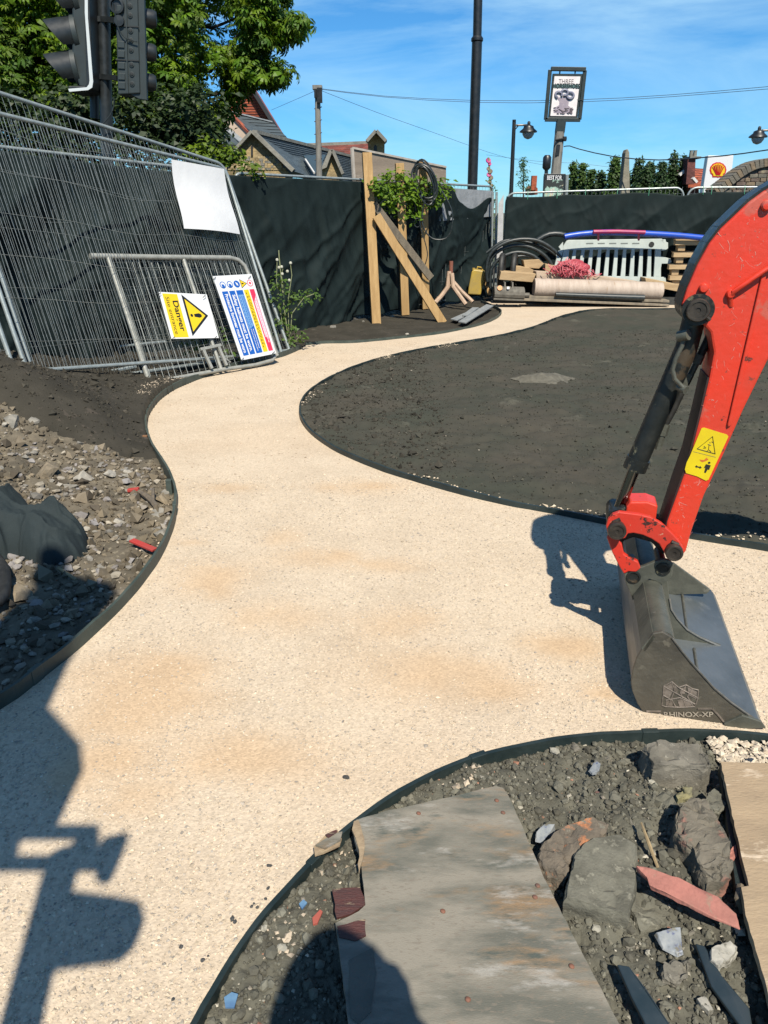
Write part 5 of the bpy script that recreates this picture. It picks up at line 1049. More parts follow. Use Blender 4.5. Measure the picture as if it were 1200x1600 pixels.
MB().prism(pp_([(1030,400),(1040,402),(1048,404),(1050,409),(1046,412),(1034,412),(1030,436),(1024,436)]), (0, .05, 0)).build('hook', m_bar, br, bevel=.005)
MB().prism(pp_([(880,378),(873,386),(876,390),(868,396),(870,402),(862,432),(868,434),(880,392)]), (0, .05, 0)).build('hook', m_bar, br, bevel=.005)
k = MB(); k.lathe([(.05, 0), (.05, .004), (.001, .005)], P(1018, 382, 14.72), (0, -1, 0), 16); k.build('socket', m_hose, br)
mb = MB()
for i in range(5): x = 916 + i * 18; mb.prism([P(x, 379.5, 14.73), P(x + 11, 379.3, 14.73), P(x + 11, 380.8, 14.73), P(x, 381, 14.73)], (0, -.004, 0))
mb.build('embossing', M('barrier_groove', (.22, .25, .24), None, rough=.6), br)
# blue pipe with the red strip on top
bl = [tuple(P(x, y, 14.45)) for x, y in [(882,370),(905,366),(950,363),(1010,365),(1060,368),(1110,373)]]
m_blu = M('blue_water_pipe', (.015, .10, .62), (.02, .08, .48), 10, .4)
o = MB().tube([Vector(p) for p in catmull(bl, .1)], .052, 14).build('blue_pipe', m_blu); tag(o, 'bright blue water pipe lying across the top of the grey barrier', 'pipe')
o = MB().tube([P(927, 362, 14.37), P(965, 361.5, 14.37), P(1008, 363, 14.37)], .034, 8).build('red_bar', M('magenta_red_bar', (.45, .02, .10), (.36, .02, .16), 10, .5)); tag(o, 'dark red bar strapped along the blue pipe', 'bar')
for i, x in enumerate((935, 998)):
    o = MB().tube([P(x, 362, 14.36), P(x, 375, 14.5)], .02, 6).build('red_strap', bpy.data.materials['magenta_red_bar']); tag(o, ['short red upright between blue pipe and barrier, left of two', 'short red upright between blue pipe and barrier, right of two'][i], 'strap')
# coils of black pipe
rt = thing('pipe_coil', G(820, 466, 0), 'loose coils of black plastic pipe piled left of the grey barrier', 'pipe')
for pts, r in (([(762,440),(760,420),(766,397),(786,381),(812,374),(840,376),(862,388),(878,404)], .035), ([(762,446),(764,415),(775,395),(800,384),(828,386),(852,400),(866,420),(874,432)], .035), ([(766,450),(768,420),(784,402),(808,394),(834,400),(850,418),(852,440)], .034), ([(835,378),(858,366),(882,367),(886,374)], .05), ([(760,395),(790,376),(830,380),(868,398),(880,412)], .028), ([(800,402),(824,400),(846,410),(856,432)], .028)):
    k = r_.uniform(-.1, .1); MB().tube([Vector(p) for p in catmull([tuple(P(x, y, 14.75 + k)) for x, y in pts], .08)], r, 10).build('pipe_loop', m_cab, rt)
for i, (cx, Yt) in enumerate(((784, 14.6), (803, 14.7))):
    c = P(cx, 425, Yt); o = MB().tube([c + Vector((.05 * math.cos(t) + .0, .18 * math.cos(t), .29 * math.sin(t))) for t in np.linspace(0, 6.28, 25)[:-1]], .055, 10, closed=True).build('tyre', m_hose); tag(o, ['black rubber tyre standing on edge behind the small digging bucket', 'black rubber tyre right of the other, under the pipe coils'][i], 'tyre')
# pallets and planks
def plank(pts, Yd, dep, lb, mat=m_tim, name='plank', cat='plank'):
    o = MB().prism([P(x, y, Yd) for x, y in pts], (0, dep, 0)).build(name, mat, bevel=.006); return tag(o, lb, cat)
m_pal = M('pallet_wood', (.56, .40, .22), (.44, .30, .16), 4, .8, bump=.3, bscale=30, stretch=(.5, 3, 3))
for i, y in enumerate((380, 399, 418, 435)):
    rt = thing('pallet', P(1080, y + 8, 14.55), ['topmost pallet of the stack behind the excavator arm', 'second pallet from the top behind the excavator arm', 'third pallet from the top behind the excavator arm', 'lowest pallet of the stack behind the excavator arm'][i], 'pallet', 'stacked pallets')
    x0 = 1056 - i * 3 - (4 if i == 2 else 0)
    MB().prism([P(x0, y - 4, 14.5), P(x0 + 130, y - 4, 14.5), P(x0 + 130, y + 3, 14.5), P(x0 - 1, y + 3, 14.5)], (0, .1, 0)).build('board', m_pal, rt, bevel=.004)
    for kk in range(4): MB().prism([P(x0, y - 6, 14.62 + kk * .22), P(x0 + 128, y - 6, 14.62 + kk * .22), P(x0 + 128, y - 4.2, 14.62 + kk * .22), P(x0, y - 4.2, 14.62 + kk * .22)], (0, .14, 0)).build('board', m_pal, rt)
    for kk in range(3): MB().box(P(x0 + 7 + kk * 54, y + 7.5, 14.62), .13, .14, .10).build('block', m_pal, rt, bevel=.004)
plank([(783,424),(838,428),(832,441),(780,437)], 14.2, .35, 'tan board end poking out above the small digging bucket', m_pal)
plank([(838,424),(866,426),(958,434),(1002,441),(1002,446),(838,441)], 14.3, .3, 'long pale plank lying along the top of the sheeting roll', M('pale_plank', (.60, .47, .35), (.50, .38, .28), 4, .8, bump=.3, bscale=30, stretch=(.5, 3, 3)), 'long_plank')
plank([(1008,434),(1078,448),(1076,459),(1010,446)], 14.35, .3, 'plank sloping away right of the sheeting roll', m_pal)
plank([(818,407),(842,405),(850,412),(842,420),(820,418)], 14.7, .3, 'sawn timber end in the middle of the black pipe coils', m_pal, 'timber_end')
plank([(802,415),(826,418),(846,428),(846,432),(802,428)], 14.62, .3, 'tan board under the pipe coils, left of the red netting', m_pal)
plank([(852,412),(872,416),(872,428),(852,426)], 14.65, .3, 'short timber end beside the red netting', m_pal, 'timber_end')
plank([(820,462),(1046,469),(1046,473),(818,466)], 14.0, .25, 'long weathered plank under the sheeting roll, the upper one', m_tim2, 'long_plank')
plank([(816,466.5),(1000,473.5),(1046,476),(1046,479),(816,470)], 13.9, .25, 'long weathered plank at the bottom of the stack', m_tim2, 'long_plank')
m_roll = M('sheeting_roll', (.56, .46, .38), (.47, .38, .31), 3, .7, bump=.3, bscale=14, stretch=(5, 1, 1), spots=[((.36, .25, .16), 2.5, .62)], swidth=.1)
rt = thing('sheeting_roll', P(935, 460, 14.1), 'long pale roll of sheeting lying on the timber stack', 'roll')
a_, b_ = P(834, 449, 14.15), P(1033, 455, 14.15)
MB().tube([a_.lerp(b_, t) for t in (0, .03, .06, .1, .14, .3, .6, .9, 1)], [.16, .165, .158, .166, .160, .165, .162, .158, .155], 28).build('roll_body', m_roll, rt)
dn = (b_ - a_).normalized()
MB().lathe([(.13, 0), (.13, .004), (.06, .006), (.055, -.01), (.001, -.012)], b_ + dn * .001, dn, 24).build('roll_end', M('roll_end', (.50, .42, .36), (.20, .16, .13), 60, .8), rt)
o = MB().tube([P(868, 460, 13.95), P(940, 463, 13.95), P(1006, 465.5, 13.95)], [.04, .05, .06], 12).build('black_pipe', m_cab); tag(o, 'straight black pipe lying in front of the sheeting roll', 'pipe')
# red netting heap
m_rn = M('red_netting', (.62, .04, .07), (.70, .22, .26), 30, .6)
rt = thing('red_netting', P(895, 425, 14.25), 'tangled heap of red plastic netting leaning on the grey barrier', 'netting')
V, F = crumple(tuple(P(892, 424, 14.40)), .34, .10, .20, 4.4, .35, 60); npmesh('netting_core', V, F, M('dark_red_net', (.30, .02, .035), (.45, .05, .08), 30, .7), rt, smooth=True)
r_ = random.Random(3)
mb = MB()
for i in range(230):
    u = r_.gauss(0, .4); c = Vector(P(893 + u * 36, 425 - 16 * max(0, 1 - abs(u + .25)) * r_.random() + r_.uniform(-3, 6), 14.22 + r_.uniform(-.06, .06)))
    dv = Vector((r_.uniform(-1, 1), r_.uniform(-.2, .2), r_.uniform(-1, 1))).normalized() * r_.uniform(.04, .11)
    mb.tube([c - dv, c + Vector((r_.uniform(-.02, .02), -.03, r_.uniform(-.02, .02))), c + dv], .0065, 4, smooth=False)
mb.build('netting_strands', m_rn, rt, fix=False)
# small digging bucket
rt = thing('digging_bucket', P(795, 466, 14.0), 'small grey digging bucket with an orange sticker lying by the path end', 'bucket')
m_db = M('muddy_bucket', (.20, .185, .155), (.13, .12, .10), 12, .8, .2, bump=.4, bscale=60)
a_, b_ = P(771, 458, 14.0), P(818, 460, 14.0)
pf = [(.16 * math.cos(t) * 1.0, .13 * math.sin(t)) for t in np.linspace(-1.2, 3.6, 12)]
dx = (b_ - a_); MB().prism([a_ + Vector((0, p[0], p[1])) for p in pf], dx).build('bucket_shell', m_db, rt, bevel=.006)
MB().beam(P(771, 467, 13.86), P(818, 469, 13.86), .05, .03).build('cutting_edge', m_db, rt, bevel=.004)
for x in (788, 800): MB().prism([P(x, 441, 13.95), P(x + 2.4, 441, 13.95), P(x + 2.4, 453, 13.88), P(x, 453, 13.88)], (0, .16, 0)).build('ear', m_db, rt, bevel=.004)
MB().lathe([(.045, 0), (.045, .006), (.001, .007)], P(781, 450, 13.86), (0, -1, .4), 14).build('sticker', M('orange_sticker', (.75, .26, .04), (.6, .3, .1), 40, .5), rt)
MB().lathe([(.03, 0), (.03, .006), (.001, .007)], P(794, 450, 13.85), (0, -1, .4), 4).build('sticker', m_white, rt)
MB().tube([P(818, 461, 14), P(827, 461, 14)], .04, 8).build('bracket', m_db, rt)
# pale stain board on the path
m_ds = M('dusty_sheet', (.46, .38, .29), (.40, .33, .25), 9, .9)
# ================================================================== BEYOND THE FENCES
m_bp = M('black_painted_steel', (.010, .012, .014), (.018, .02, .022), 9, .4)
def pole(px0, py0, px1, py1, Y, r0, r1, mat, name, lb, cat, n=16):
    a = P(px0, py0, Y); b = P(px1, py1, Y); a = b + (a - b) * ((-.1 - b.z) / (a.z - b.z))
    rt = thing(name, (a.x, a.y, 0), lb, cat); MB().tube([a, b], [r0, r1], n).build('post', mat, rt); return rt, a, b
rt, a_, b_ = pole(738, 292, 745.5, 62, 16.8, .105, .10, m_bp, 'lamp_column', 'tall thick black column rising out of the top of the picture behind the fence corner', 'column')
MB().tube([P(745.5, 62, 16.8), P(748.5, -70, 16.8)], .085, 16).build('upper_post', m_bp, rt); MB().lathe([(.10, -.04), (.118, -.02), (.118, .02), (.085, .06)], P(745.5, 62, 16.8), (0, 0, 1), 18).build('collar', m_bp, rt)
def lantern(c, parent, s=1.0):
    MB().lathe([(.03*s, .30*s), (.05*s, .26*s), (.05*s, .20*s), (.15*s, .16*s), (.17*s, .10*s), (.27*s, .02*s), (.28*s, -.01*s), (.25*s, -.02*s)], c, (0, 0, 1), 18).build('lamp_hood', m_bp, parent)
    MB().lathe([(.19*s, -.02*s), (.18*s, -.08*s), (.12*s, -.17*s), (.03*s, -.21*s)], c, (0, 0, 1), 18).build('lamp_bowl', M('lamp_glass', (.55, .60, .62), None, rough=.2) if 'lamp_glass' not in bpy.data.materials else bpy.data.materials['lamp_glass'], parent)
rt, a_, b_ = pole(799, 292, 803.5, 187, 25, .075, .055, m_bp, 'street_lamp', 'slim black street lamp with a hanging lantern left of the pub sign', 'street lamp')
MB().tube([P(803, 196, 25), P(815, 195.5, 25), P(825, 195.5, 25), P(826, 201, 25)], .028, 8).build('bracket', m_bp, rt); MB().tube([P(803, 204, 25), P(807, 200, 25), P(810, 196, 25)], .018, 6).build('scroll', m_bp, rt)
lantern(P(825.5, 206, 25), rt, .95)
rt, a_, b_ = pole(1262, 300, 1268, 190, 22, .075, .055, m_bp, 'street_lamp', 'street lamp whose lantern hangs into the picture at the right edge', 'street lamp')
MB().tube([P(1268, 200, 22), P(1215, 203, 22), P(1187, 204, 22), P(1185, 208, 22)], .028, 8).build('bracket', m_bp, rt); lantern(P(1184.5, 214, 22), rt, .85)
# ---- telegraph pole
m_tp = M('weathered_pole_wood', (.30, .29, .26), (.19, .185, .17), 3, .85, bump=.4, bscale=20, stretch=(4, 4, .6))
rt, a_, b_ = pole(498.5, 272, 496, 136, 27, .12, .085, m_tp, 'telegraph_pole', 'grey wooden telegraph pole standing before the church roofs', 'pole')
MB().box(P(496, 137, 27), .30, .26, .12).build('cap', m_tp, rt); MB().box(P(499.5, 149, 26.85), .16, .12, .42).build('junction_box', m_bp, rt); MB().box(P(493, 146, 26.9), .08, .12, .25).build('junction_box', m_bp, rt)
for y in (170, 190, 210, 232, 250): MB().tube([P(491, y, 26.95), P(503, y - 3, 26.95)], .014, 5).build('climbing_iron', m_bp, rt)
m_ln = M('line_black', (.03, .04, .05), None, rough=.6)
def wire(pts, lb, r=.0065, n=10):
    q = catmull([tuple(P(*p)) for p in pts], 1.0); o = MB().tube([Vector(p) for p in q], r, 5, smooth=True).build('overhead_wire', m_ln); tag(o, lb, 'wire')
wire([(498, 138, 27), (600, 150, 26), (745, 157, 25), (900, 156, 24), (1050, 148, 23), (1260, 130, 21)], 'thin overhead line running right from the telegraph pole, upper of the pair')
wire([(498, 139, 27), (600, 151.5, 26.2), (745, 160, 25.2), (900, 159.5, 24.2), (1050, 151, 23.2), (1260, 134, 21.2)], 'thin overhead line running right from the telegraph pole, lower of the pair')
wire([(498, 140, 27), (590, 176, 30), (680, 208, 34), (780, 243, 40), (850, 258, 45)], 'thin overhead line falling from the telegraph pole towards the horizon')
wire([(497, 140, 27), (470, 152, 30), (424, 172, 34)], 'thin overhead line running left from the telegraph pole to the tiled gable')
wire([(881, 229, 23.8), (890, 228, 23.6), (905, 233, 23), (960, 245, 22), (1030, 250, 21), (1100, 246, 20), (1160, 240, 19), (1260, 225, 18)], 'black cable sagging right from the pub sign post past the fuel sign', .014)
wire([(760, 242, 44), (840, 252, 42), (900, 255, 42), (960, 262, 42)], 'faint distant wire behind the pub sign post')
# ---- the pub sign
m_sg = M('dark_green_frame', (.008, .018, .018), (.012, .026, .026), 9, .5)
Yp = 24.0; rt = thing('pub_sign', P(868, 290, Yp) * 1.0, 'framed hanging pub sign with three horseshoes on a leaning weathered post', 'sign'); rt.location.z = 0; ORG[rt.name] = Vector(rt.location)
pa_, pb_ = P(868, 275, Yp), P(874.5, 206, Yp); a0 = pb_ + (pa_ - pb_) * ((-.1 - pb_.z) / (pa_.z - pb_.z))
MB().tube([a0, pb_], [.17, .14], 10, smooth=False).build('post', m_tp, rt); MB().beam(P(874.5, 207, Yp), P(877, 187, Yp), .25, .20, (0, -1, 0)).build('post_cap', m_sg, rt)
MB().beam(P(870.5, 243, Yp - .13), P(872.5, 226, Yp - .13), .10, .06, (0, -1, 0)).build('post_split', m_bp, rt)
MB().tube([P(880, 217, Yp - .15), P(868, 219, Yp - .17)], .03, 6).build('strap', m_bp, rt); MB().lathe([(.06, -.06), (.07, 0), (.06, .06)], P(882, 217, Yp - .1), (0, 0, 1), 10).build('insulator', m_bp, rt)
def sg(x, y, o=0.0): return P(x, y, Yp - o)
for p, q, nm in (((861, 107.5), (915, 108.5), 'frame_top'), ((851.5, 187), (906.5, 187.5), 'frame_bottom'), ((859.5, 109), (852.5, 187), 'frame_side'), ((914, 110), (905.5, 187), 'frame_side')):
    MB().beam(sg(*p), sg(*q), .10, .07 if nm != 'frame_top' else .12, (0, -1, 0)).build(nm, m_sg, rt, bevel=.008)
for x in (875, 899): MB().tube([sg(x, 108), sg(x - .5, 115)], .02, 6).build('hook', m_bp, rt)
MB().prism([sg(864, 115), sg(911, 115.5), sg(902.5, 184.5), sg(857, 184)], (0, .08, 0)).build('board', m_sg, rt, bevel=.005)
m_pp = M('cream_pub_board', (.95, .90, .90), (.85, .78, .79), 6, .5)
face = MB().prism([sg(866.5, 119, .012), sg(907, 119.5, .012), sg(899.5, 181.5, .012), sg(860, 181, .012)], (0, .012, 0)).build('sign_face', m_pp, rt)
tx = (sg(907, 119.5) - sg(866.5, 119)).normalized(); tz = (sg(866.5, 119) - sg(860, 181)).normalized()
m_ge = M('gold_grey_ink', (.20, .16, .17), None, rough=.5); m_hs = M('horseshoe_blue_grey', (.20, .22, .32), (.28, .29, .38), 20, .5); m_lil = M('lilac_grey', (.42, .36, .42), (.34, .29, .36), 9, .6)
text('THREE', .11, m_ge, face, sg(884.5, 127.5, .016), tx, UP, width=.42)
MB().prism([sg(865.2, 131.5, .016), sg(905, 132, .016), sg(904.4, 138, .016), sg(864.6, 137.5, .016)], (0, .004, 0)).build('band', M('sea_green', (.08, .16, .16), None, rough=.5), face)
text('HORSESHOES', .12, m_sk, face, sg(884.8, 134.8, .020), tx, UP, width=.76, bold=.02)
def shoe(cx, cy, r, a0_):
    MB().tube([sg(cx + r * math.cos(t) * 1.1, cy + r * math.sin(t), .03) for t in np.linspace(a0_, a0_ + 4.9, 16)], .034, 6).build('horseshoe', m_hs, face)
shoe(873, 148, 4.6, 1.9); shoe(891, 149, 4.8, -1.9); shoe(882.5, 144.5, 4.4, 3.4)
MB().prism([sg(869, 152, .018), sg(894, 153, .018), sg(889, 158, .018), sg(888, 165, .018), sg(893, 169, .018), sg(895, 177, .018), sg(865, 176, .018), sg(867, 168, .018), sg(874, 164, .018), sg(874, 158, .018)], (0, .006, 0)).build('anvil', m_lil, face)
r_ = random.Random(2); mb = MB()
for i in range(26):
    x, y = r_.uniform(864, 893), r_.uniform(168, 178); mb.tube([sg(x, y, .026), sg(x + r_.uniform(2, 5), y + r_.uniform(-2, 2), .026)], .010, 4)
mb.build('painted_ground', m_ge, face)
# ---- the lower poster board
Yb = 20.0; rt = thing('poster_board', P(867, 292, Yb), 'black framed poster board below the pub sign reading BEST FOR', 'sign'); bb = lambda x, y, o=0.0: P(x, y, Yb - o)
MB().prism([bb(850.5, 271.5), bb(884, 271.5), bb(883, 312), bb(848, 312)], (0, .07, 0)).build('frame', m_bp, rt, bevel=.005)
MB().tube([bb(886, 273, -.1), bb(884, 316, -.1)], .045, 8).build('post', m_galv, rt); MB().tube([bb(852, 275, -.1), bb(849, 340, -.1)], .045, 8).build('post', m_galv, rt)
MB().prism([bb(852, 273.5, .004), bb(880.5, 273.5, .004), bb(880, 310, .004), bb(850.5, 310, .004)], (0, .004, 0)).build('poster', M('poster_print', (.03, .035, .03), (.40, .60, .50), 3.2, .5, lo=.49, hi=.52, spots=[((.62, .55, .36), 4.5, .58), ((.72, .74, .72), 5.5, .60), ((.30, .12, .25), 6, .64)], swidth=.01), rt)
MB().prism([bb(852, 273.5, .008), bb(880.5, 273.5, .008), bb(880.3, 280.3, .008), bb(851.5, 280.3, .008)], (0, .003, 0)).build('headline_band', m_bp, rt)
text('BEST FOR', .095, m_swt, rt, bb(866.2, 278, .012), (1, 0, 0), UP, width=.36, bold=.02)
# ---- tapered stone post, small pole, fuel sign
rt = thing('stone_post', P(976, 300, 22), 'tapering lichen-grey stone post between the dark conifers', 'stone post')
MB().prism([P(968, 330, 22), P(984.5, 330, 22), P(983.5, 238, 22), P(981.5, 233, 22), P(979.5, 233, 22), P(977, 239, 22)], (0, .30, 0)).build('shaft', M('lichen_post', (.32, .29, .22), (.21, .20, .155), 5, .9, bump=.5, bscale=20), rt, bevel=.02)
rt = thing('small_pole', P(853.5, 300, 40), 'short distant pole with a dark transformer left of the pub sign post', 'pole')
MB().tube([P(853, 300, 40), P(854, 246, 40)], .09, 8).build('post', m_tp, rt); MB().lathe([(.12, -.35), (.2, -.25), (.2, .2), (.12, .3)], P(854.5, 253, 39.8), (0, 0, 1), 12).build('transformer', m_bp, rt)
Ys = 30.0; sh_ = lambda x, y, o=0.0: P(x, y, Ys - o)
rt = thing('fuel_sign', sh_(1120, 300), 'white fuel station sign with a yellow and red scallop shell', 'sign')
MB().prism([sh_(1106.5, 243), sh_(1146.5, 242.5), sh_(1139, 312), sh_(1096, 312)], (0, .30, 0)).build('box', M('white_sign_box', (.80, .82, .85), None, rough=.4), rt, bevel=.02)
def scallop(cx, cy, rx, ry, off, th, mat, nm, wav=.045):
    pts = []
    for t in np.linspace(math.radians(-28), math.radians(208), 57):
        k = 1 - wav * abs(math.sin((t + .49) * 11 / 4.12 * math.pi / 1.0 * .5)) * 0 + (-wav * (1 - abs(math.cos((t) * 7))) if wav else 0)
        pts.append((cx + rx * k * math.cos(t), cy - ry * k * math.sin(t)))
    pts += [(cx - rx * .70, cy + ry * .62), (cx - rx * .66, cy + ry * .93), (cx - rx * .15, cy + ry * .93), (cx, cy + ry * .99), (cx + rx * .15, cy + ry * .93), (cx + rx * .66, cy + ry * .93), (cx + rx * .70, cy + ry * .62)]
    return MB().prism([sh_(x, y, off) for x, y in pts[::-1]], (0, th, 0)).build(nm, mat, rt)
m_shr = M('shell_red', (.62, .012, .015), None, rough=.4); m_shy = M('shell_yellow', (.88, .58, .005), None, rough=.4)
scallop(1122, 265.5, 13.2, 12.3, .012, .012, m_shr, 'shell_outline'); scallop(1122, 265.5, 11.0, 10.2, .024, .012, m_shy, 'shell_field')
for k in range(-3, 4):
    t = math.pi / 2 - k * .33; MB().tube([sh_(1122 - (-k) * .9 * 1.0, 273.5, .03), sh_(1122 + 10.0 * math.cos(t), 266 - 9.2 * math.sin(t), .03)], [.012, .022], 5).build('shell_rib', m_shr, rt)
# ---- brick and stone arched wall
m_wall = M('rubble_stone_wall', (.19, .135, .105), (.12, .095, .08), 3.0, .9, bump=.8, bscale=14, spots=[((.29, .25, .17), 2.6, .56), ((.27, .11, .07), 3.4, .62)], swidth=.08, vor=(3.2, .55, 1.25))
Yw = 17.6; wl = lambda x, y: P(x, y, Yw)
rt = thing('stone_wall', wl(1200, 330), 'curved rubble stone wall with a rounded brick coping at the right edge', 'wall')
crv = [(1116,299),(1126,291),(1138,282),(1150,272),(1163,263),(1177,256),(1191,252),(1205,250),(1225,251),(1260,258),(1330,280)]
MB().prism([wl(x, y + 3) for x, y in crv] + [wl(1330, 420), wl(1090, 420), wl(1100, 305)], (0, .45, 0)).build('masonry', m_wall, rt)
cp = catmull([tuple(wl(x, y)) for x, y in crv], .16); m_cop = M('coping_brick', (.20, .18, .14), (.13, .12, .10), 3, .9, bump=.8, bscale=20); m_cop2 = M('coping_brick_warm', (.27, .20, .12), (.18, .14, .10), 3, .9, bump=.8, bscale=20)
for i, (p, q) in enumerate(zip(cp[:-1], cp[1:])):
    p, q = Vector(p), Vector(q); d = (q - p).normalized(); n_ = Vector((-d.z, 0, d.x))
    MB().box((p + q) / 2 - n_ * .04 + Vector((0, .2, 0)), (q - p).length * .93, .56, .17, d, (0, 1, 0), n_).build('coping_stone', m_cop if i % 3 else m_cop2, rt, bevel=.012)
r_ = random.Random(6)
k = 0
for row in range(9):
    x = 1100 + r_.uniform(0, 8)
    while x < 1215:
        w_ = r_.uniform(7, 17); y = 300 - row * 6.2
        top = np.interp(x + w_ / 2, [c[0] for c in crv], [c[1] for c in crv]) + 11
        if y - 3 > top:
            MB().box(wl(x + w_ / 2, y) + Vector((0, .0, 0)), (w_ - 1.2) * .0142, .05 + r_.uniform(0, .03), .075, (1, 0, r_.uniform(-.03, .03))).build('facing_stone', [m_wall, m_cop, m_cop2][r_.randrange(3)], rt, bevel=.012); k += 1
        x += w_
# ---- houses
m_slate = M('slate_roof', (.085, .110, .120), (.060, .080, .090), 1.2, .6, bump=.5, bscale=4, stretch=(1, 1, 6), spots=[((.12, .14, .14), 3, .62)], swidth=.1, vor=(2.2, .8, 1.15))
m_tile = M('red_clay_tile', (.42, .095, .035), (.30, .065, .030), 1.6, .85, bump=.6, bscale=6, vor=(2.5, .6, 1.3))
m_tile2 = M('dark_red_tile', (.20, .055, .045), (.13, .042, .036), 1.6, .85, bump=.6, bscale=6, vor=(2.5, .6, 1.3))
m_stn = M('golden_sandstone', (.46, .34, .16), (.26, .20, .11), 1.6, .9, bump=.8, bscale=6, spots=[((.50, .40, .24), 2.2, .6)], swidth=.08, vor=(1.9, .55, 1.3))
m_ren = M('cream_render', (.60, .46, .34), (.52, .40, .30), 1, .85); m_copng = M('grey_coping', (.30, .29, .25), (.20, .195, .17), 2, .85, bump=.4, bscale=10)
m_lead = M('lead_flashing', (.35, .38, .40), (.25, .28, .30), 5, .5); m_dkw = M('dark_gutter', (.02, .022, .024), None, rough=.5); m_wht = M('white_bargeboard', (.70, .70, .68), None, rough=.5)
def plate(pts, th, name, mat, parent, courses=0, cm=None):
    """a slab whose outer face is the given 3-D polygon, th metres thick behind it; courses adds raised tile rows"""
    p = [Vector(q) for q in pts]; n_ = (p[1] - p[0]).cross(p[2] - p[0]).normalized()
    if n_.dot(Vector((0, 0, CAMH)) - p[0]) < 0: n_ = -n_
    o = MB().prism([q - n_ * th for q in p], n_ * th).build(name, mat, parent)
    if courses:
        hz0 = Vector((n_.y, -n_.x, 0)).normalized(); up_ = n_.cross(hz0); up_ = up_ if up_.z > 0 else -up_
        hs_ = [(q - p[0]).dot(up_) for q in p]; xs_ = [(q - p[0]).dot(hz0) for q in p]; mb = MB(); lo_, hi_ = min(hs_), max(hs_)
        for i in range(courses):
            h_ = lo_ + (hi_ - lo_) * (i + .5) / courses; ix = []
            for (h1, x1), (h2, x2) in zip(zip(hs_, xs_), list(zip(hs_, xs_))[1:] + [(hs_[0], xs_[0])]):
                if (h1 > h_) != (h2 > h_): ix.append(x1 + (x2 - x1) * (h_ - h1) / (h2 - h1))
            if len(ix) >= 2:
                mb.beam(p[0] + up_ * h_ + hz0 * min(ix) + n_ * .008, p[0] + up_ * h_ + hz0 * max(ix) + n_ * .008, .02, .03, n_)
        if mb.v: mb.build('course_lines', cm or mat, o)
    return o
# big tiled gable with slate skirts
hs1 = thing('tiled_house', P(380, 262, 38), 'big house with a red tile-hung gable and slate roofs behind the chestnut tree', 'house')
plate([P(376,112,38), P(444,222,38), P(300,222,38)], 3.0, 'tile_hung_gable', m_tile, hs1, 26, m_tile2)
MB().beam(P(376,110,37.8), P(446,223,37.8), .16, .35, (0, -1, 0)).build('verge', m_dkw, hs1)
plate([P(355,174,37.6), P(426,191,37.6), P(459,226,35.4), P(400,212,33.6)], .15, 'slate_roof', m_slate, hs1, 12, m_dkw)
plate([P(353,196,36.8), P(357,176,37.3), P(388,209,34.8), P(380,222,34.8)], .15, 'cream_cheek_wall', m_ren, hs1)
MB().beam(P(356,173.5,37.2), P(391,209,34.5), .12, .12).build('brick_verge', m_tile, hs1); MB().beam(P(356,173,37.5), P(426,190.5,37.5), .14, .05).build('flashing', m_lead, hs1)
plate([P(286,200,36.4), P(327,190,37.2), P(353,196,37.0), P(380,224,34.4), P(372,229,33.6), P(296,224,33.6)], .15, 'slate_roof', m_slate, hs1, 10, m_dkw)
MB().beam(P(350,197,36.8), P(379,222,34.4), .30, .04).build('flashing', m_lead, hs1)
MB().beam(P(290,225,33.5), P(374,230,33.5), .15, .16).build('gutter', m_dkw, hs1)
plate([P(292,228,33.9), P(372,232,33.9), P(372,300,33.9), P(292,300,33.9)], 2.5, 'cream_wall', m_ren, hs1)
# church wing: stone gable in front, slate nave running right
ch = thing('church', P(420, 262, 33), 'low stone church with golden gable, long slate nave and a bellcote', 'church')
Yg = 31.0; gb_ = lambda x, y, o=0.0: P(x, y, Yg - o)
MB().prism([gb_(395,209), gb_(455,266), gb_(455,330), gb_(354,330), gb_(354,251)], (0, .5, 0)).build('stone_gable', m_stn, ch)
MB().beam(gb_(396,206,.03), gb_(459,267,.03), .14, .55, (0,-1,0)).build('gable_coping', m_copng, ch); MB().beam(gb_(394.5,206,.03), gb_(353,251,.03), .10, .5, (0,-1,0)).build('gable_coping', m_copng, ch)
r_ = random.Random(9); i = 0
for row in range(16):
    y = 264 - row * 3.6; x = 354 + r_.uniform(0, 4)
    while x < 456:
        w_ = r_.uniform(3.2, 7); top = np.interp(x + w_ / 2, [354, 395, 455], [251, 209, 266]) + 5
        if y > top and not (abs(x + w_/2 - 393.5) < 3 and 225 < y < 247): MB().box(gb_(x + w_/2, y, .0), (w_ - .7) * .0253, .05 + r_.uniform(0, .04), .075).build('facing_stone', [m_stn, M('sandstone_pale', (.55, .44, .26), (.40, .31, .17), 2, .9, bump=.6, bscale=8), m_copng][0 if r_.random() < .55 else 1] if 'sandstone_pale' not in bpy.data.materials else r_.choice([m_stn, bpy.data.materials['sandstone_pale'], bpy.data.materials['sandstone_pale'], m_copng]), ch); i += 1
        x += w_
        if i > 96: break
MB().prism([gb_(392,243,.06), gb_(392,229,.06), gb_(393.5,226.5,.06), gb_(395,229,.06), gb_(395,243,.06)], (0, .1, 0)).build('lancet_window', m_dkw, ch); MB().prism([gb_(371,251,.06), gb_(371,240,.06), gb_(372.5,238,.06), gb_(374,240,.06), gb_(374,251,.06)], (0, .1, 0)).build('lancet_window', m_dkw, ch)
plate([P(398,207,31.2), P(552,246,44), P(552,300,40), P(461,268,30.9)], .2, 'slate_roof', m_slate, ch, 22, m_dkw)
MB().beam(P(398,206,31.2), P(552,245.3,44), .2, .12).build('ridge', m_copng, ch)
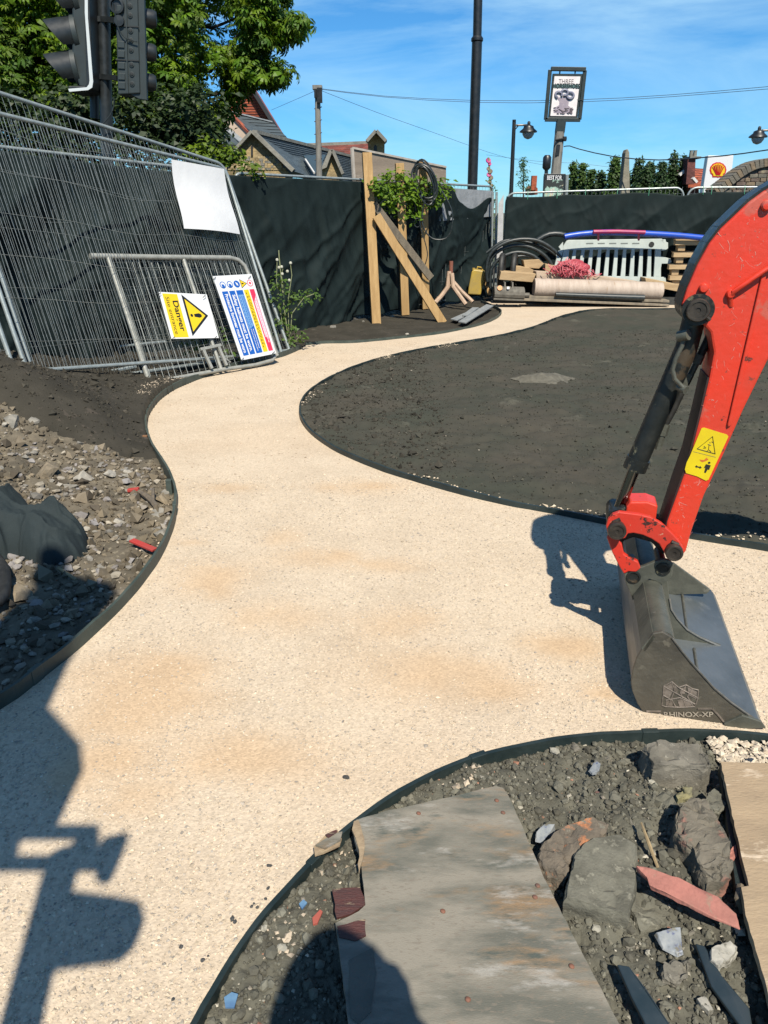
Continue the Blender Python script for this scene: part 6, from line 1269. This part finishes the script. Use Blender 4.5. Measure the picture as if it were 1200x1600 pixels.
# roof light and its white edge, small buttress gable
plate([P(474,242.5,34.6), P(509,242,36.4), P(499,262,33.6), P(492,271,32.5)], .06, 'roof_light', M('dark_glazed_slate', (.05, .075, .08), None, rough=.4), ch)
MB().beam(P(477,249,33.9), P(491,270.5,32.1), .06, .06).build('white_edge', m_wht, ch)
Yq = 30.0; qg = lambda x, y: P(x, y, Yq)
MB().prism([qg(519,236), qg(534,270), qg(534,320), qg(503,320), qg(503,266)], (0, .5, 0)).build('small_gable', m_stn, ch)
MB().prism([qg(515,234.5), qg(521,234), qg(511,262), qg(502,266)], (0, -.25, 0)).build('gable_coping', m_copng, ch); MB().beam(qg(520,235), qg(536,272), .10, .5, (0,-1,0)).build('gable_coping', m_copng, ch)
# far nave with a red roof and a bellcote
plate([P(466,228,50), P(575,224,50), P(575,262,46), P(466,262,46)], .2, 'red_roof', m_tile2, ch, 14, m_tile)
MB().beam(P(464,227.5,50), P(576,223.3,50), .25, .2).build('ridge', m_copng, ch)
Yc = 44.0; cg = lambda x, y, o=0.0: P(x, y, Yc - o)
MB().prism([cg(588,207.5), cg(601,221.5), cg(600.5,262), cg(575,262), cg(575,221.5)], (0, 1.2, 0)).build('bellcote', m_stn, ch)
MB().beam(cg(588.5,206), cg(603,222), .16, 1.4, (0,-1,0)).build('bellcote_coping', m_copng, ch); MB().beam(cg(587.5,206), cg(573.5,222), .16, 1.4, (0,-1,0)).build('bellcote_coping', m_copng, ch)
MB().prism([cg(584,238,.02), cg(584,229,.02), cg(586.5,225.5,.02), cg(589,229,.02), cg(589,238,.02)], (0, .1, 0)).build('bell_opening', m_dkw, ch)
# right-hand house
Yh = 50.0; hg = lambda x, y, o=0.0: P(x, y, Yh - o)
h2 = thing('brick_house', hg(1085, 300), 'red brick house with a tall chimney left of the fuel sign', 'house')
MB().prism([hg(1072,262), hg(1092,284), hg(1092,320), hg(1060,320), hg(1060,274)], (0, 3, 0)).build('gable_wall', m_tile2, h2)
plate([hg(1074,262), hg(1106,264,-3), hg(1106,292,1), hg(1086,290,1)], .2, 'roof', m_tile, h2, 8, m_tile2)
ck = MB().prism([hg(1075,248,1), hg(1087,248,1), hg(1085,288,1), hg(1072,288,1)], (0, .9, 0)).build('chimney', m_tile2, h2)
MB().box(hg(1081.5, 247, .6), .66, 1.1, .12).build('corbel', m_copng, ck)
for x in (1079, 1085): MB().lathe([(.12, 0), (.10, .35), (.12, .4)], hg(x, 246.5, .5), (0, 0, 1), 10).build('chimney_pot', m_copng, ck)
MB().beam(hg(1073,263,.4), hg(1061,274,.4), .14, .3, (0,-1,0)).build('bargeboard', m_wht, h2); MB().beam(hg(1082,278,1.5), hg(1088,285,1.5), .14, .3, (0,-1,0)).build('bargeboard', m_wht, h2); MB().beam(hg(1074,291,1.6), hg(1100,289,1.6), .3, .16).build('fascia', m_tile, h2)
h3 = thing('distant_house', P(893, 300, 75), 'tiny distant house with an orange chimney among the conifers', 'house')
MB().prism([P(888,286,75), P(894,281,75), P(902,286,75), P(902,300,75), P(888,300,75)], (0, 3, 0)).build('wall', m_tile, h3); MB().box(P(896, 277, 74.8), .4, .5, 1.0).build('chimney', m_tile, h3)
h4 = thing('distant_house', P(834, 300, 80), 'tiny red chimney and roof just above the fence right of the birch', 'house')
MB().prism([P(829,294,80), P(834,289,80), P(840,294,80), P(840,304,80), P(829,304,80)], (0, 3, 0)).build('wall', m_tile, h4); MB().box(P(834, 286, 79.8), .5, .5, 1.3).build('chimney', m_tile, h4)
# ================================================================== GREENERY
def leafmat(n, c1, c2, trans=.35):
    return M(n, c1, c2, 1.5, .55, attr=True, trans=trans, spec=.3)
m_lf = leafmat('chestnut_leaf', (.17, .26, .010), (.060, .12, .012), .30); m_bark = M('dark_bark', (.07, .055, .04), (.04, .032, .025), 4, .95, bump=.8, bscale=20)
# one palmate leaf: seven drooping leaflets
lv, lf_ = [], []
for k, a in enumerate(np.linspace(-2.0, 2.0, 7)):
    Lk = (.55, .8, 1, 1.08, 1, .8, .55)[k]; c_, s_ = math.cos(a), math.sin(a); n0 = len(lv)
    for (x, w_, z) in ((.06, .0, 0), (.45 * Lk, .12 * Lk, .02), (.78 * Lk, .155 * Lk, -.12), (1.0 * Lk, 0, -.32)):
        for sgn_ in ((1, -1) if w_ else (1,)): lv.append((x * c_ - w_ * sgn_ * s_, x * s_ + w_ * sgn_ * c_, z + (.05 if w_ else 0)))
    lf_ += [(n0, n0+1, n0+2), (n0+1, n0+3, n0+2), (n0+2, n0+3, n0+4), (n0+3, n0+5, n0+4)]
LV, LF = np.array(lv), np.array(lf_)
LEAFV = np.array([(0,0,0),(.5,.28,.05),(.5,-.28,.05),(1,0,-.1)]); LEAFF = np.array([(0,1,2),(1,3,2)])
def leaves(name, centres, n_each, spread, size, BV, BF, mat, parent, droop=.5, out=None, csz=.35, tint=((.7,1,.7),(1.25,1.15,1.0))):
    C_ = np.repeat(np.array(centres), n_each, 0); n = len(C_); d = rng.normal(size=(n, 3)); d /= np.linalg.norm(d, axis=1)[:, None]
    pos = C_ + d * (spread * rng.random((n, 1)) ** .45) * np.array([1, 1, .72]); s = size * np.exp(rng.normal(0, csz * .6, n))
    nrm = d * .6 + np.array([0, -.25, .9]) + rng.normal(0, .45, (n, 3))
    nrm /= np.linalg.norm(nrm, axis=1)[:, None]
    t = rng.normal(size=(n, 3)); t -= (t * nrm).sum(1)[:, None] * nrm; t /= np.linalg.norm(t, axis=1)[:, None]; b_ = np.cross(nrm, t)
    R = np.stack([t, b_, nrm], -1); k = rng.random((n, 1)); col = np.array(tint[0]) * (1 - k) + np.array(tint[1]) * k
    V, F, c = instances(BV, BF, pos, R, s, col); return npmesh(name, V, F, mat, parent, col=c)
def limb(mb, a, b, r0, r1, wob, seed, n=7):
    r = random.Random(seed); pts = []
    for i in range(n + 1):
        t = i / n; p = Vector(a).lerp(Vector(b), t) + Vector((r.uniform(-1, 1), r.uniform(-1, 1), r.uniform(-1, 1))) * wob * math.sin(math.pi * t); pts.append(p)
    mb.tube(pts, [r0 + (r1 - r0) * i / n for i in range(n + 1)], 8); return pts
# --- the chestnut
tr = thing('chestnut_tree', (-6.3, 15.5, 0), 'big leafy horse chestnut tree filling the upper left corner', 'tree')
mb = MB(); limb(mb, (-6.3, 15.5, -.1), (-6.1, 15.4, 4.2), .34, .22, .12, 1)
mb.build('trunk', m_bark, tr)
cen = []
r_ = random.Random(77)
tips = []
def crown_ok(x, y, z):
    # how the crown is bounded: pixel outline at its own depth
    dep = y * CP - (z - CAMH) * SP; py = 800 - FPX * ((z - CAMH) * CP + y * SP) / dep; px = 600 + FPX * x / dep
    edge = np.interp(py, [-400,-250,-60,0,20,45,75,95,112,128,140,165,195,215,232,250], [380,440,430,425,430,430,400,395,405,380,345,340,335,300,245,210])
    return px < edge - 34 and py < 215
n_try = 0
while len(cen) < 800 and n_try < 40000:
    n_try += 1
    th_, ph_ = r_.uniform(0, 2 * math.pi), math.acos(r_.uniform(-1, 1)); rr_ = r_.random() ** .33
    x = -7.2 + 5.9 * rr_ * math.cos(th_) * math.sin(ph_); y = 15.4 + 3.6 * rr_ * math.sin(th_) * math.sin(ph_); z = 6.6 + 4.1 * rr_ * math.cos(ph_)
    if crown_ok(x, y, z) and fbm(np.array([x * .9 + 3]), np.array([z * .9 + y * .5]), 2, 9)[0] > -.13: cen.append((x, y, z))
# boughs that reach out to the right edge of the crown
for (px, py, Y) in [(452,42,13.2),(440,38,13.4),(425,30,13.5),(430,55,13.3),(408,52,13.6),(395,30,14),(412,10,14),(440,-10,14),(400,78,14),(436,116,13.2),(425,110,13.4),(412,118,13.4),(398,108,13.6),(385,125,13.6),(372,140,13.6),(360,125,14),(352,160,13.8),(340,178,13.8),(322,196,13.8),(305,208,13.9),(280,222,14),(255,226,14),(380,90,14),(420,125,13.3),(448,48,13.2),(455,45,13.2),(460,40,13.2),(330,205,13.4),(238,205,13),(60,170,13),(90,185,13),(130,190,13),(40,150,12.8),(20,120,12.6),(10,90,12.6),(100,165,12.8)]:
    for _ in range(4): tips.append(tuple(P(px + r_.uniform(-8, 8), py + r_.uniform(-5, 5), Y + r_.uniform(-.3, .3))))
for _ in range(260): cen.append(tuple(P(r_.uniform(-70, 300), r_.uniform(-80, 190), r_.uniform(12.4, 15))))
for _ in range(70):
    y_ = r_.uniform(-60, 120); tips.append(tuple(P(np.interp(y_, [-60, 0, 45, 75, 95, 112, 128], [425, 418, 436, 400, 392, 415, 385]) - abs(r_.gauss(0, 26)), y_, r_.uniform(12.8, 14))))
cen = np.array(cen)
leaves('crown', cen, 32, .46, .122, LV, LF, m_lf, tr)
leaves('crown', np.array(tips), 16, .24, .125, LV, LF, m_lf, tr)
mb = None
for i, (px, py, Y) in enumerate([(440,40,13.4),(430,115,13.4),(340,180,13.8),(250,200,14),(120,120,13.2),(60,60,13),(390,20,14.5)]):
    mb = MB(); limb(mb, (-6.1, 15.4, 3.2 + .2 * (i % 4)), P(px, py, Y), .09, .015, .35, 40 + i); mb.build('bough', m_bark, tr)
mb = MB(); limb(mb, P(345, 262, 14.4), P(348, 150, 14.2), .05, .03, .05, 71); o = mb.build('bough', m_bark, tr)
# --- shrub and climber behind the netted fence
def shrub(name, lb, cat, centres, n_each, spread, size, tint, base_, mat=m_lf, BV=LEAFV, BF=LEAFF, stems=(), group=None):
    rt = thing(name, base_, lb, cat, group); leaves('foliage', centres, n_each, spread, size, BV, BF, mat, rt, tint=tint)
    if stems:
        for st_ in stems: MB().tube(st_[0], st_[1], 6).build('stem', m_bark if len(st_) < 3 else st_[2], rt)
    return rt
r_ = random.Random(14)
cs = [tuple(P(r_.uniform(300, 372), 240 + r_.uniform(-5, 14), 10.7)) for _ in range(26)] + [tuple(P(x, y, 10.6)) for x, y in ((376,262),(384,268),(396,270),(405,268),(388,262),(330,228),(318,222))]
shrub('climber', 'green climber hanging over the netted fence below the chestnut tree', 'climber', cs, 22, .16, .075, ((.8,.9,.5),(1.3,1.2,.9)), P(340, 262, 10.7))
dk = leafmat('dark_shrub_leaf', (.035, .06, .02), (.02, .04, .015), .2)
cs = [tuple(P(r_.uniform(-80, 330), r_.uniform(150, 275), 12.0 + r_.uniform(-.4, .6))) for _ in range(230)]
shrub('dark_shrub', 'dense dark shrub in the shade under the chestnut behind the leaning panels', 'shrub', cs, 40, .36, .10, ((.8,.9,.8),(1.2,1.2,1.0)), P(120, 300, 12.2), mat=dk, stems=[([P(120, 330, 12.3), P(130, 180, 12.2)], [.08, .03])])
# --- ivy on the hoarding
cs = []
for x, y0, y1 in ((588,285,300),(598,280,305),(610,272,330),(622,275,318),(634,278,345),(648,280,322),(660,282,330),(672,285,318),(685,285,308),(692,290,315),(700,285,300),(604,300,325),(640,290,312),(655,320,345),(595,290,300),(628,270,285),(676,290,320)):
    for y in np.arange(y0, y1, 7): cs.append(tuple(P(x + r_.uniform(-4, 4), y, 12.0 + (x - 588) * .0165)))
ivm = leafmat('ivy_leaf', (.19, .33, .025), (.11, .22, .02), .4)
shrub('ivy', 'bright green ivy trailing over the netting between the timber posts', 'ivy', cs, 13, .13, .085, ((.7,.8,.5),(1.35,1.2,.9)), P(640, 340, 12.8), mat=ivm, stems=[([P(590,287,12.0), P(640,283,12.8), P(700,296,13.8)], .012)])
# --- weed clump at the end of the mesh panel
wm = leafmat('weed_leaf', (.11, .19, .04), (.07, .13, .03), .3); m_ws = M('weed_stem', (.30, .33, .18), (.22, .25, .12), 20, .8); m_wh = M('seed_head', (.62, .62, .52), (.5, .5, .4), 40, .8)
Yw2 = 9.35; pw = lambda x, y, o=0.0: P(x, y, Yw2 - o)
cs = [tuple(pw(x + r_.uniform(-4, 4), y + r_.uniform(-4, 4), r_.uniform(-.2, .2))) for x, y in [(436,455),(442,470),(432,445),(450,480),(446,495),(440,510),(455,520),(448,530),(462,515),(435,520),(470,465),(480,458),(488,456),(493,462),(475,470),(463,478),(456,465),(465,520),(470,528),(458,535),(430,470),(444,455),(436,498),(428,430),(440,442),(468,455)]]
st_ = [([pw(452,543), pw(444,480), pw(436,400), pw(435.5,391)], .007, m_ws), ([pw(452,543), pw(450,470), pw(456,430), pw(454,414)], .005, m_ws), ([pw(453,543), pw(456,490), pw(475,465), pw(494,458)], .006, m_ws), ([pw(450,543), pw(440,500), pw(432,440), pw(433,408)], .005, m_ws), ([pw(453,543), pw(466,528), pw(474,520)], .005, m_ws), ([pw(445,470), pw(440,430), pw(442,420)], .004, m_ws)]
wd = shrub('weed_clump', 'tall green weed with pale round seed heads at the right end of the mesh panel', 'weed', cs, 13, .10, .058, ((.7,.85,.6),(1.3,1.25,1.0)), pw(452, 543), mat=wm, stems=st_)
for x, y in ((433,406),(454,411),(440,417),(449,424),(441,428),(436,418),(452,438)): MB().lathe([(.004, -.018), (.016, -.01), (.019, 0), (.015, .012), (.004, .018)], pw(x, y), (0, 0, 1), 10).build('seed_head', m_wh, wd)
cs = [tuple(gp_.at(x + r_.uniform(-5, 5), y + r_.uniform(-3, 3), -.2)) for x, y in ((300,540),(290,545),(310,535),(350,545),(360,530),(345,520),(372,560))]
shrub('weed', 'low green weed growing through the mesh gate under the danger sign', 'weed', cs, 16, .12, .055, ((.7,.85,.6),(1.2,1.2,1.0)), gp_.at(320, 560, -.2), mat=wm, stems=[([gp_.at(320,575,-.2), gp_.at(318,545,-.2)], .006)])
# --- hollyhock at the fence corner
Yk = 16.2; pk = lambda x, y: P(x, y, Yk); cs = [tuple(pk(x + r_.uniform(-2, 2), y)) for x, y in ((768,300),(766,310),(770,320),(767,330),(770,295),(766,286),(768,345),(771,360),(767,375))]
hk = shrub('hollyhock', 'tall hollyhock with magenta flowers at its tip by the fence corner', 'flower', cs, 12, .11, .06, ((.8,.9,.6),(1.3,1.2,1.0)), pk(768, 430), mat=wm, stems=[([pk(769,440), pk(767,330), pk(766,275), pk(763,246)], .018, m_ws)])
m_pk = M('magenta_petal', (.55, .03, .22), (.42, .02, .20), 30, .6); m_bud = M('dry_bud', (.28, .20, .17), (.20, .15, .10), 30, .8)
for x, y, r, m_ in ((763,251,.055,m_pk),(765,256,.04,m_pk),(763,264,.04,m_bud),(766,268,.05,m_bud),(764,273,.05,m_pk),(767,278,.05,m_bud),(765,284,.045,m_bud),(768,290,.04,m_bud)):
    MB().lathe([(.01, -r*.5), (r*.6, -r*.3), (r, 0), (r*.9, r*.3), (r*.4, r*.2)], pk(x, y), (r_.uniform(-.4,.4), -1, .4), 9).build('flower' if m_ is m_pk else 'bud', m_, hk)
# --- birch sapling and the conifers
cs = [tuple(P(818 + r_.uniform(-1, 1) * w_, y, 30 + r_.uniform(-.2, .2))) for y, w_ in ((249,1),(254,2),(259,3),(264,4),(269,5),(274,7),(279,8),(284,8),(289,9),(294,9)) for _ in range(4)]
shrub('birch_sapling', 'slender pale green sapling above the back fence, left of the pub sign', 'tree', cs, 12, .16, .075, ((.8,.9,.8),(1.3,1.3,1.2)), P(818, 330, 30), mat=leafmat('birch_leaf', (.10, .18, .07), (.07, .14, .05), .4), stems=[([P(818,335,30), P(818,248,30)], [.04, .01])])
def conifer(px, top, wpx, Y, lb, tint, wide=.19):
    b_ = P(px, 300, Y); t_ = P(px, top, Y); H = t_.z; rt = thing('conifer_tree', (b_.x, Y, 0), lb, 'tree'); W_ = wpx / FPX * Y
    MB().tube([(b_.x, Y, -.1), (b_.x, Y, H * .9)], [.15, .04], 7).build('trunk', m_bark, rt)
    cs = []
    n = int(110 + 7 * wpx)
    for i in range(n):
        t = r_.random() ** .8; z = t_.z - t * min(H - .4, 4.2); rad = W_ * .5 * (t ** .75) * (.7 + .5 * r_.random()) + .02; an_ = r_.uniform(0, 6.28)
        cs.append((b_.x + rad * math.cos(an_), Y + rad * math.sin(an_), z))
    leaves('crown', cs, 20, .22, wide, LEAFV, LEAFF, m_con, rt, tint=tint)
m_con = leafmat('conifer_green', (.042, .085, .022), (.026, .055, .018), .15)
lt, dk_ = ((1.1,1.25,.7),(2.2,2.0,1.0)), ((.6,.7,.6),(1.2,1.25,.9))
for px, top, w_, Y, lb, tn in [(893,254,17,52,'light green conifer at the left end of the row, beside the poster board',lt),(907,256,15,51,'second light green conifer from the left in the row',lt),(922,264,16,50,'small pointed conifer right of the two light green ones',lt),(936,267,16,49,'low dark pointed conifer left of the broad one',dk_),(957,246,30,48,'broad mid-green conifer just left of the stone post',lt),(994,250,28,50,'dark broad conifer just right of the stone post',dk_),(1012,254,26,49,'dark rounded conifer in the middle of the right-hand group',dk_),(1030,256,28,48,'dark bushy conifer below the two tall tips',dk_),(1047,240,17,50,'tall-tipped dark conifer, left of the twin tips',dk_),(1062,243,17,50,'tall-tipped dark conifer beside the brick chimney, right of the twin tips',dk_),(1004,262,40,46,'low dark conifer filling the gap behind the fence top',dk_),(975,266,30,53,'conifer seen behind the stone post',dk_)]:
    conifer(px, top, w_, Y, lb, tn)
# ================================================================== THE SIGNALS in front of the tree
m_sig = M('signal_black_plastic', (.014, .018, .020), (.022, .027, .030), 14, .42); m_sgr = M('signal_grey_plastic', (.032, .046, .048), (.022, .033, .035), 9, .5); m_sgw = M('signal_white_border', (.68, .74, .76), None, rough=.5); m_len = M('dark_lens', (.02, .018, .016), None, rough=.15)
Yt = 9.3; rt = thing('traffic_signal', (P(167, 300, Yt).x, Yt, 0), 'twin black traffic signal heads on one pole in front of the chestnut, upper left', 'traffic signal')
a_, b_ = P(170, 330, Yt), P(157, -160, Yt); a_ = b_ + (a_ - b_) * ((-.1 - b_.z) / (a_.z - b_.z))
MB().tube([a_, b_], .068, 20).build('pole', m_sig, rt); MB().tube([P(148, 185, Yt + .12), P(143, -160, Yt + .12)], .05, 14).build('cable_duct', m_sig, rt)
T = lambda x, y, o=0.0: P(x, y, 9.05 - o)
bd_ = MB().prism([T(112,-160), T(127,-160), T(137,138), T(124,136), T(112,100)], (0, .30, 0)).build('signal_housing', m_sgr, rt, bevel=.02)
MB().prism([T(126,-160,.04), T(133,-160,.04), T(145,128,.04), T(143,138,.04), T(136,141,.04), T(108,143,.04), T(106,134,.04), T(132,134,.04), T(135,130,.04)], (0, .40, 0)).build('backing_board', m_sig, rt, bevel=.01)
MB().prism([T(132,-160,.045), T(135.5,-160,.045), T(138,30,.045), T(146,128,.045), T(144.5,137,.045), T(138,141,.045), T(109,143.5,.045), T(107,139,.045), T(136,136.5,.045), T(139.5,132,.045), T(140.5,126,.045), T(133,20,.045)], (0, -.01, 0)).build('white_border', m_sgw, rt)
for yc in (-62, -6, 50, 103):
    c0_ = T(121, yc + 4, -.14); d_ = Vector((-.95, -.12, -.12)).normalized(); u_ = Vector((0, 0, 1)) - d_ * d_.z; u_.normalize(); v_ = d_.cross(u_)
    V = []; n_ = 18
    for th in (0, 1):
        for i in range(n_ + 1):
            a = math.radians(-38) + math.radians(256) * i / n_; R0 = .178 - .008 * th
            V += [c0_ + (u_ * math.sin(a) + v_ * math.cos(a)) * R0, c0_ + d_ * (.31 - .13 * (1 - math.sin(a)) * .8) + (u_ * math.sin(a) + v_ * math.cos(a)) * (R0 * .93)]
    F = []; m2 = 2 * (n_ + 1)
    for i in range(n_):
        F += [(2*i, 2*i+1, 2*i+3, 2*i+2), (m2+2*i, m2+2*i+2, m2+2*i+3, m2+2*i+1), (2*i+1, m2+2*i+1, m2+2*i+3, 2*i+3)]
    mbh = MB(); mbh.add(V, F, True); hd = mbh.build('hood', m_sig, rt, fix=False)
    MB().lathe([(.19, -.03), (.19, .02), (.165, .03), (.16, .01), (.08, .025), (.001, .03)], c0_, d_, 24).build('lens', m_sgr, rt)
# the second head, seen from behind
U = lambda x, y, o=0.0: P(x, y, 9.0 - o)
rr_ = [(178,-160),(219,-160),(231,157),(218,155),(216,150),(183,148)]
MB().prism([U(196,-160), U(221,-160), U(229.5,157), U(217,155), U(200,146)], (0, .05, 0)).build('backing_board', m_sgr, rt, bevel=.008)
hb_ = MB().prism([U(176,-160,.02), U(211,-160,.02), U(218.5,146,.02), U(184,148,.02)], (0, .22, 0)).build('signal_housing', m_sgr, rt, bevel=.012)
m_gv = M('signal_recess', (.012, .016, .017), None, rough=.6)
for y0 in (-120, -67, -14, 40, 93):
    for k in range(3):
        y = y0 + 8 + k * 15; x = 202.5 + (y) * .030
        if y < 150: MB().lathe([(.026, 0), (.026, .006), (.019, .007), (.017, -.001), (.001, -.002)], U(x, y, .022), (0, -1, 0), 14).build('vent', m_sgr, hb_); MB().lathe([(.016, 0), (.001, .001)], U(x - .6, y - .8, .030), (0, -1, 0), 12).build('vent_hole', m_gv, hb_)
    MB().beam(U(181, y0, .024), U(217, y0 + 2, .024), .012, .010, (0, -1, 0)).build('seam', m_gv, hb_)
for y in (-30, 8, 64, 79, 97, 114, 128):
    MB().prism([U(182.5 + y*.02, y, .024), U(193 + y*.02, y + .5, .024), U(193.2 + y*.02, y + 11, .024), U(182.8 + y*.02, y + 10.5, .024)], (0, -.008, 0)).build('cover_plate', m_sgr, hb_, bevel=.003)
MB().prism([U(193.6,-160,.024), U(195.4,-160,.024), U(200.6,146,.024), U(199,146,.024)], (0, -.012, 0)).build('rib', m_sgr, hb_)
MB().lathe([(.075, 0), (.075, .03), (.055, .032), (.05, .01), (.001, .01)], U(183, 9, .02), (0, -1, 0), 20).build('cable_gland', m_sig, hb_); MB().lathe([(.05, 0), (.05, .03), (.02, .032), (.001, .033)], U(187, 33, .02), (0, -1, 0), 16).build('cable_gland', m_sig, hb_)
for y in (27, 80, 127): MB().lathe([(.09, 0), (.085, .12), (.07, .15), (.001, .16)], U(221, y, -.16), (1, .3, -.1), 18).build('hood', m_sig, rt)
for y in (30, 120): MB().beam(P(160, y, Yt - .05), P(184, y + 2, 9.15), .05, .05).build('bracket', m_sig, rt); MB().beam(P(158, y, Yt - .05), P(140, y, 9.25), .05, .05).build('bracket', m_sig, rt)
MB().tube([Vector(p) for p in catmull([tuple(U(x, y, .05)) for x, y in ((176,4),(181,28),(186,47),(196,59),(214,65))], .05)], .006, 5).build('loose_cable', m_cab, rt)
MB().tube([Vector(p) for p in catmull([tuple(P(x, y, 9.15)) for x, y in ((177,152),(178,165),(172,180),(160,194))], .05)], .006, 5).build('loose_cable', m_cab, rt)
# ================================================================== behind the photographer: what throws the two shadows in the near ground
sgn = thing('traffic_signal', (-.49, -.42, 0), 'traffic signal on a thick pole standing behind the photographer, known by its shadow', 'traffic signal')
m_sb = M('signal_black', (.02, .025, .028), (.03, .035, .038), 20, .5)
MB().tube([(-.49, -.42, -.1), (-.49, -.42, 2.45)], .046, 18).build('pole', m_sb, sgn)
def sp(pts, name, d=.05): return MB().prism([(x, -.42 - d/2, z) for x, z in pts], (0, d, 0)).build(name, m_sb, sgn, bevel=.012)
sp([(-.52,2.08),(-.45,2.07),(-.29,2.10),(-.265,2.14),(-.255,2.19),(-.27,2.25),(-.33,2.27),(-.44,2.29),(-.52,2.30)], 'lower_hood', .06)
br = MB()
for a in ([(-1.3,2.40),(-.40,2.40),(-.40,2.462),(-1.3,2.462)], [(-1.3,2.535),(-.405,2.535),(-.415,2.60),(-1.3,2.60)], [(-1.3,2.461),(-.615,2.461),(-.625,2.536),(-1.3,2.536)], [(-.485,2.461),(-.402,2.461),(-.402,2.536),(-.475,2.536)]):
    br.prism([(x, -.425, z) for x, z in a], (0, .010, 0))
br.build('bracket', m_sb, sgn)
sp([(-.40,2.42),(-.385,2.37),(-.35,2.37),(-.335,2.45),(-.325,2.53),(-.34,2.545),(-.40,2.52)], 'knob')
sp([(-.53,2.60),(-.515,2.75),(-.50,2.87),(-.53,3.02),(-.60,3.14),(-.68,3.27),(-.665,3.6),(-.64,3.87),(-.60,4.1),(-.56,4.36),(-.60,4.48),(-.72,4.54),(-.82,4.62),(-.84,4.80),(-.90,4.86),(-.97,4.80),(-.99,4.6),(-.95,4.44),(-1.02,4.1),(-1.1,3.8),(-1.5,3.5),(-1.7,3.3),(-1.7,2.60)], 'backing_board')
# --- the photographer: one continuous skinned body
def figure(joints, edges, radii, root_i, name, mat, parent, sub=2):
    me = bpy.data.meshes.new(name); o0 = ORG[parent.name]
    me.from_pydata([tuple(Vector(j) - o0) for j in joints], edges, []); me.update()
    o = bpy.data.objects.new(name, me); COL.objects.link(o); o.parent = parent; ORG[o.name] = o0
    s = o.modifiers.new('Skin', 'SKIN'); s.use_smooth_shade = True
    for i, r in enumerate(radii):
        v = me.skin_vertices[0].data[i]; v.radius = r if isinstance(r, tuple) else (r, r); v.use_root = (i == root_i)
    b = o.modifiers.new('Sub', 'SUBSURF'); b.levels = sub; b.render_levels = sub
    me.materials.append(mat); return o
hx, hy = .16, -.22
pr = thing('person', (hx, hy - .1, 0), 'person in a dark hood holding up a phone, seen only as a head shadow', 'person')
m_cl = M('dark_work_clothes', (.03, .035, .05), (.05, .055, .07), 12, .9)
J = [(hx, hy-.1, .95), (hx, hy-.1, 1.2), (hx, hy-.08, 1.38), (hx, hy-.06, 1.48), (hx, hy-.03, 1.60), (hx, hy-.02, 1.66),
     (hx-.17, hy-.08, 1.40), (hx-.26, hy-.04, 1.16), (hx-.13, hy+.14, 1.40), (hx+.17, hy-.08, 1.40), (hx+.26, hy-.04, 1.16), (hx+.10, hy+.14, 1.40),
     (hx-.1, hy-.1, .90), (hx-.12, hy-.08, .5), (hx-.13, hy-.1, .09), (hx+.1, hy-.1, .90), (hx+.12, hy-.08, .5), (hx+.13, hy-.1, .09), (hx-.14, hy+.06, .04), (hx+.14, hy+.06, .04)]
E = [(0,1),(1,2),(2,3),(3,4),(4,5),(2,6),(6,7),(7,8),(2,9),(9,10),(10,11),(0,12),(12,13),(13,14),(0,15),(15,16),(16,17),(14,18),(17,19)]
J = [(a, b, c * 1.06) for a, b, c in J]
Rr = [(.15,.11),(.14,.10),(.15,.10),.055,(.085,.095),(.08,.09),.06,.045,.032,.06,.045,.032,.085,.06,.045,.085,.06,.045,.04,.04]
figure(J, E, Rr, 0, 'body', m_cl, pr)
MB().lathe([(.165, -.16), (.155, -.05), (.115, .06), (.08, .12), (.06, .15), (.05, .155)], (hx, hy-.03, 1.74), (0, .05, 1), 24).build('hood', m_cl, pr)
for sx in (-1, 1):
    pc = Vector((hx - .015 + sx * .115, hy + .15, 1.50)); hand = MB().box(pc, .03, .075, .085).build('palm', M('skin', (.55, .33, .24), (.5, .28, .2), 30, .55) if sx < 0 else bpy.data.materials['skin'], pr, bevel=.012)
    for k in range(4):
        b0 = pc + Vector((0, .03 - k * .001, .03 - k * .02)); ln = (.9, 1, .95, .75)[k]
        MB().tube([b0, b0 + Vector((-sx*.012, .03*ln, .002)), b0 + Vector((-sx*.035, .045*ln, 0))], [.009, .0085, .007], 8).build('finger', bpy.data.materials['skin'], hand)
    MB().tube([pc + Vector((-sx*.005, -.02, .035)), pc + Vector((-sx*.03, 0, .05)), pc + Vector((-sx*.05, .02, .05))], [.011, .010, .008], 8).build('thumb', bpy.data.materials['skin'], hand)
ph = MB().box((hx - .015, hy + .175, 1.515), .155, .008, .075).build('phone', m_sb, None, bevel=.003); tag(ph, 'dark phone held up in both hands by the person taking the picture', 'phone')
